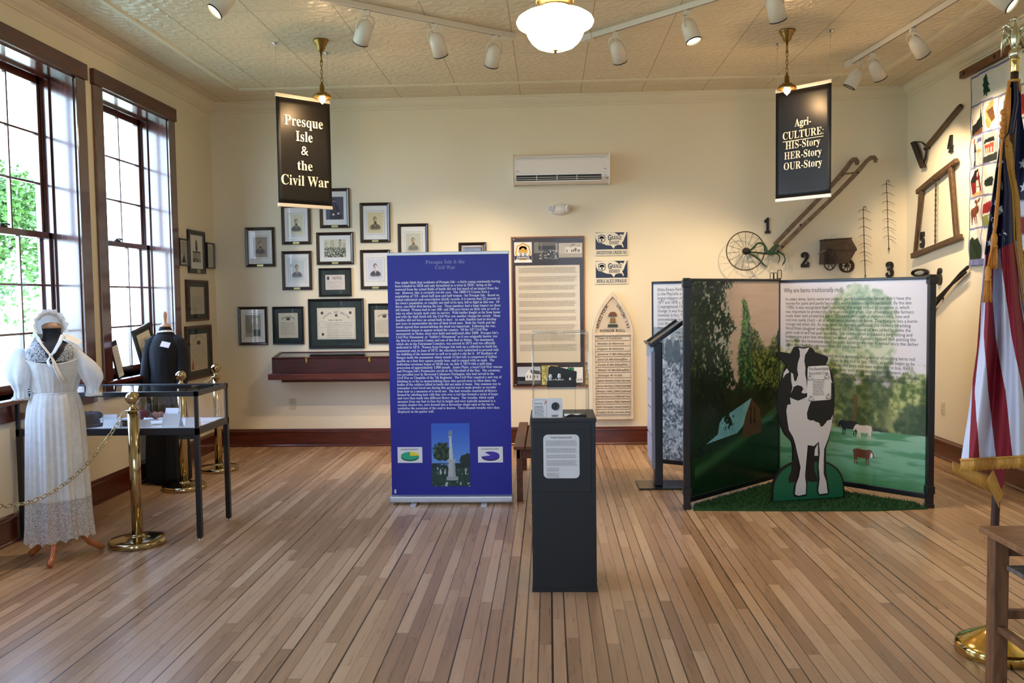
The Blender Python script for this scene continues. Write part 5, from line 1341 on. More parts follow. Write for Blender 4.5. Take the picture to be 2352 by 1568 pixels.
GLOBE = mat('opal_globe', rgb(255, 250, 240), rough=0.25, emit=(1.0, 0.80, 0.52, 1), estr=13)
t = thing('globe_lamp', 'large white schoolhouse globe lamp hanging in the middle', 'ceiling lamp', (.05, 4.4, ZC))
k = MB(); k.lathe([(.07, 0), (.07, -.012), (.05, -.03), (.02, -.05)], 28); k.tube([(0, 0, -.04), (0, 0, -.50)], .010, 12); obj('stem', k, AGED, t)
k = MB(); k.lathe([(.012, -.505), (.03, -.515), (.095, -.530), (.098, -.550), (.092, -.562), (.078, -.574), (.073, -.588), (.078, -.596)], 36)
for j in range(30): a = 2 * PI * j / 30; k.ball((.093 * math.cos(a), .093 * math.sin(a), -.552), .008, 8, 6)
obj('fitter', k, AGED, t)
k = MB(); k.lathe([(.070, -0.5830), (.082, -0.5914), (.090, -0.6024), (.120, -0.6109), (.160, -0.6235), (.188, -0.6413), (.197, -0.6598), (.190, -0.6767), (.170, -0.6885), (.154, -0.6953), (.148, -0.7071), (.138, -0.7325), (.120, -0.7603), (.095, -0.7814), (.060, -0.7949), (.0001, -0.8000)], 48); obj('globe', k, GLOBE, t)
k = MB(); k.lathe([(.0001, -.816), (.008, -.812), (.006, -.806), (.014, -.802), (.012, -.798)], 14); obj('finial', k, AGED, t)

TRACKW = mat('track_white', rgb(222, 214, 200), rough=0.4, vary=0.02)
RIM = mat('dark_rim', rgb(40, 38, 36), rough=0.5)
LAMPF = mat('lit_reflector', rgb(255, 240, 210), rough=0.3, emit=(1.0, 0.84, 0.58, 1), estr=14.0)
LAMPO = mat('lamp_face', rgb(220, 210, 190), rough=0.2, emit=(1.0, 0.80, 0.52, 1), estr=2.0)
def track(label, a, b, joint=None):
    a = Vector((a[0], a[1], 0)); b = Vector((b[0], b[1], 0)); d = b - a; L = d.length
    t = thing('light_track', label, 'light track', (a.x, a.y, ZC), math.atan2(d.y, d.x), 'ceiling light tracks')
    k = MB(); k.b2(0, L, -.018, .018, -.042, -.001); k.b2(.01, L - .01, -.007, .007, -.0425, -.036, 1); obj('rail', k, [TRACKW, RIM], t, bevel=.003)
    obj('end_feed', MB().b2(L - .02, L + .10, -.028, .028, -.050, -.001), TRACKW, t, bevel=.004)
    return t
track('white ceiling light track on the left, running to the globe lamp', (-2.55, 4.985), (-.33, 6.670))
track('white ceiling light track on the right, running to the globe lamp', (2.35, 4.86), (.36, 6.78))
track('white ceiling light track along the right wall', (2.98, 5.0), (2.70, 7.72))
def head(label, x, y, aim, lit, energy, size=1.0, spot=1.15):
    t = thing('track_light', label, 'track light', (x, y, ZC - .046), 0, 'white track light heads')
    obj('adapter', MB().b2(-.022, .022, -.016, .016, -.035, .0), TRACKW, t, bevel=.003)
    q = Vector(aim).normalized().to_track_quat('-Z', 'Y'); R = Matrix.Translation((0, 0, -.062)) @ q.to_matrix().to_4x4()
    k = MB(); k.tube([(0, 0, -.03), (0, 0, -.062)], .006, 8); k.tube([tuple(R @ Vector(p)) for p in ((-.058, 0, -.075), (-.060, 0, -.02), (-.04, 0, .02), (0, 0, .03), (.04, 0, .02), (.060, 0, -.02), (.058, 0, -.075))], .0055, 6); obj('yoke', k, TRACKW, t)
    r = .056 * size
    k = MB(); k.lathe([(.0001, .0), (r * .35, -.004), (r * .65, -.016), (r * .88, -.036), (r * .98, -.062), (r * 1.0, -.175), (r * .94, -.175), (r * .92, -.10), (r * .5, -.06), (.0001, -.055)], 32, 0, R); sh = obj('shade', k, TRACKW, t)
    k = MB(); k.lathe([(r * 1.005, -.170), (r * 1.015, -.178), (r * .94, -.179), (r * .93, -.170)], 32, 0, R, False, cap=False); obj('rim', k, RIM, sh)
    k = MB(); k.lathe([(.0001, -.140), (r * .93, -.142)], 28, 0, R, False, cap=False); obj('lamp', k, LAMPF if lit else LAMPO, t)
    d = bpy.data.lights.new('track_spot', 'SPOT'); d.energy = energy; d.color = (1.0, .74, .45); d.spot_size = spot; d.spot_blend = .7; d.shadow_soft_size = .03
    o = bpy.data.objects.new('track_spot', d); COL.objects.link(o); o.location = Vector((x, y, ZC - .046)) + (R.to_3x3() @ Vector((0, 0, -.185))) + Vector((0, 0, -.062)); o.rotation_euler = q.to_euler()
    return t
SPOT_W = 85
head('lit white track light at the left edge of the ceiling, farthest left', -1.98, 5.418, (-.55, -.40, -.75), True, SPOT_W)
head('white track light on the left track, next to the lit one', -1.24, 5.98, (-.40, .55, -.70), False, SPOT_W)
head('white track light in the middle of the left track', -.81, 6.306, (.16, .60, -.75), False, SPOT_W)
head('white track light on the left track nearest the globe lamp', -.385, 6.628, (-.22, .60, -.75), False, SPOT_W)
head('white track light on the right track nearest the globe lamp', .535, 6.611, (.24, .60, -.75), False, SPOT_W)
head('lit white track light in the middle of the right track', 1.0, 6.162, (.26, -.22, -1.0), True, SPOT_W)
head('white track light on the right track, third from the globe lamp', 1.48, 5.699, (.34, .50, -.80), False, SPOT_W)
head('white track light on the wall track, third from its far end', 2.803, 6.72, (.60, .35, -.72), False, SPOT_W)
head('white track light on the wall track, second from its far end', 2.751, 7.38, (.50, .40, -.75), False, SPOT_W)
head('white track light at the far end of the wall track, turned left', 2.730, 7.62, (-.42, .20, -.80), False, SPOT_W)
head('lit white track light at the top right corner, above the flag', 2.90, 5.78, (.55, -.45, -.62), True, 45)

# ------------------------------------------------------------------ farm tools on the back wall (drawn in wall units of 0.937 mm)
GREYWOOD = wood('weathered_wood', rgb(92, 74, 56), rgb(134, 112, 86), rough=0.6, stretch=(2, 2, 2), scale=14, bump=0.2)
RUST = mat('rusty_iron', rgb(62, 48, 40), rough=0.6, metal=0.4, vary=0.3, vscale=30, bump=0.3, bscale=90)
IRON = mat('black_iron', rgb(36, 32, 30), rough=0.5, metal=0.5, vary=0.2, vscale=30)
GREENP = mat('green_paint_iron', rgb(34, 66, 42), rough=0.45, vary=0.2, vscale=20)
TOOLWOOD = wood('dark_tool_wood', rgb(62, 44, 30), rgb(100, 74, 50), rough=0.55, stretch=(2, 2, 2), scale=16, bump=0.2)
BLKP = mat('number_black', rgb(26, 24, 22), rough=0.5)
S_ = .000937
def WP_(x, y, d=.03): return (1.700 + x * S_, YB - d, 2.998 - y * S_ - (x - 900) * S_ * .006)
O = Vector((2.30, YB, 2.35))
def L(x, y, d=.03): return tuple(Vector(WP_(x, y, d)) - O)
t = thing('wheel_hoe', 'antique wheel hoe with spoked wheel and long wooden handles, mounted on the wall', 'wheel hoe', tuple(O))
wh = MB(); rim = [L(325 + 205 * math.cos(2 * PI * i / 48), 1086 + 208 * math.sin(2 * PI * i / 48), .085) for i in range(48)]
wh.tube(rim, .0052, 8, 0, True)
obj('wheel_rim', wh, RUST, t)
sp = MB()
for i in range(15):
    a = 2 * PI * i / 15 + .1; sp.tube([L(330 + 24 * math.cos(a), 1089 + 24 * math.sin(a), .085), L(325 + 203 * math.cos(a), 1086 + 206 * math.sin(a), .085)], .0021, 6)
obj('spokes', sp, RUST, t)
k = MB(); k.tube([L(330, 1089, .055), L(330, 1089, .06), L(330, 1089, .115), L(330, 1089, .122)], [.012, .034, .034, .016], 18); obj('hub', k, IRON, t)
k = MB()
k.tube([L(*p, .10) for p in ((350, 1085), (385, 1072), (415, 1045), (440, 1012), (475, 1002), (512, 1012), (535, 1050), (548, 1090), (560, 1118), (600, 1122), (640, 1108))], [.015, .012, .011, .011, .012, .012, .011, .012, .014, .014, .012], 10)
k.tube([L(*p, .10) for p in ((350, 1112), (400, 1130), (430, 1150), (455, 1175))], .010, 8)
k.tube([L(*p, .10) for p in ((430, 1150), (470, 1185), (515, 1235), (552, 1262))], [.010, .009, .008, .004], 8)
k.tube([L(*p, .075) for p in ((360, 1098), (450, 1105), (530, 1120), (560, 1118))], .008, 8)
obj('frame', k, GREENP, t)
k = MB(); k.prism([(L(x, y)[0], L(x, y)[2]) for x, y in ((566, 1092), (612, 1042), (650, 1012), (672, 1022), (690, 1032), (640, 1090), (618, 1124), (580, 1132))], -.115, -.07)
obj('handle_bracket', k, GREENP, t, bevel=.004)
for pts in (((600, 1128), (640, 1115), (672, 1130), (688, 1165), (682, 1200), (668, 1226)), ((640, 1108), (690, 1112), (728, 1140), (742, 1185), (734, 1215), (708, 1252)), ((650, 1105), (700, 1105), (735, 1130), (748, 1175), (742, 1205), (720, 1235))):
    k = MB(); d0 = .10 if pts[0][0] < 620 else (.115 if pts[0][0] < 645 else .085); k.tube([L(*p, d0) for p in pts], [.012, .012, .011, .010, .009, .004], 8, flat=.6); obj('tine', k, GREENP, t)
def handle_poly(pts, wds):
    a, b = [], []
    for i, p in enumerate(pts):
        q0 = pts[max(i - 1, 0)]; q1 = pts[min(i + 1, len(pts) - 1)]; dx, dy = q1[0] - q0[0], q1[1] - q0[1]; n = math.hypot(dx, dy); nx, ny = -dy / n, dx / n
        a.append((p[0] + nx * wds[i], p[1] + ny * wds[i])); b.append((p[0] - nx * wds[i], p[1] - ny * wds[i]))
    return a + b[::-1]
for d, pts, wds in ((.125, [(660, 1085), (900, 850), (1150, 615), (1300, 470), (1440, 325), (1510, 245), (1555, 195), (1600, 140), (1640, 112), (1670, 112), (1690, 135), (1680, 165)], [22, 22, 21, 21, 22, 24, 22, 20, 24, 26, 22, 16]),
                    (.075, [(640, 1020), (840, 810), (1080, 565), (1260, 375), (1350, 275), (1410, 195), (1440, 150), (1470, 122), (1495, 120), (1515, 145), (1510, 178)], [22, 22, 22, 22, 26, 24, 22, 24, 25, 21, 14])):
    k = MB(); k.prism([(L(x, y)[0], L(x, y)[2]) for x, y in handle_poly(pts, wds)], -d - .012, -d + .014); obj('handle', k, GREYWOOD, t, bevel=.006, seg=2)
obj('handle_rung', MB().tube([L(1352, 276, .08), L(1476, 268, .125)], .009, 10), GREYWOOD, t)
for x, y, d in ((835, 797, .08), (900, 818, .13), (705, 1047, .142), (1495, 272, .142), (655, 1092, .142)):
    k = MB(); k.tube([L(x, y, d - .012), L(x, y, d + .006)], .011, 8); obj('bolt', k, IRON, t)
obj('wall_hook', MB().tube([L(1360, 300, 0), L(1356, 300, .06), L(1352, 285, .09)], .006, 8).tube([L(545, 1112, 0), L(545, 1112, .09)], .007, 8).tube([L(330, 1089, 0), L(330, 1089, .06)], .010, 8), IRON, t)

O2 = Vector((2.92, YB, 1.93)); O = O2
t = thing('seed_planter', 'small antique wooden seed box on two iron wheels, mounted on the wall', 'seed planter', tuple(O2))
SEEDW = wood('brown_painted_wood', rgb(52, 38, 26), rgb(84, 62, 42), rough=0.5, stretch=(2, 2, 2), scale=12, bump=0.2)
hexp = [(1140, 1062), (1140, 985), (1420, 972), (1482, 1080), (1420, 1190), (1392, 1235), (1130, 1240)]
k = MB(); k.prism([(L(x, y)[0], L(x, y)[2]) for x, y in hexp], -.175, -.02); obj('box', k, SEEDW, t, bevel=.004)
k = MB(); k.prism([(L(x, y)[0], L(x, y)[2]) for x, y in ((1134, 984), (1134, 974), (1424, 960), (1430, 972))], -.182, -.015); obj('lid', k, SEEDW, t, bevel=.003)
k = MB(); k.prism([(L(x, y)[0], L(x, y)[2]) for x, y in ((1142, 1070), (1270, 1240), (1130, 1240))], -.180, -.172); k.b2(L(1140, 1106)[0], L(1480, 1106)[0], -.178, -.172, L(0, 1110)[2], L(0, 1100)[2]); obj('side_board', k, mat('seed_dark', rgb(44, 34, 28), rough=.55, vary=.2), t)
kn = MB(); kn.lathe([(.004, 0), (.006, .006), (.003, .012), (.006, .018), (.005, .024), (.0001, .026)], 12, 0, Matrix.Translation((L(1262, 966)[0], -.09, L(1262, 966)[2]))); obj('knob', kn, BRASS, t)
k = MB(); k.tube([L(1160, 1095, .18), L(1120, 1105, .19), L(1090, 1118, .19), L(1072, 1132, .19)], [.007, .013, .015, .007], 10, flat=.7); obj('crank_handle', k, GREYWOOD, t)
def ring_tube(cx, cy, rx, ry, d, r, n=28, tilt=0): return [L(cx + rx * math.cos(2 * PI * i / n), cy + ry * math.sin(2 * PI * i / n), d + tilt * math.cos(2 * PI * i / n)) for i in range(n)]
k = MB(); k.tube(ring_tube(1186, 1192, 40, 112, .20, 0, tilt=.08), .007, 8, 0, True)
for i in range(4): a = PI * i / 4 + .3; k.tube([L(1186 + 39 * math.cos(a), 1192 + 110 * math.sin(a), .20 + .08 * math.cos(a)), L(1186 - 39 * math.cos(a), 1192 - 110 * math.sin(a), .20 - .08 * math.cos(a))], .004, 6)
k.tube([L(1186, 1192, .17), L(1186, 1192, .215)], .012, 10); obj('flywheel', k, RUST, t)
k = MB(); k.tube(ring_tube(1390, 1260, 66, 64, .15, 0), .009, 8, 0, True); k.tube(ring_tube(1390, 1260, 66, 64, .10, 0), .007, 8, 0, True)
for i in range(4): a = PI * i / 4; k.tube([L(1390 + 64 * math.cos(a), 1260 + 62 * math.sin(a), .15), L(1390 - 64 * math.cos(a), 1260 - 62 * math.sin(a), .15)], .004, 6)
k.tube([L(1390, 1260, .09), L(1390, 1260, .165)], .014, 12); k.tube([L(1390, 1262, .14), L(1380, 1200, .14)], .007, 8); obj('wheel', k, RUST, t)

def barbed(label, x0, y0, x1, y1, n, first, step, hook_r=.016):
    global O
    O = Vector(WP_(x0, y0, 0)); O.y = YB
    t = thing('barbed_rod', label, 'corn drying rod', tuple(O), 0, 'barbed drying rods on the back wall')
    k = MB(); k.tube([L(x0 + 30, y0 + 18, .03), L(x0 + 24, y0 - 1, .03), L(x0 + 12, y0 - 6, .03), L(x0 + 2, y0 + 4, .03), L(x0, y0 + 30, .03), L(x1, y1, .03)], .0034, 8); k.tube(ring_tube(x1, y1, 8, 14, .03, 0, 12), .0026, 6, 0, True); obj('rod', k, RUST, t)
    for i in range(n):
        y = first + i * step; x = x0 + (x1 - x0) * (y - y0) / (y1 - y0)
        k = MB(); k.tube([L(x - 66, y + 28, .05), L(x - 34, y + 4, .034), L(x - 4, y - 2, .028), L(x + 10, y, .028), L(x + 40, y + 12, .034), L(x + 74, y + 38, .05)], [.0012, .0022, .0026, .0026, .0022, .0012], 6); k.ball(L(x, y, .03), .006, 8, 6); obj('barb', k, RUST, t)
    return t
barbed('rusty barbed drying rod on the wall, the lower left one beside the seed box', 1598, 622, 1626, 1372, 7, 652, 91)
barbed('rusty barbed drying rod on the wall, the upper right one nearer the corner', 1842, 345, 1873, 1082, 7, 380, 93)

def number(ch, wall, a, z, h, w=None):
    loc, rz = WALLS[wall](a, z)
    k = MB(); write(k, serif(ch), 0, -h / 2, h / .68, y=0, align='C', width=w, extrude=.010 / (h / .68), fat=.030); k.v = [(x, y * 1.0, zz) for x, y, zz in k.v]
    ys = [v[1] for v in k.v]; m = max(ys); k.v = [(x, y - m, zz) for x, y, zz in k.v]
    o = obj('wall_number', k, BLKP, None, loc, (0, 0, rz)); return tag(o, 'black number %s fixed to the wall' % ch, 'number', 'black wall numbers')
number('1', 'B', 2.242, 2.238, .140, .060); number('2', 'B', 2.623, 1.884, .136, .080); number('3', 'B', 3.474, 1.772, .138, .080)
number('4', 'R', 7.890, 2.866, .136, .085); number('5', 'R', 8.444, 2.044, .136, .075); number('6', 'R', 8.073, 1.680, .136, .080)

# ------------------------------------------------------------------ tools on the right wall: (Y, Z) -> local
def RW(o): return lambda y, z, d=.03: (o[0] - y, -d, z - o[1])
o = (8.3, 2.92); r = RW(o)
t = thing('turf_scraper', 'old forked scraper with a straight wooden handle, beside number 4', 'scraper', (XR, o[0], o[1]), -PI / 2)
obj('handle', MB().tube([r(8.36, 2.905), r(8.30, 2.932), r(8.0, 3.04), r(7.70, 3.148), r(7.665, 3.160), r(7.655, 3.163)], [.018, .022, .021, .023, .020, .008], 12), TOOLWOOD, t)
obj('fork', MB().tube([r(8.33, 2.915), r(8.38, 2.955), r(8.44, 2.985), r(8.52, 3.005), r(8.62, 3.008)], [.012, .010, .008, .008, .008], 8, flat=.6).tube([r(8.33, 2.915), r(8.335, 2.865), r(8.35, 2.82), r(8.40, 2.765)], [.012, .013, .013, .009], 8), IRON, t)
k = MB(); k.prism([(r(*p)[0], r(*p)[2]) for p in ((8.675, 3.022), (8.585, 3.022), (8.345, 2.735), (8.445, 2.735))], -.042, -.02); obj('blade', k, RUST, t, bevel=.003)
obj('wall_hook', MB().tube([r(8.33, 2.91, 0), r(8.33, 2.91, .05)], .008, 8).tube([r(7.8, 3.11, 0), r(7.8, 3.10, .04)], .006, 8), IRON, t)
o = (8.12, 2.27); r = RW(o)
t = thing('bow_saw', 'large wooden frame bow saw with a twisted centre rod, on the right wall', 'bow saw', (XR, o[0], o[1]), -PI / 2)
def bar(p, q, w0, w1, d0, d1, wm=None):
    a, b = Vector((r(*p)[0], r(*p)[2])), Vector((r(*q)[0], r(*q)[2])); dd = (b - a).normalized(); n = Vector((-dd.y, dd.x)); m = (a + b) / 2; wm = wm or (w0 + w1) / 2
    P_ = [a + n * w0 - dd * .02, a + n * w0 * 1.05, m + n * wm, b + n * w1 * 1.05, b + n * w1 + dd * .02, b - n * w1 + dd * .02, b - n * w1, m - n * wm * .9, a - n * w0, a - n * w0 - dd * .02]
    return MB().prism([tuple(v) for v in P_], -d1, -d0)
obj('top_bar', bar((8.50, 2.520), (7.735, 2.692), .022, .022, .015, .05, .030), TOOLWOOD, t, bevel=.006)
obj('bottom_bar', bar((8.60, 1.902), (7.640, 2.018), .026, .026, .015, .05, .024), TOOLWOOD, t, bevel=.006)
obj('side_post', bar((8.43, 2.50), (8.555, 1.925), .026, .020, .018, .046), TOOLWOOD, t, bevel=.005)
obj('side_post', bar((7.835, 2.655), (7.715, 2.03), .030, .024, .018, .046), TOOLWOOD, t, bevel=.005)
k = MB()
for s in (0, PI): k.tube([(r(8.121, 2.6)[0] + .005 * math.cos(i * .7 + s), -.032 + .005 * math.sin(i * .7 + s), 2.60 - o[1] - i * .0105) for i in range(62)], .0042, 6)
obj('tension_rod', k, RUST, t)
obj('wall_hook', MB().tube([r(8.121, 2.585, .001), r(8.121, 2.585, .06)], .007, 8), IRON, t)
o = (8.45, 1.730); r = RW(o)
t = thing('iron_ring', 'dark oval iron ring hanging low on the right wall, just above the panels', 'iron ring', (XR, o[0], o[1]), -PI / 2)
k = MB()
for q in range(3): k.tube([(.165 * (1 - .05 * q) * math.cos(2 * PI * i / 28), -.02 - q * .012, .030 * math.sin(2 * PI * i / 28)) for i in range(28)], .009, 8, 0, True)
obj('coil', k, IRON, t); obj('nail', MB().tube([(0, 0, .022), (0, -.05, .030)], .005, 6), IRON, t)
o = (8.0, 1.49); r = RW(o)
t = thing('iron_tongs', 'long dark iron tongs spread open, low on the right wall beside the flag', 'tongs', (XR, o[0], o[1]), -PI / 2)
obj('arm', MB().tube([r(7.50, 1.753), r(7.62, 1.70), r(7.756, 1.629), r(7.90, 1.545), r(8.0, 1.487), r(8.12, 1.41), r(8.22, 1.30)], [.014, .016, .014, .013, .017, .014, .012], 10), IRON, t)
obj('arm', MB().tube([r(7.505, 1.708, .045), r(7.65, 1.65, .045), r(7.792, 1.595, .045), r(8.01, 1.488, .045), r(8.10, 1.47, .045), r(8.25, 1.46, .045), r(8.32, 1.40, .045)], [.012, .014, .012, .017, .013, .012, .010], 10), IRON, t)
obj('pivot', MB().tube([r(8.01, 1.487, 0), r(8.01, 1.487, .07)], .012, 10), RUST, t)

# ------------------------------------------------------------------ quilt
t = thing('quilt', 'pictorial patchwork quilt with blue sashing hanging from a wooden bar', 'quilt', (XR, 6.70, 1.76), -PI / 2)
QBAR = wood('quilt_bar_wood', rgb(78, 44, 24), rgb(116, 70, 40), rough=0.4, stretch=(1.5, 8, 8), scale=4, bump=0.05)
obj('hanging_bar', MB().b2(-.95, .85, -.055, -.008, 1.625, 1.690), QBAR, t, bevel=.004)
k = MB()
for x in (-.87, -.37, .13, .60): k.ball((x, -.056, 1.657), .016, 12, 8, 0, 1, .4, 1)
obj('bar_knob', k, mat('knob_dark', rgb(40, 24, 16), rough=.4), t)
QW, QH = 1.60, 1.60
rows_z = [1.58, 1.345, 1.09, .826, .572, .310, .054]
cw = .215
def quilt(U, V):
    x = U * QW; z = V * QH
    n = fbm(x * 22, z * 22, 3, 4); im = lerp(C3(214, 208, 196), C3(228, 224, 214), n)
    sash = C3(120, 126, 172)
    im = lerp(im, lerp(C3(206, 212, 208), C3(222, 224, 214), fbm(x * 9, z * 9, 3, 14)), (z > rows_z[1]) * 1.)
    # first column, read top to bottom; second column beside it
    def pl(pts, c, a=1.):
        nonlocal im
        im = lerp(im, np.asarray(c) * (.9 + .2 * n[..., None]), inpoly(x, z, pts) * a)
    G, B_, R_ = C3(22, 62, 44), C3(26, 28, 30), C3(124, 34, 40)
    # big pine in the wide top cell
    pl([(.20, 1.395), (.225, 1.41), (.215, 1.445), (.24, 1.455), (.222, 1.49), (.248, 1.50), (.235, 1.53), (.262, 1.565), (.27, 1.575), (.30, 1.52), (.292, 1.515), (.325, 1.462), (.305, 1.462), (.335, 1.405), (.29, 1.41), (.29, 1.385), (.262, 1.382), (.262, 1.405)], G)
    for c in range(7):
        cx = .02 + c * cw
        k = c % 4
        if k == 0:
            pl([(cx + .14, 1.16), (cx + .15, 1.22), (cx + .175, 1.325), (cx + .20, 1.20), (cx + .20, 1.10), (cx + .13, 1.10)], C3(28, 50, 36))
            pl([(cx + .005, 1.09), (cx + .005, 1.12), (cx + .02, 1.19), (cx + .10, 1.205), (cx + .16, 1.235), (cx + .20, 1.16), (cx + .205, 1.10)], B_); pl([(cx + .005, 1.09), (cx + .06, 1.12), (cx + .205, 1.15), (cx + .205, 1.095)], C3(112, 70, 44)); pl([(cx + .005, 1.12), (cx + .012, 1.26), (cx + .025, 1.12)], C3(40, 50, 40))
            pl([(cx + .045, .955), (cx + .06, 1.03), (cx + .085, 1.03), (cx + .095, .955), (cx + .08, .955)], C3(40, 44, 56)); pl([(cx + .05, .87), (cx + .05, .955), (cx + .075, .955), (cx + .075, .87)], C3(100, 116, 156)); pl([(cx + .035, .84), (cx + .05, .88), (cx + .075, .88), (cx + .075, .84)], B_)
            pl([(cx + .04, 1.03), (cx + .052, 1.075), (cx + .07, 1.07), (cx + .065, 1.02)], C3(166, 70, 60)); pl([(cx + .11, 1.025), (cx + .11, 1.065), (cx + .19, 1.068), (cx + .19, 1.028)], C3(96, 96, 156)); pl([(cx + .125, .945), (cx + .125, .975), (cx + .195, .97), (cx + .195, .94)], C3(196, 160, 116)); pl([(cx + .02, .838), (cx + .17, .856), (cx + .17, .852), (cx + .02, .832)], C3(170, 130, 90))
            pl([(cx + .012, .60), (cx + .012, .73), (cx + .06, .80), (cx + .135, .81), (cx + .185, .735), (cx + .19, .60)], R_); pl([(cx + .012, .70), (cx + .06, .80), (cx + .135, .81), (cx + .09, .70)], B_)
            for a, b, w, h in ((.095, .60, .065, .055), (.095, .662, .065, .055), (.115, .745, .03, .035)): pl([(cx + a, b), (cx + a + w, b), (cx + a + w, b + h), (cx + a, b + h)], C3(222, 214, 204))
            pl([(cx + .005, .575), (cx + .005, .605), (cx + .205, .625), (cx + .205, .575)], C3(206, 166, 112))
            moose = [(.015, .345), (.028, .345), (.035, .40), (.07, .42), (.075, .36), (.085, .35), (.092, .40), (.105, .42), (.12, .35), (.132, .35), (.118, .43), (.165, .455), (.172, .48), (.155, .505), (.125, .50), (.14, .525), (.17, .53), (.185, .565), (.155, .56), (.125, .535), (.105, .56), (.068, .552), (.06, .535), (.105, .515), (.09, .50), (.03, .48), (.012, .455), (.01, .42)]
            pl([(cx + a, b) for a, b in moose], C3(112, 62, 44))
            pl([(cx + .0, .055), (cx + .0, .225), (cx + .05, .245), (cx + .10, .222), (cx + .15, .236), (cx + .21, .17), (cx + .21, .055)], C3(38, 52, 36))
        elif k == 1:
            pl([(cx + .04, 1.14), (cx + .03, 1.18), (cx + .055, 1.205), (cx + .04, 1.26), (cx + .06, 1.29), (cx + .10, 1.325), (cx + .135, 1.335), (cx + .16, 1.31), (cx + .155, 1.26), (cx + .17, 1.18), (cx + .12, 1.145), (cx + .09, 1.115), (cx + .055, 1.12)], C3(196, 150, 96)); pl([(cx + .055, 1.26), (cx + .155, 1.28), (cx + .165, 1.185), (cx + .12, 1.16)], C3(92, 62, 40))
            pl([(cx + .0, .835), (cx + .0, 1.07), (cx + .205, 1.08), (cx + .205, .84)], C3(150, 164, 164)); pl([(cx + .03, .90), (cx + .03, .99), (cx + .17, 1.0), (cx + .17, .90)], C3(216, 206, 196)); pl([(cx + .035, .955), (cx + .035, .985), (cx + .16, .992), (cx + .16, .96)], C3(206, 74, 60)); pl([(cx + .025, .995), (cx + .05, 1.03), (cx + .165, 1.04), (cx + .175, 1.002)], B_); pl([(cx + .0, .835), (cx + .0, .89), (cx + .205, .905), (cx + .205, .838)], C3(50, 54, 52))
            for q in range(4): pl([(cx + .04 + q * .032, .915), (cx + .04 + q * .032, .955), (cx + .058 + q * .032, .955), (cx + .058 + q * .032, .915)], C3(206, 84, 70))
            pl([(cx + .03, .67), (cx + .04, .70), (cx + .15, .72), (cx + .17, .69), (cx + .15, .645), (cx + .05, .64)], C3(36, 46, 44))
            pl([(cx + .02, .42), (cx + .02, .50), (cx + .18, .53), (cx + .18, .44)], C3(150, 44, 48)); pl([(cx + .0, .32), (cx + .0, .40), (cx + .205, .43), (cx + .205, .32)], C3(140, 146, 70))
        elif k == 2: pl([(cx + .04, 1.14), (cx + .10, 1.30), (cx + .17, 1.14)], C3(70, 90, 140)); pl([(cx + .03, .88), (cx + .18, .88), (cx + .18, 1.0), (cx + .10, 1.05), (cx + .03, 1.0)], C3(60, 90, 130)); pl([(cx + .03, .62), (cx + .18, .62), (cx + .10, .78)], C3(150, 60, 60)); pl([(cx + .03, .36), (cx + .18, .36), (cx + .18, .50), (cx + .03, .46)], G)
        else: pl([(cx + .03, 1.12), (cx + .18, 1.12), (cx + .16, 1.28), (cx + .05, 1.28)], C3(170, 50, 50)); pl([(cx + .03, .88), (cx + .18, .88), (cx + .10, 1.04)], G); pl([(cx + .03, .62), (cx + .18, .62), (cx + .18, .76), (cx + .03, .74)], C3(210, 170, 90)); pl([(cx + .03, .38), (cx + .18, .38), (cx + .10, .53)], C3(60, 80, 140))
    s = np.zeros(x.shape, bool)
    for zz in rows_z[1:-1]: s |= np.abs(z - zz - .006 * np.sin(x * 9)) < .009
    for c in range(1, 8): s |= (np.abs(x - .02 - c * cw) < .007) & (z < rows_z[1])
    s |= (x < .02) | (z > 1.585) | (x > QW - .02)
    im = lerp(im, sash * .95, s * 1.); im = lerp(im, lerp(sash * .7, sash * 1.1, n), (z < .054) * 1.)
    return im
QM = print_mat('quilted_cotton', rough=0.85, spec=0.2)
qo = painted('patchwork', QW, QH, 240, 220, quilt, QM, t, -.81 + QW / 2, -.022, QH / 2)
me = qo.data
for v in me.vertices: v.co.y = .006 * math.sin(v.co.x * 14.5) + .004 * math.sin(v.co.z * 24.0) + .003 * math.sin(v.co.x * 40 + v.co.z * 30)
me.polygons.foreach_set('use_smooth', [True] * len(me.polygons))
md = qo.modifiers.new('thickness', 'SOLIDIFY'); md.thickness = .006; md.offset = 0

# ------------------------------------------------------------------ flag on its stand
t = thing('flag', 'national flag with gold fringe draped on a brown pole with brass stand', 'flag', (1.90, 3.64, 0))
GOLD = mat('gold_fringe', rgb(206, 150, 62), rough=0.6, vary=0.18, vscale=60)
CORD = mat('gold_cord', rgb(214, 138, 52), rough=0.6, vary=0.15, vscale=60, bump=.4, bscale=200)
POLEW = wood('brown_pole', rgb(52, 34, 28), rgb(86, 60, 48), rough=0.35, coat=.3, stretch=(8, 8, 1), scale=4, bump=.03)
EAGLE = mat('gilded_plastic', rgb(222, 216, 184), rough=0.2, metal=1.0, vary=.1, vscale=30)
BRASS2 = mat('bright_brass', rgb(226, 196, 116), rough=0.10, metal=1.0, vary=.04)
k = MB(); k.lathe([(.0001, 0), (.158, 0), (.164, .004), (.165, .034), (.158, .048), (.150, .052), (.135, .062), (.128, .064), (.112, .074), (.104, .076), (.088, .088), (.080, .090), (.062, .104), (.052, .108), (.040, .120), (.032, .128), (.026, .132), (.0001, .132)], 48); bs = obj('stand_base', k, BRASS2, t)
k = MB(); k.lathe([(.024, .128), (.024, .19), (.021, .192), (.021, .128)], 24); obj('collar', k, BRASS2, t)
def pole(z): return (-.030 + .062 * (z - .15) / 2.3, 0.0)
k = MB(); k.tube([(pole(z)[0], 0, z) for z in (.13, .7, 1.4, 2.0, 2.455)], [.017, .0165, .016, .0155, .015], 16); obj('pole', k, POLEW, t)
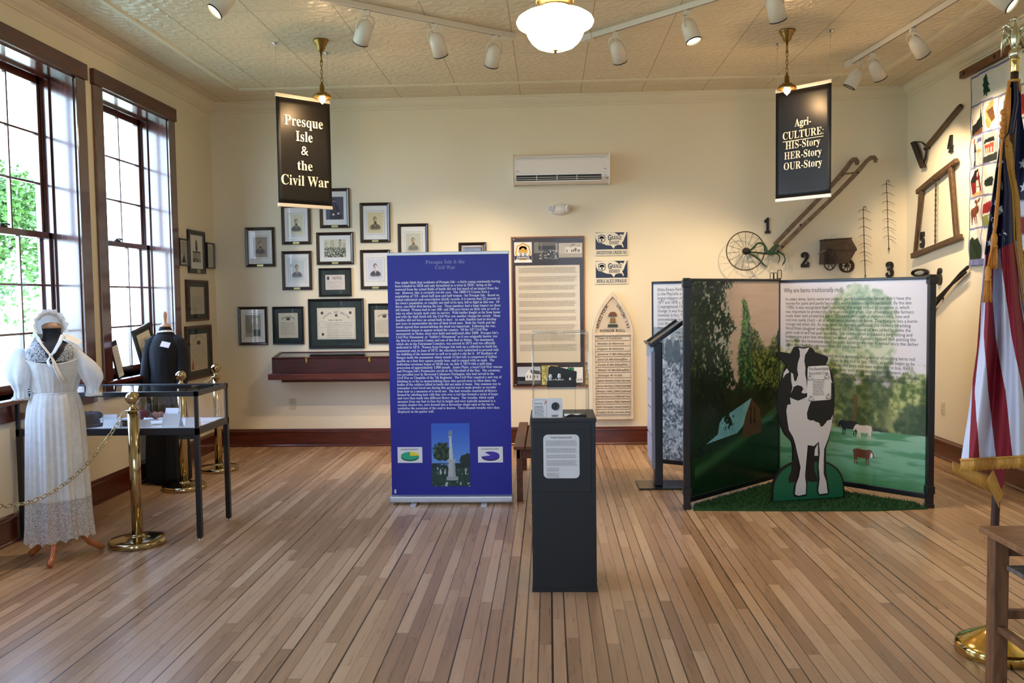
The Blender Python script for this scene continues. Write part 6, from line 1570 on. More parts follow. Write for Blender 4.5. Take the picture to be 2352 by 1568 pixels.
k = MB(); k.lathe([(.017, 2.445), (.0175, 2.45), (.0175, 2.492), (.019, 2.494), (.019, 2.50)], 20, 0, Matrix.Translation((.0325, 0, 0))); obj('ferrule', k, BRASS2, t)
# eagle, facing left
e = MB(); ex = .033
e.ball((ex, 0, 2.520), .0255, 20, 14)
e.lathe([(.010, 2.54), (.016, 2.548), (.021, 2.565), (.024, 2.585), (.022, 2.605), (.015, 2.625), (.011, 2.640), (.0105, 2.652), (.012, 2.660), (.009, 2.668), (.0001, 2.671)], 18, 0, Matrix.Translation((ex - .004, 0, 0)), sx=.85, sy=.8)
e.tube([(ex - .010, -.002, 2.661), (ex - .020, -.003, 2.659), (ex - .025, -.003, 2.652)], [.007, .005, .0015], 8)
e.ball((ex - .006, -.001, 2.660), .0125, 14, 10)
for q in (-1, 1): e.tube([(ex + q * .009, -.006, 2.556), (ex + q * .011, -.012, 2.545), (ex + q * .010, -.022, 2.538)], [.007, .005, .004], 8)
e.tube([(ex + .004, .008, 2.575), (ex + .008, .018, 2.55), (ex + .010, .022, 2.525)], [.012, .011, .004], 8)
obj('eagle_finial', e, EAGLE, t)
for sgn in (-1, 1):
    w = MB(); sh = Vector((ex + sgn * .018, .002, 2.612)); el = Vector((ex + sgn * .040, .006, 2.640))
    w.tube([tuple(sh), tuple((sh + el) / 2 + Vector((0, 0, .006))), tuple(el), tuple(el + Vector((sgn * .008, 0, -.014)))], [.009, .010, .009, .004], 10)
    for i in range(9):
        u = i / 8; root = el * u + sh * (1 - u); tip = Vector((ex + sgn * (.022 + .034 * u), .004 + .004 * (i % 2), 2.568 - .060 * u + .012 * (1 - u))); m = (root + tip) / 2 + Vector((sgn * .006, 0, 0))
        w.tube([tuple(root), tuple(m), tuple(tip)], [.006, .0062, .0018], 8, flat=.35)
    for i in range(6):
        u = i / 5; root = el * u + sh * (1 - u); tip = root + Vector((sgn * (.004 + .006 * u), -.004, -.036)); w.tube([tuple(root), tuple((root + tip) / 2), tuple(tip)], [.005, .0052, .002], 8, flat=.4)
    obj('wing', w, EAGLE, t)
# cloth: columns given as (height in picture units, x in picture units); converted to metres at the pole
def FX(px, py): return -.187 + (px - 2205 - (1050 - py) * .0168) * .001776
def FZ(py): return 2.446 - (py - 160) * .001809
def PT(px, py, d, dx=0.0, dz=0.0):      # the cloth keeps its outline while its folds come forward or go back
    k_ = (3.64 + d) / 3.60; return ((1.90 + FX(px, py)) * k_ - 1.90 + dx, d, 1.55 + (FZ(py) - 1.55) * k_ + dz)
def interp(tab, y):
    if y <= tab[0][0]: return tab[0][1]
    for (a, p), (b, q) in zip(tab, tab[1:]):
        if y <= b: return p + (q - p) * (y - a) / (b - a)
    return tab[-1][1]
LE = [(186, 2316), (205, 2313), (240, 2309), (320, 2299), (385, 2288), (459, 2278), (571, 2263), (673, 2254), (791, 2245), (855, 2236), (945, 2224), (1018, 2212), (1045, 2208)]
RE = [(186, 2338), (230, 2342), (300, 2330), (312, 2312), (377, 2318), (435, 2329), (545, 2335), (650, 2350), (800, 2374), (1045, 2404)]
TA = [(790, 2236), (800, 2236), (887, 2234), (1043, 2226)]; TB = [(620, 2256), (673, 2255), (760, 2252), (887, 2240), (1043, 2250)]
TC = [(577, 2265), (673, 2265), (760, 2261), (887, 2270), (1043, 2289)]; TD = [(577, 2284), (673, 2280), (760, 2287), (887, 2310), (1043, 2327)]
TE = [(577, 2299), (673, 2311), (760, 2324), (887, 2349), (1043, 2365)]; TF = [(577, 2334), (673, 2342), (760, 2356), (887, 2388), (1043, 2399)]
NU, NV = 300, 260
NAVYC, REDC, WHC = C3(34, 36, 66), C3(140, 34, 44), C3(214, 214, 228)
def band(px, py):
    edge = 575 - (px - 2263) * .43 if px < 2335 else 545
    if py < edge: return NAVYC
    if px < interp(TA, py): return WHC
    if px < interp(TB, py): return REDC
    if px < interp(TC, py): return WHC
    if px < interp(TD, py): return REDC
    if px < interp(TE, py): return WHC
    if px < interp(TF, py): return REDC
    return WHC
def depth(px, py):
    s = (px - interp(LE, py)) / (interp(RE, py) - interp(LE, py)); a = .012 + .030 * min(1, (py - 186) / 500)
    return -.045 - a * (math.sin(s * 11.0 + .6) + .5 * math.sin(s * 23 + py * .004)) - .05 * math.sin(PI * s) * min(1, (py - 186) / 500)
def cloth(name, le, re, y0, y1, colf, depf, nu, nv, m, parent):
    vs, cols = [], []
    for j in range(nv + 1):
        py = y0 + (y1 - y0) * j / nv; a, b = interp(le, py), interp(re, py)
        for i in range(nu + 1):
            px = a + (b - a) * i / nu; vs.append(PT(px, py, depf(px, py))); cols.append(tuple(lin_np(np.asarray(colf(px, py)))) + (1.0,))
    W = nu + 1; fs = [(j * W + i, (j + 1) * W + i, (j + 1) * W + i + 1, j * W + i + 1) for j in range(nv) for i in range(nu)]
    me = bpy.data.meshes.new(name); me.from_pydata(vs, [], fs); at = me.color_attributes.new('ink', 'FLOAT_COLOR', 'POINT'); at.data.foreach_set('color', np.array(cols, np.float32).ravel()); me.materials.append(m)
    me.polygons.foreach_set('use_smooth', [True] * len(fs)); me.update(); o = bpy.data.objects.new(name, me); COL.objects.link(o); o.parent = parent
    md = o.modifiers.new('thickness', 'SOLIDIFY'); md.thickness = .0016; md.offset = 0
    return o
FLAGM = print_mat('flag_nylon', rough=0.6, spec=0.25)
fl = cloth('flag_cloth', LE, RE, 186, 1045, band, depth, NU, NV, FLAGM, t)
def star(k, px, py, r, dfn, sq=.85, a0=.1):
    pts = []
    for i in range(10):
        a = a0 - PI / 2 + 2 * PI * i / 10; q = r if i % 2 == 0 else r * .40; x, y = px + math.cos(a) * q * sq, py + math.sin(a) * q * 1.15; pts.append(PT(x, y, dfn(x, y) - .003))
    k.add(pts, [tuple(range(9, -1, -1))])
STARW = mat('star_white', rgb(226, 228, 238), rough=.6)
k = MB()
for px, py, r in ((2297, 368, 11), (2299, 419, 11), (2284, 455, 11), (2301, 476, 12), (2277, 492, 9), (2287, 509, 10), (2303, 532, 12.5), (2274, 547, 9)): k = MB(); star(k, px, py, r, depth, .75 if px < 2290 else .9); obj('star', k, STARW, fl)
# back fold of the cloth, behind the fringed edge
LB = [(190, 2322), (312, 2318), (377, 2320), (435, 2330), (545, 2338), (650, 2352), (900, 2392)]; RB = [(190, 2344), (260, 2346), (320, 2356), (440, 2376), (545, 2396), (650, 2410), (900, 2440)]
def backc(px, py):
    if py < 452: return NAVYC * .9  # navy darkened to paint in the shade inside the fold
    return WHC if int((py - 452) / 38) % 2 == 0 else REDC
def backd(px, py): return .035 + .02 * math.sin((px - 2320) * .11)
bk = cloth('back_fold', LB, RB, 190, 900, backc, backd, 40, 120, FLAGM, t)
for sx_, sy_ in ((2349, 371), (2351, 424)): k = MB(); star(k, sx_, sy_, 11.5, lambda x, y: backd(x, y)); obj('star', k, STARW, bk)
# fringe: short strands hanging along the bottom hem and along the fly edge
rd = random.Random(3)
k = MB()
for i in range(170):
    px = 2206 + i * 1.16; py = 1046 - (px - 2206) * .055; d = depth(px, 1045); x, _, z = PT(px, py, d); ln = .047 + rd.uniform(-.004, .004)
    k.tube([(x, d - .004, z + .004), (x + rd.uniform(-.002, .002), d - .006, z - ln * .5), (x + rd.uniform(-.003, .003) - .002, d - .004, z - ln)], [.0016, .0022, .0014], 5)
k.tube([PT(px, 1046 - (px - 2206) * .055, depth(px, 1045) - .005) for px in range(2206, 2405, 6)], .005, 6)
obj('hem_fringe', k, GOLD, t)['kind'] = 'stuff'
k = MB()
for i in range(210):
    py = 312 + i * 1.9; px = interp(RE, py) - 4; d = depth(px, py); x, _, z = PT(px, py, d)
    k.tube([(x - .002, d - .008, z), (x + .012, d - .012, z - .012), (x + .030, d - .004, z - .030 + rd.uniform(-.004, .004))], [.0018, .0024, .0012], 5)
k.tube([PT(interp(RE, py) - 4, py, depth(interp(RE, py) - 4, py) - .008) for py in range(312, 720, 8)], .0045, 6)
obj('edge_fringe', k, GOLD, t)['kind'] = 'stuff'
k = MB()
for i in range(70):
    u = i / 69; px = 2207 + 92 * u; py = 1066 + 40 * u; x, z = FX(px, py), FZ(py); ln = .03 + .02 * u
    k.tube([(x, .03 - .03 * u, z + .014), (x + .001, .03 - .03 * u, z - ln * .4), (x + rd.uniform(-.002, .002), .03 - .03 * u, z - ln)], [.002, .0024, .0014], 5)
for i in range(40):
    u = i / 39; px = 2268 + 28 * u; py = 1080 + 60 * u; x, z = FX(px, py), FZ(py); k.tube([(x + .02, -.05 + .02 * u, z + .02), (x, -.055 + .02 * u, z - .012), (x - .006, -.05, z - .03)], [.002, .0024, .0014], 5)
obj('inner_fringe', k, GOLD, t)['kind'] = 'stuff'
k = MB(); k.add([(FX(x, y), d, FZ(y)) for x, y, d in ((2284, 1050, -.03), (2316, 1050, -.03), (2310, 1105, -.028), (2296, 1128, -.03), (2284, 1075, -.03))], [(0, 1, 2, 3, 4)], 0); obj('lower_fold', k, mat('flag_red', rgb(140, 34, 44), rough=.6), t, solid=.002)
# cord, knots and tassels
def cpt(px, py, d=.03): return PT(px, py, depth(max(px, interp(LE, py) + 2), py) - d)
k = MB(); k.tube([cpt(x, y) for x, y in ((2320, 186), (2313, 215), (2309, 240), (2306, 262), (2304, 285), (2303, 310), (2300, 350), (2297, 400), (2294, 450), (2290, 500), (2286, 525))], .0052, 8)
k.tube([cpt(x, y, .036) for x, y in ((2316, 205), (2312, 240), (2307, 290), (2301, 330), (2297, 380), (2291, 450), (2285, 510), (2279, 560), (2271, 600))], .0046, 8)
k.tube([cpt(x, y, .020) for x, y in ((2318, 200), (2317, 250), (2314, 300), (2311, 330))], .009, 8)
for x, y, r in ((2305, 254, .012), (2306, 266, .010), (2304, 279, .012), (2303, 296, .011), (2302, 306, .012)): k.ball(cpt(x, y, .036), r, 12, 8, 0, 1, .8, 1.1)
obj('cord', k, CORD, t)
for px, py in ((2285, 524), (2271, 600)):
    k = MB(); c = Vector(cpt(px, py, .036)); k.lathe([(.005, 0), (.009, -.006), (.0125, -.02), (.0125, -.035), (.010, -.048), (.0135, -.054), (.0135, -.060)], 16, 0, Matrix.Translation(c)); ts = obj('tassel', k, CORD, t)
    k = MB()
    for i in range(44):
        a = rd.uniform(0, 2 * PI); q = .011 * math.sqrt(rd.random()); s2 = 1.5
        k.tube([tuple(c + Vector((q * math.cos(a), q * math.sin(a), -.056))), tuple(c + Vector((q * math.cos(a) * 1.25, q * math.sin(a) * 1.25, -.10))), tuple(c + Vector((q * math.cos(a) * s2 - .002, q * math.sin(a) * s2, -.142 + rd.uniform(-.006, .006))))], .0019, 5)
    obj('tassel_strands', k, CORD, ts)
k = MB()
for i in range(26):
    a = 2 * PI * i / 26; k.tube([(.030 + .017 * math.cos(a), .017 * math.sin(a), 2.408), (.030 + .023 * math.cos(a), .023 * math.sin(a), 2.395), (.030 + .024 * math.cos(a), .024 * math.sin(a), 2.368 + rd.uniform(-.006, .004))], .0024, 5)
k.tube([(.030 + .018 * math.cos(2 * PI * i / 20), .018 * math.sin(2 * PI * i / 20), 2.410) for i in range(20)], .006, 6, 0, True)
obj('collar_fringe', k, GOLD, t)

# ------------------------------------------------------------------ old desk at the right edge
DESK = wood('worn_desk_wood', rgb(92, 58, 34), rgb(142, 98, 62), rough=0.5, stretch=(6, 6, 1.4), scale=4, bump=.25)
DESKT = wood('worn_desk_top', rgb(118, 78, 48), rgb(164, 116, 74), rough=0.45, stretch=(1.5, 8, 4), scale=4, bump=.25)
t = thing('side_table', 'old wooden table with a lower shelf at the right edge, before the flag', 'table', (1.67, 2.45, 0))
obj('top', MB().b2(0, .95, 0, .905, .607, .632), DESKT, t, bevel=.005)
for x, y in ((.02, .82), (.02, .03), (.87, .82), (.87, .03)): obj('leg', MB().b2(x, x + .058, y, y + .058, 0, .607), DESK, t, bevel=.006)
obj('apron', MB().b2(.03, .92, .84, .86, .53, .607).b2(.03, .92, .05, .07, .53, .607).b2(.90, .92, .05, .86, .53, .607), DESK, t)
obj('shelf', MB().b2(.055, .90, .09, .80, .490, .508), wood('grey_shelf_wood', rgb(92, 80, 70), rgb(130, 116, 102), rough=.55, stretch=(1.5, 8, 4), scale=4, bump=.2), t, bevel=.003)
obj('stretcher', MB().b2(.07, .88, .835, .865, .285, .318).b2(.035, .065, .07, .83, .24, .265), DESK, t, bevel=.003)
k = MB(); k.lathe([(.0001, 0), (.03, 0), (.038, .012), (.040, .035), (.032, .055), (.022, .064), (.018, .075), (.012, .079), (.0001, .08)], 20)
t2 = thing('ceramic_jar', 'small white ceramic jar with blue blotches on the table shelf', 'jar', (1.835, 3.19, .509))
obj('body', k, mat('white_glaze', rgb(226, 226, 230), rough=.15, coat=.4), t2)
k = MB()
for a, z in ((3.6, .03), (4.2, .045), (4.7, .022), (2.9, .04), (5.3, .04)): k.ball((.0385 * math.cos(a), .0385 * math.sin(a), z), .009, 8, 6, 0, 1, 1, .8)
obj('blue_blotch', k, mat('cobalt_glaze', rgb(44, 52, 140), rough=.15), t2)

# ------------------------------------------------------------------ glass display table
TBL = mat('table_black', rgb(17, 18, 24), rough=0.35, vary=0.1)
GLS = glass('case_pane', refl=1.0, ior=1.5)
TX0, TX1, TY0, TY1 = -3.470, -2.262, 5.335, 5.862
t = thing('display_table', 'black framed glass-topped display table with white deck, under the windows', 'display table', (TX0, TY0, 0))
W, D = TX1 - TX0, TY1 - TY0
for x in (0, W - .032):
    for y in (0, D - .032):
        lg_ = obj('leg', MB().b2(x, x + .032, y, y + .032, .018, .69), TBL, t, bevel=.002)
        k = MB(); k.lathe([(.013, 0), (.013, .004), (.006, .008), (.006, .02)], 14, 0, Matrix.Translation((x + .016, y + .016, 0))); obj('leveller', k, CHROME, lg_)
k = MB(); k.b2(0, W, 0, .025, .69, .735); k.b2(0, W, D - .025, D, .69, .735); k.b2(0, .025, 0, D, .69, .735); k.b2(W - .025, W, 0, D, .69, .735)
for x in (.012, W - .012):
    for y in (.012, D - .012): k.box((x, y, .845), (.022, .022, .26))
k.b2(0, W, 0, .024, .940, .972); k.b2(0, W, D - .024, D, .940, .972); k.b2(0, .024, 0, D, .940, .972); k.b2(W - .024, W, 0, D, .940, .972)
obj('frame', k, TBL, t, bevel=.0015, seg=1)
obj('deck', MB().b2(.02, W - .02, .02, D - .02, .724, .735), WHITE_P, t)
obj('glass_front', MB().b2(.022, W - .022, .006, .010, .735, .94), GLS, t); obj('glass_back', MB().b2(.022, W - .022, D - .010, D - .006, .735, .94), GLS, t)
obj('glass_side', MB().b2(W - .010, W - .006, .022, D - .022, .735, .94), GLS, t); obj('glass_side', MB().b2(.006, .010, .022, D - .022, .735, .94), GLS, t)
obj('glass_top', MB().b2(.022, W - .022, .022, D - .022, .962, .967), GLS, t)
obj('lock_box', MB().b2(W - .16, W - .05, .05, .14, .655, .69), TBL, t, bevel=.004)
ZD = .7358
CARD = mat('card_white', rgb(232, 234, 238), rough=.7, vary=.01)
def tent(label, x, y, w, h, rz):
    k = MB(); d = h * .38
    k.add([(-w / 2, -d, 0), (w / 2, -d, 0), (w / 2, 0, h), (-w / 2, 0, h), (w / 2, d, 0), (-w / 2, d, 0)], [(0, 1, 2, 3), (3, 2, 4, 5)])
    k2 = MB(); greek(k2, -w * .36, h * .72, w * .72, h * .16, 4, seed=int(abs(x) * 100), y=0)
    o = obj('tent_card', k, CARD, None, (x, y, ZD), (0, 0, rz), solid=.0008)
    return tag(o, label, 'card', 'white tent cards in the display table')
tent('tall white tent card at the left of the table deck, behind the low card', -2.955, 5.56, .088, .062, .12)
tent('low white tent card at the front left of the deck, beside the hat', -2.86, 5.405, .12, .05, -.1)
tent('small white tent card before the dark red knitwear', -2.70, 5.545, .055, .040, -.5)
tent('white tent card at the front behind the stanchion ball', -2.652, 5.405, .08, .048, .2)
tent('largest white tent card at the front of the deck', -2.465, 5.415, .118, .085, -.06)
tent('tall white tent card at the back of the deck', -2.625, 5.775, .098, .075, -.1)
tent('small low white tent card right of the largest card', -2.44, 5.53, .06, .035, -.4)
tent('wide white tent card at the front right corner of the deck', -2.335, 5.43, .09, .058, .25)
k = MB(); k.b2(-.06, .06, -.045, .045, 0, .0015); tag(obj('flat_card', k, CARD, None, (-2.34, 5.66, ZD), (0, 0, .2)), 'flat white card lying at the right end of the deck', 'card')
k = MB()
for i in range(3): k.b2(-.045 + .004 * i, .045 - .006 * i, -.03 + .003 * i, .03, .0015 * i * 2, .0015 * i * 2 + .002)
tag(obj('paper_stack', k, mat('old_paper', rgb(206, 200, 188), rough=.8), None, (-2.60, 5.50, ZD), (0, 0, .3)), 'small stack of old papers between the tent cards', 'papers')
t = thing('felt_hat', 'dark felt hat at the left of the table deck, half behind the dress', 'hat', (-3.062, 5.46, ZD))
FELT = mat('dark_felt', rgb(34, 34, 40), rough=.9, vary=.2, bump=.3, bscale=120)
k = MB(); k.lathe([(.0001, .012), (.05, .012), (.085, .004), (.105, .0), (.115, .004), (.112, .010), (.088, .014), (.078, .02), (.076, .05), (.066, .078), (.045, .088), (.02, .082), (.0001, .080)], 32, 0, None, sx=1.05, sy=.85); obj('crown', k, FELT, t)
k = MB(); k.lathe([(.0795, .022), (.079, .036), (.077, .040)], 32, 0, None, sx=1.05, sy=.85, cap=False); obj('band', k, BLACK, t)
rd = random.Random(11)
def lump(name, label, cat, x, y, r, h, m, n=7):
    k = MB()
    for i in range(n):
        a = rd.uniform(0, 2 * PI); q = r * rd.uniform(.1, .75); s = r * rd.uniform(.35, .6); k.ball((q * math.cos(a), q * math.sin(a) * .7, h * rd.uniform(.25, .5)), 1, 14, 10, 0, s, s * .8, h * rd.uniform(.35, .55))
    lo = min(v[2] for v in k.v); k.v = [(x_, y_, z_ - lo) for x_, y_, z_ in k.v]
    o = obj(name, k, m, None, (x, y, ZD)); return tag(o, label, cat)
lump('fur_collar', 'dark furry collar on the deck behind the hat', 'collar', -3.20, 5.72, .075, .06, mat('dark_fur', rgb(38, 38, 44), rough=.95, bump=.8, bscale=220))
lump('knitted_shawl', 'dark red knitted shawl heaped at the back of the deck', 'shawl', -2.82, 5.70, .075, .062, mat('red_knit', rgb(96, 36, 44), rough=.95, bump=.8, bscale=160, vary=.3, vscale=60))
lump('baby_bootee', 'dusty pink knitted bootee beside the red shawl', 'bootee', -2.715, 5.74, .045, .05, mat('pink_knit', rgb(150, 104, 96), rough=.95, bump=.8, bscale=160), 5)
t = thing('camera_case', 'small black leather case on the deck, behind the stanchion', 'case', (-2.80, 5.455, ZD))
obj('body', MB().b2(-.05, .05, -.03, .03, 0, .036), mat('black_leather', rgb(30, 30, 32), rough=.4, bump=.4, bscale=200), t, bevel=.006); obj('flap', MB().b2(-.051, .051, -.0325, .031, .030, .040), BLACK, t, bevel=.004); obj('snap', MB().ball((0, -.033, .026), .004, 10, 8), BRASS, t)

# ------------------------------------------------------------------ stanchions and chain
GB = mat('stanchion_brass', rgb(190, 170, 128), rough=0.12, metal=1.0, vary=.05)
def make_stanchion(label, x, y):
    t = thing('stanchion', label, 'stanchion', (x, y, 0), 0, 'brass rope stanchions')
    k = MB(); k.lathe([(.0001, .0), (.172, .0), (.176, .004), (.176, .026), (.172, .034), (.164, .038), (.10, .044), (.05, .050), (.042, .056), (.040, .064), (.0001, .064)], 48); obj('base', k, GB, t)
    k = MB(); k.lathe([(.034, .05), (.034, .85)], 28); obj('post', k, GB, t)
    k = MB(); k.lathe([(.0345, .845), (.034, .856), (.046, .860), (.047, .864), (.030, .868), (.020, .880), (.015, .890), (.018, .898), (.015, .902)], 28); obj('collar', k, GB, t)
    k = MB(); k.ball((0, 0, .940), .0435, 28, 18); obj('ball', k, GB, t)
    return t
s1 = make_stanchion('brass stanchion in front of the display table, nearest on the left', -2.655, 5.275)
for lab, x, y in (('brass stanchion behind the display table, beside the black coat', -3.035, 6.85), ('brass stanchion farthest back, near the corner', -3.040, 7.60), ('brass stanchion standing nearest the camera by the left wall', -3.235, 3.90)):
    o = copy_tree(s1); o.location = (x, y, 0); o['label'] = lab
def chain(label, a, b, sag, n):
    a, b = Vector(a), Vector(b); k = MB()
    def P_(u): p = a.lerp(b, u); p.z -= sag * 4 * u * (1 - u); return p
    for i in range(n):
        c = P_((i + .5) / n); d = (P_((i + 1) / n) - P_(i / n)); ln = d.length; d.normalize(); up = d.cross(Vector((d.y, -d.x, .3))).normalized(); s = d.cross(up)
        w = up if i % 2 else s; hl = ln * .72; hw = .0125
        k.tube([tuple(c + d * math.cos(2 * PI * j / 14) * hl + w * math.sin(2 * PI * j / 14) * hw) for j in range(14)], .0026, 6, 0, True)
    o = obj('barrier_chain', k, GB); return tag(o, label, 'chain', 'brass barrier chains')
chain('brass link chain sagging across the white dress to the front stanchion', (-2.69, 5.235, .856), (-3.215, 3.945, .856), .425, 52)
chain('short brass chain hanging from the farthest stanchion to the wall', (-3.075, 7.59, .856), (-3.49, 7.55, .80), .10, 13)
tag(obj('chain_eye', MB().tube([(.0, 0, 0), (.03, 0, 0)], .006, 8).lathe([(.016, 0), (.016, .006)], 12, 0, Matrix.Rotation(PI / 2, 4, 'Y')), GB, None, (XL, 7.55, .80)), 'brass eye on the left wall holding the short chain', 'eye hook')

# ------------------------------------------------------------------ white dress on its dress form
DRZ = .50
t = thing('dress_form', 'black dress form on an orange wooden tripod wearing the white dress', 'dress form', (-2.990, 4.985, 0), DRZ)
FORM = mat('form_jersey', rgb(22, 24, 34), rough=.8, vary=.1)
OR = wood('orange_beech', rgb(150, 78, 34), rgb(186, 104, 50), rough=.3, coat=.5, stretch=(3, 3, 1), scale=6, bump=.03)
k = MB(); k.lathe([(.0001, .78), (.10, .79), (.135, .84), (.132, .90), (.105, .98), (.100, 1.01), (.118, 1.08), (.135, 1.16), (.140, 1.22), (.128, 1.27), (.090, 1.305), (.055, 1.325), (.046, 1.35), (.047, 1.385), (.050, 1.40)], 36, 0, None, sx=1.05, sy=.72)
for q in (-1, 1): k.ball((q * .05, -.058, 1.17), .045, 16, 10, 0, 1, .8, 1)
for q in (-1, 1): k.ball((q * .108, 0, 1.25), .040, 16, 10, 0, .9, .9, 1)
obj('torso', k, FORM, t)
k = MB(); k.lathe([(.050, 1.40), (.052, 1.404), (.050, 1.420), (.030, 1.432), (.0001, 1.436)], 28, 0, None, sx=1.05, sy=.8); obj('neck_cap', k, mat('pale_wood', rgb(176, 136, 112), rough=.45), t)
k = MB(); k.tube([(0, 0, .16), (0, 0, .80)], .020, 14); k.lathe([(.0001, .12), (.03, .13), (.045, .17), (.045, .25), (.03, .28), (.02, .30)], 20); obj('pole', k, OR, t)
for (fx, fy) in ((.055, -.21), (-.20, .02), (.17, .16)):
    c, s = math.cos(DRZ), math.sin(-DRZ); lx, ly = fx * c - fy * s, fx * s + fy * c
    k = MB(); k.tube([(lx * .12, ly * .12, .235), (lx * .3, ly * .3, .22), (lx * .5, ly * .5, .14), (lx * .7, ly * .7, .065), (lx * .9, ly * .9, .035), (lx, ly, .020), (lx * 1.04, ly * 1.04, .012)], [.022, .023, .021, .018, .019, .020, .011], 12); obj('leg', k, OR, t)

DRESS = sheer('white_cotton', (.88, .88, .87, 1), .95, transl=.30)
SHEER = sheer('white_organza', (.80, .82, .84, 1), .84, transl=.28)
LACE = sheer('white_lace', (.78, .77, .76, 1), .56, lace=.42, lscale=95, transl=.3)
LACEY = sheer('lace_yoke', (.80, .82, .84, 1), .42, lace=.5, lscale=70, transl=.3)
d = thing('dress', 'long white cotton dress with puffed sleeves and lace hem on the dress form', 'dress', (-2.990, 4.985, 0), DRZ)
def ring(prof, fold, nfold, ph=0.0, sx=1.08, sy=.82, hem=None, seed=0):
    def fn(u, v):
        w = 2 * PI * u; i = v * (len(prof) - 1); a = min(int(i), len(prof) - 2); f = i - a
        r = prof[a][0] * (1 - f) + prof[a + 1][0] * f; z = prof[a][1] * (1 - f) + prof[a + 1][1] * f
        fd = fold(z) * (math.sin(nfold * w + ph + 2.2 * math.sin(2 * w + seed)) + .45 * math.sin(nfold * 2.3 * w + 1.7 + seed))
        if hem and v > .999: z += hem(w)
        elif hem: z += hem(w) * v ** 6
        return (r * (1 + fd) * math.cos(w) * sx, r * (1 + fd) * math.sin(w) * sy, z)
    return fn
SK = [(.114, 1.008), (.124, .985), (.139, .92), (.147, .85), (.151, .70), (.155, .52), (.160, .36)]
fold = lambda z: .010 + .045 * min(1, max(0, (1.0 - z) / .5))
obj('skirt', MB().grid(ring(SK, fold, 13), 190, 44, wrap=True), DRESS, d, solid=.001)
HM = [(.160, .362), (.163, .30), (.166, .22), (.171, .15), (.174, .115)]
obj('lace_hem', MB().grid(ring(HM, lambda z: .055, 13, hem=lambda w: .022 * abs(math.sin(w * 9)) - .012 * math.sin(w * 2)), 260, 22, wrap=True), LACE, d)
obj('waistband', MB().grid(ring([(.110, .996), (.1135, 1.0), (.1140, 1.012), (.111, 1.020)], lambda z: .008, 30), 120, 3, wrap=True), DRESS, d, solid=.002)
BD = [(.112, 1.018), (.122, 1.05), (.136, 1.10), (.148, 1.16), (.153, 1.205)]
neck = lambda w: .0 - .022 * math.cos(w + PI / 2) * -1.0
obj('bodice', MB().grid(ring(BD, lambda z: .012 * (1.25 - z) / .25 + .004, 15, sy=.80, hem=lambda w: .012 + .014 * math.cos(2 * w) + .012 * math.sin(w)), 150, 18, wrap=True), DRESS, d, solid=.001)
YK = [(.153, 1.205), (.152, 1.24), (.142, 1.275), (.112, 1.305), (.078, 1.322)]
obj('lace_yoke', MB().grid(ring(YK, lambda z: .004, 11, sx=1.10, sy=.78), 130, 14, wrap=True).keep(lambda x, y, z: not (y < 0 and abs(x - .008) < .012 + (z - 1.205) * .62)), LACEY, d)
obj('neck_trim', MB().tube([(.1535 * 1.09 * math.cos(2 * PI * i / 60), .1555 * .81 * math.sin(2 * PI * i / 60), 1.217 + .014 * math.cos(4 * PI * i / 60) + .012 * math.sin(2 * PI * i / 60)) for i in range(60)], .0034, 6, 0, True), DRESS, d)
for s in (-1, 1):
    def slv(u, v, s=s):
        w = 2 * PI * u; rr = [.046, .074, .090, .094, .086, .060, .038, .044][min(int(v * 7), 7)] if v >= 1 else None
        R_ = [.046, .074, .090, .094, .086, .060, .038, .044]; i = v * 7; a = min(int(i), 6); f = i - a; rr = R_[a] * (1 - f) + R_[a + 1] * f
        rr *= 1 + (.035 + .05 * v) * math.sin(9 * w + 2 * math.sin(w)) * (.4 + v)
        cx = s * (.146 + (.048 if s < 0 else .085) * v ** .8 - .02 * v * v); cz = 1.268 - .275 * v
        return (cx + rr * math.cos(w) * .86, -.012 - .02 * v + rr * math.sin(w) * .8, cz + s * .035 * math.cos(w) * s * (1 - v) * -1 - rr * .25 * math.cos(w) * s * .6)
    obj('sleeve', MB().grid(slv, 70, 34, wrap=True), SHEER, d)
    k = MB(); cx, cz = s * (.176 if s < 0 else .213), .990
    k.tube([(cx + .040 * math.cos(2 * PI * i / 40) * (1 + .12 * math.sin(i * 1.9)), -.03 + .038 * math.sin(2 * PI * i / 40) * (1 + .12 * math.cos(i * 2.3)), cz - .006 * math.sin(i * 2.1)) for i in range(40)], .007, 6, 0, True); obj('cuff_ruffle', k, DRESS, d)
k = MB(); k.box((0, 0, 0), (.095, .003, .055), 0, Matrix.Translation((.110, -.012, 1.330)) @ Matrix.Rotation(.52, 4, 'Y') @ Matrix.Rotation(-.95, 4, 'X'))
tag(obj('shoulder_card', k, CARD, None, (-2.99, 4.985, 0), (0, 0, DRZ)), 'small printed white card resting on the white dress shoulder', 'card')
b = thing('bonnet', 'white cotton bonnet with frilled brim and long ties over the form neck', 'bonnet', (-3.010, 4.985, 1.402), DRZ)
def hood(u, v):
    # u round the opening axis, v from back to rim; the opening faces the viewer's right
    w = 2 * PI * u; th = v * 1.95; r = 1 + .03 * math.sin(12 * w) * v
    ax = Vector((.26, -.95, .16)).normalized(); up = Vector((0, 0, 1)); e1 = ax.cross(up).normalized(); e2 = e1.cross(ax)
    p = -ax * math.cos(th) * (.130 if th < PI / 2 else .088) + (e1 * math.cos(w) * .082 + e2 * math.sin(w) * .090) * math.sin(th) * r
    if math.sin(w) < -.3: p.z -= .03 * (-.3 - math.sin(w)) * v
    return tuple(p)
obj('crown', MB().grid(hood, 72, 26, wrap=True), DRESS, b, solid=.0012)
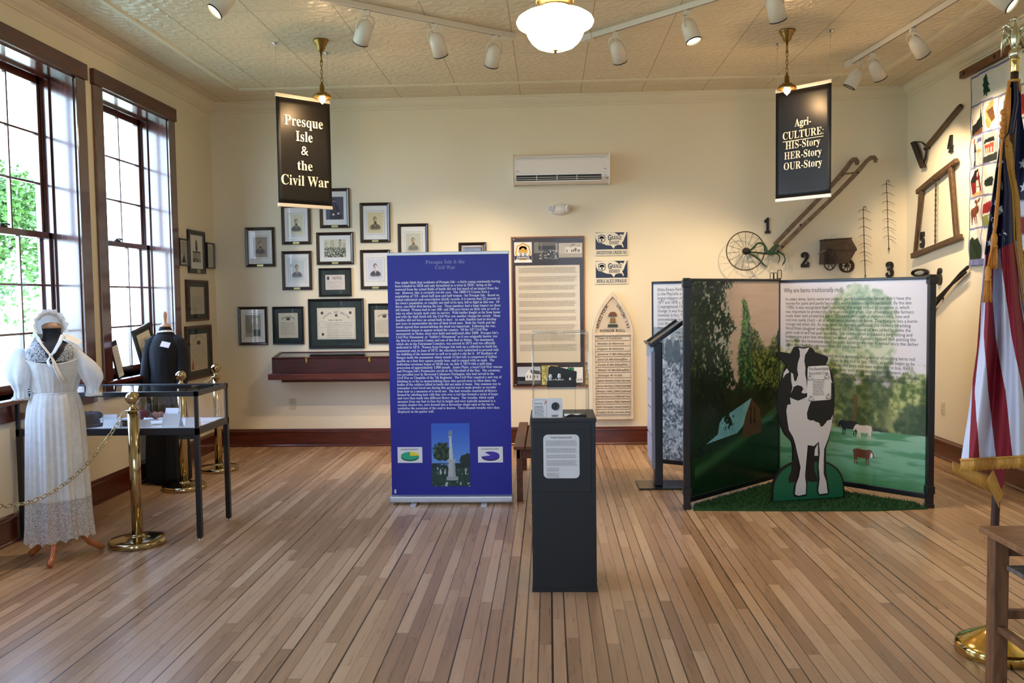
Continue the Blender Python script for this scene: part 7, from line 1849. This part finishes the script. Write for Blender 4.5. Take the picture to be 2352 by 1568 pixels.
def brim(u, v):
    w = -.35 + (PI + .7) * u; ax = Vector((.26, -.95, .16)).normalized(); up = Vector((0, 0, 1)); e1 = ax.cross(up).normalized(); e2 = e1.cross(ax)
    c = ax * .032; R_ = 1 + .30 * v + .05 * v * math.sin(w * 17); p = c + (e1 * math.cos(w) * .070 + e2 * math.sin(w) * .080) * R_ + ax * (.030 * v + .012 * v * math.sin(w * 11))
    return tuple(p)
obj('brim', MB().grid(brim, 90, 6), DRESS, b, solid=.0012)
k = MB(); ax = Vector((.26, -.95, .16)).normalized()
for i in range(16):
    w = .6 + 2.0 * i / 15; up = Vector((0, 0, 1)); e1 = ax.cross(up).normalized(); e2 = e1.cross(ax); k.ball(tuple(ax * .03 + (e1 * math.cos(w) * .074 + e2 * math.sin(w) * .086)), .010 + .003 * (i % 2), 8, 6)
obj('ruffle', k, DRESS, b)
def cur(u, v):
    w = PI * 1.05 + PI * .75 * u; ax = Vector((.26, -.95, .16)).normalized(); e1 = ax.cross(Vector((0, 0, 1))).normalized()
    back = -Vector((ax.x, ax.y, 0)); a = (u - .5) * 2.6
    dr = (back * math.cos(a) + e1 * math.sin(a)); rr = .068 + .030 * v + .006 * math.sin(u * 40) * v
    return tuple(dr * rr + Vector((0, 0, -.035 - .075 * v)))
obj('neck_curtain', MB().grid(cur, 60, 8), DRESS, b, solid=.001)
k = MB()
k.tube([(-.055, -.075, -.06), (-.03, -.10, -.10), (.0, -.118, -.145), (.012, -.122, -.16)], [.009, .011, .010, .007], 8, flat=.25)
k.tube([(.075, -.06, -.04), (.06, -.09, -.085), (.03, -.115, -.14), (.012, -.122, -.16)], [.012, .014, .012, .007], 8, flat=.25)
k.ball((.012, -.125, -.16), .011, 10, 8)
k.tube([(.012, -.125, -.16), (-.006, -.135, -.19), (.004, -.142, -.22), (.03, -.142, -.23), (.045, -.140, -.222)], [.008, .012, .013, .010, .006], 8, flat=.25)
k.tube([(.012, -.125, -.16), (.030, -.142, -.20), (.052, -.150, -.26), (.078, -.145, -.32)], [.008, .012, .013, .014], 8, flat=.22)
k.tube([(.012, -.125, -.16), (.022, -.145, -.21), (.040, -.152, -.27), (.064, -.150, -.33)], [.008, .010, .010, .011], 8, flat=.22)
obj('tie', k, DRESS, b)

# ------------------------------------------------------------------ black coat on its form
t = thing('coat_form', 'dress form with a pale wooden neck finial wearing the black coat', 'dress form', (-3.275, 7.12, 0), .0)
k = MB(); k.lathe([(.0001, .80), (.11, .82), (.13, .95), (.10, 1.0), (.12, 1.1), (.115, 1.18), (.07, 1.25), (.048, 1.28), (.046, 1.335), (.0001, 1.336)], 32, 0, None, sx=1.0, sy=.7); obj('torso', k, FORM, t)
k = MB(); k.lathe([(.048, 1.335), (.050, 1.342), (.040, 1.352), (.020, 1.362), (.013, 1.375), (.015, 1.40), (.018, 1.435), (.016, 1.455), (.008, 1.466), (.0001, 1.468)], 24); obj('neck_finial', k, mat('finial_wood', rgb(186, 150, 120), rough=.35), t)
obj('pole', MB().tube([(0, 0, .02), (0, 0, .82)], .018, 12).lathe([(.0001, 0), (.14, 0), (.14, .015), (.02, .03)], 28), DKMETAL, t)
WOOL = mat('black_wool', rgb(8, 10, 17), rough=.9, vary=.2, vscale=12, bump=.3, bscale=60)
c = thing('coat', 'black wool coat with a narrow white lace collar, by the second window', 'coat', (-3.275, 7.12, 0), .0)
CO = [(.060, 1.285), (.085, 1.262), (.115, 1.225), (.135, 1.17), (.142, 1.10), (.138, 1.0), (.135, .92), (.150, .84), (.165, .74)]
obj('body', MB().grid(ring(CO, lambda z: .02 if z < 1.1 else .006, 7, sx=1.02, sy=.78), 90, 30, wrap=True), WOOL, c, solid=.003)
for s in (-1, 1): obj('sleeve', MB().tube([(s * .075, 0, 1.235), (s * .118, -.004, 1.20), (s * .142, -.01, 1.13), (s * .156, -.022, 1.02), (s * .164, -.05, .91), (s * .150, -.09, .80)], [.05, .06, .058, .054, .050, .044], 18, flat=.9), WOOL, c)
k = MB(); n = 60; k.grid(lambda u, v: ((.060 + .018 * v) * math.cos(2 * PI * u) * (1 + .06 * math.sin(u * 2 * PI * 16)), (.060 + .018 * v) * .85 * math.sin(2 * PI * u) * (1 + .06 * math.sin(u * 2 * PI * 16)), 1.300 - .016 * v + .01 * math.cos(2 * PI * u + 1)), 90, 3, wrap=True); obj('lace_collar', k, DRESS, c, solid=.001)
obj('standing_collar', MB().grid(ring([(.058, 1.27), (.054, 1.30), (.050, 1.325)], lambda z: .01, 6, sx=1, sy=.85), 50, 6, wrap=True), WOOL, c, solid=.003)
k = MB(); k.box((0, 0, 0), (.075, .004, .05), 0, Matrix.Translation((.045, -.108, 1.19)) @ Matrix.Rotation(.22, 4, 'Y') @ Matrix.Rotation(-.55, 4, 'X')); tag(obj('coat_card', k, CARD, None, (-3.275, 7.12, 0)), 'small printed white card pinned on the black coat', 'card')
c = thing('skirt', 'long black skirt flaring to the floor under the black coat', 'skirt', (-3.290, 7.13, 0), .0)
obj('cloth', MB().grid(ring([(.11, .98), (.125, .9), (.15, .75), (.162, .5), (.172, .25), (.176, .018)], lambda z: .008 + .03 * (1 - z), 11, sx=1.02, sy=.95), 130, 26, wrap=True), mat('black_twill', rgb(8, 9, 13), rough=.9, vary=.15), c, solid=.003)

# ------------------------------------------------------------------ things leaning on the window sill
t = thing('leaning_sign', 'narrow dark sign with white text sheet leaning in the second window', 'sign', (XL + .035, 6.73, Z0 + .001), PI / 2)
R = Matrix.Rotation(-.20, 4, 'Y') @ Matrix.Rotation(-.10, 4, 'X')
obj('board', MB().b2(-.052, .052, -.006, .006, .004, .315, 0, R), BLACK, t, bevel=.002)
k = MB(); k.b2(-.040, .040, -.0075, -.006, .02, .275, 0, R); sh = obj('text_sheet', k, WHITE_P, t)
kk = MB(); greek(kk, -.034, .255, .068, .012, 18, h=.004, y=-.0082, seed=3); k = MB().add(kk.v, kk.f, 0, False, R); obj('text', k, TXT_GREY, sh)
t = thing('leaning_picture', 'dark framed certificate leaning in the window behind the black coat', 'picture', (XL + .035, 7.30, Z0 + .001), PI / 2)
R = Matrix.Rotation(-.20, 4, 'Y') @ Matrix.Rotation(-.16, 4, 'X')
f = MB(); a, h2 = .165, .42
for x in (-a, a - .022): f.b2(x, x + .022, -.010, .010, .006, h2, 0, R)
for z in (.006, h2 - .022): f.b2(-a, a, -.010, .010, z, z + .022, 0, R)
obj('frame', f, FR_BLACK, t, bevel=.002, seg=1); obj('mat_board', MB().b2(-a + .02, a - .02, -.003, .004, .02, h2 - .02, 0, R), MAT_G, t)
pp = obj('paper', MB().b2(-a + .05, a - .05, -.0045, -.003, .055, h2 - .055, 0, R), mat('cream_paper', rgb(206, 200, 184), rough=.7), t)
kk = MB(); greek(kk, -.095, .31, .19, .018, 12, h=.005, y=-.0052, seed=9); obj('text', MB().add(kk.v, kk.f, 0, False, R), TXT_GREY, pp)
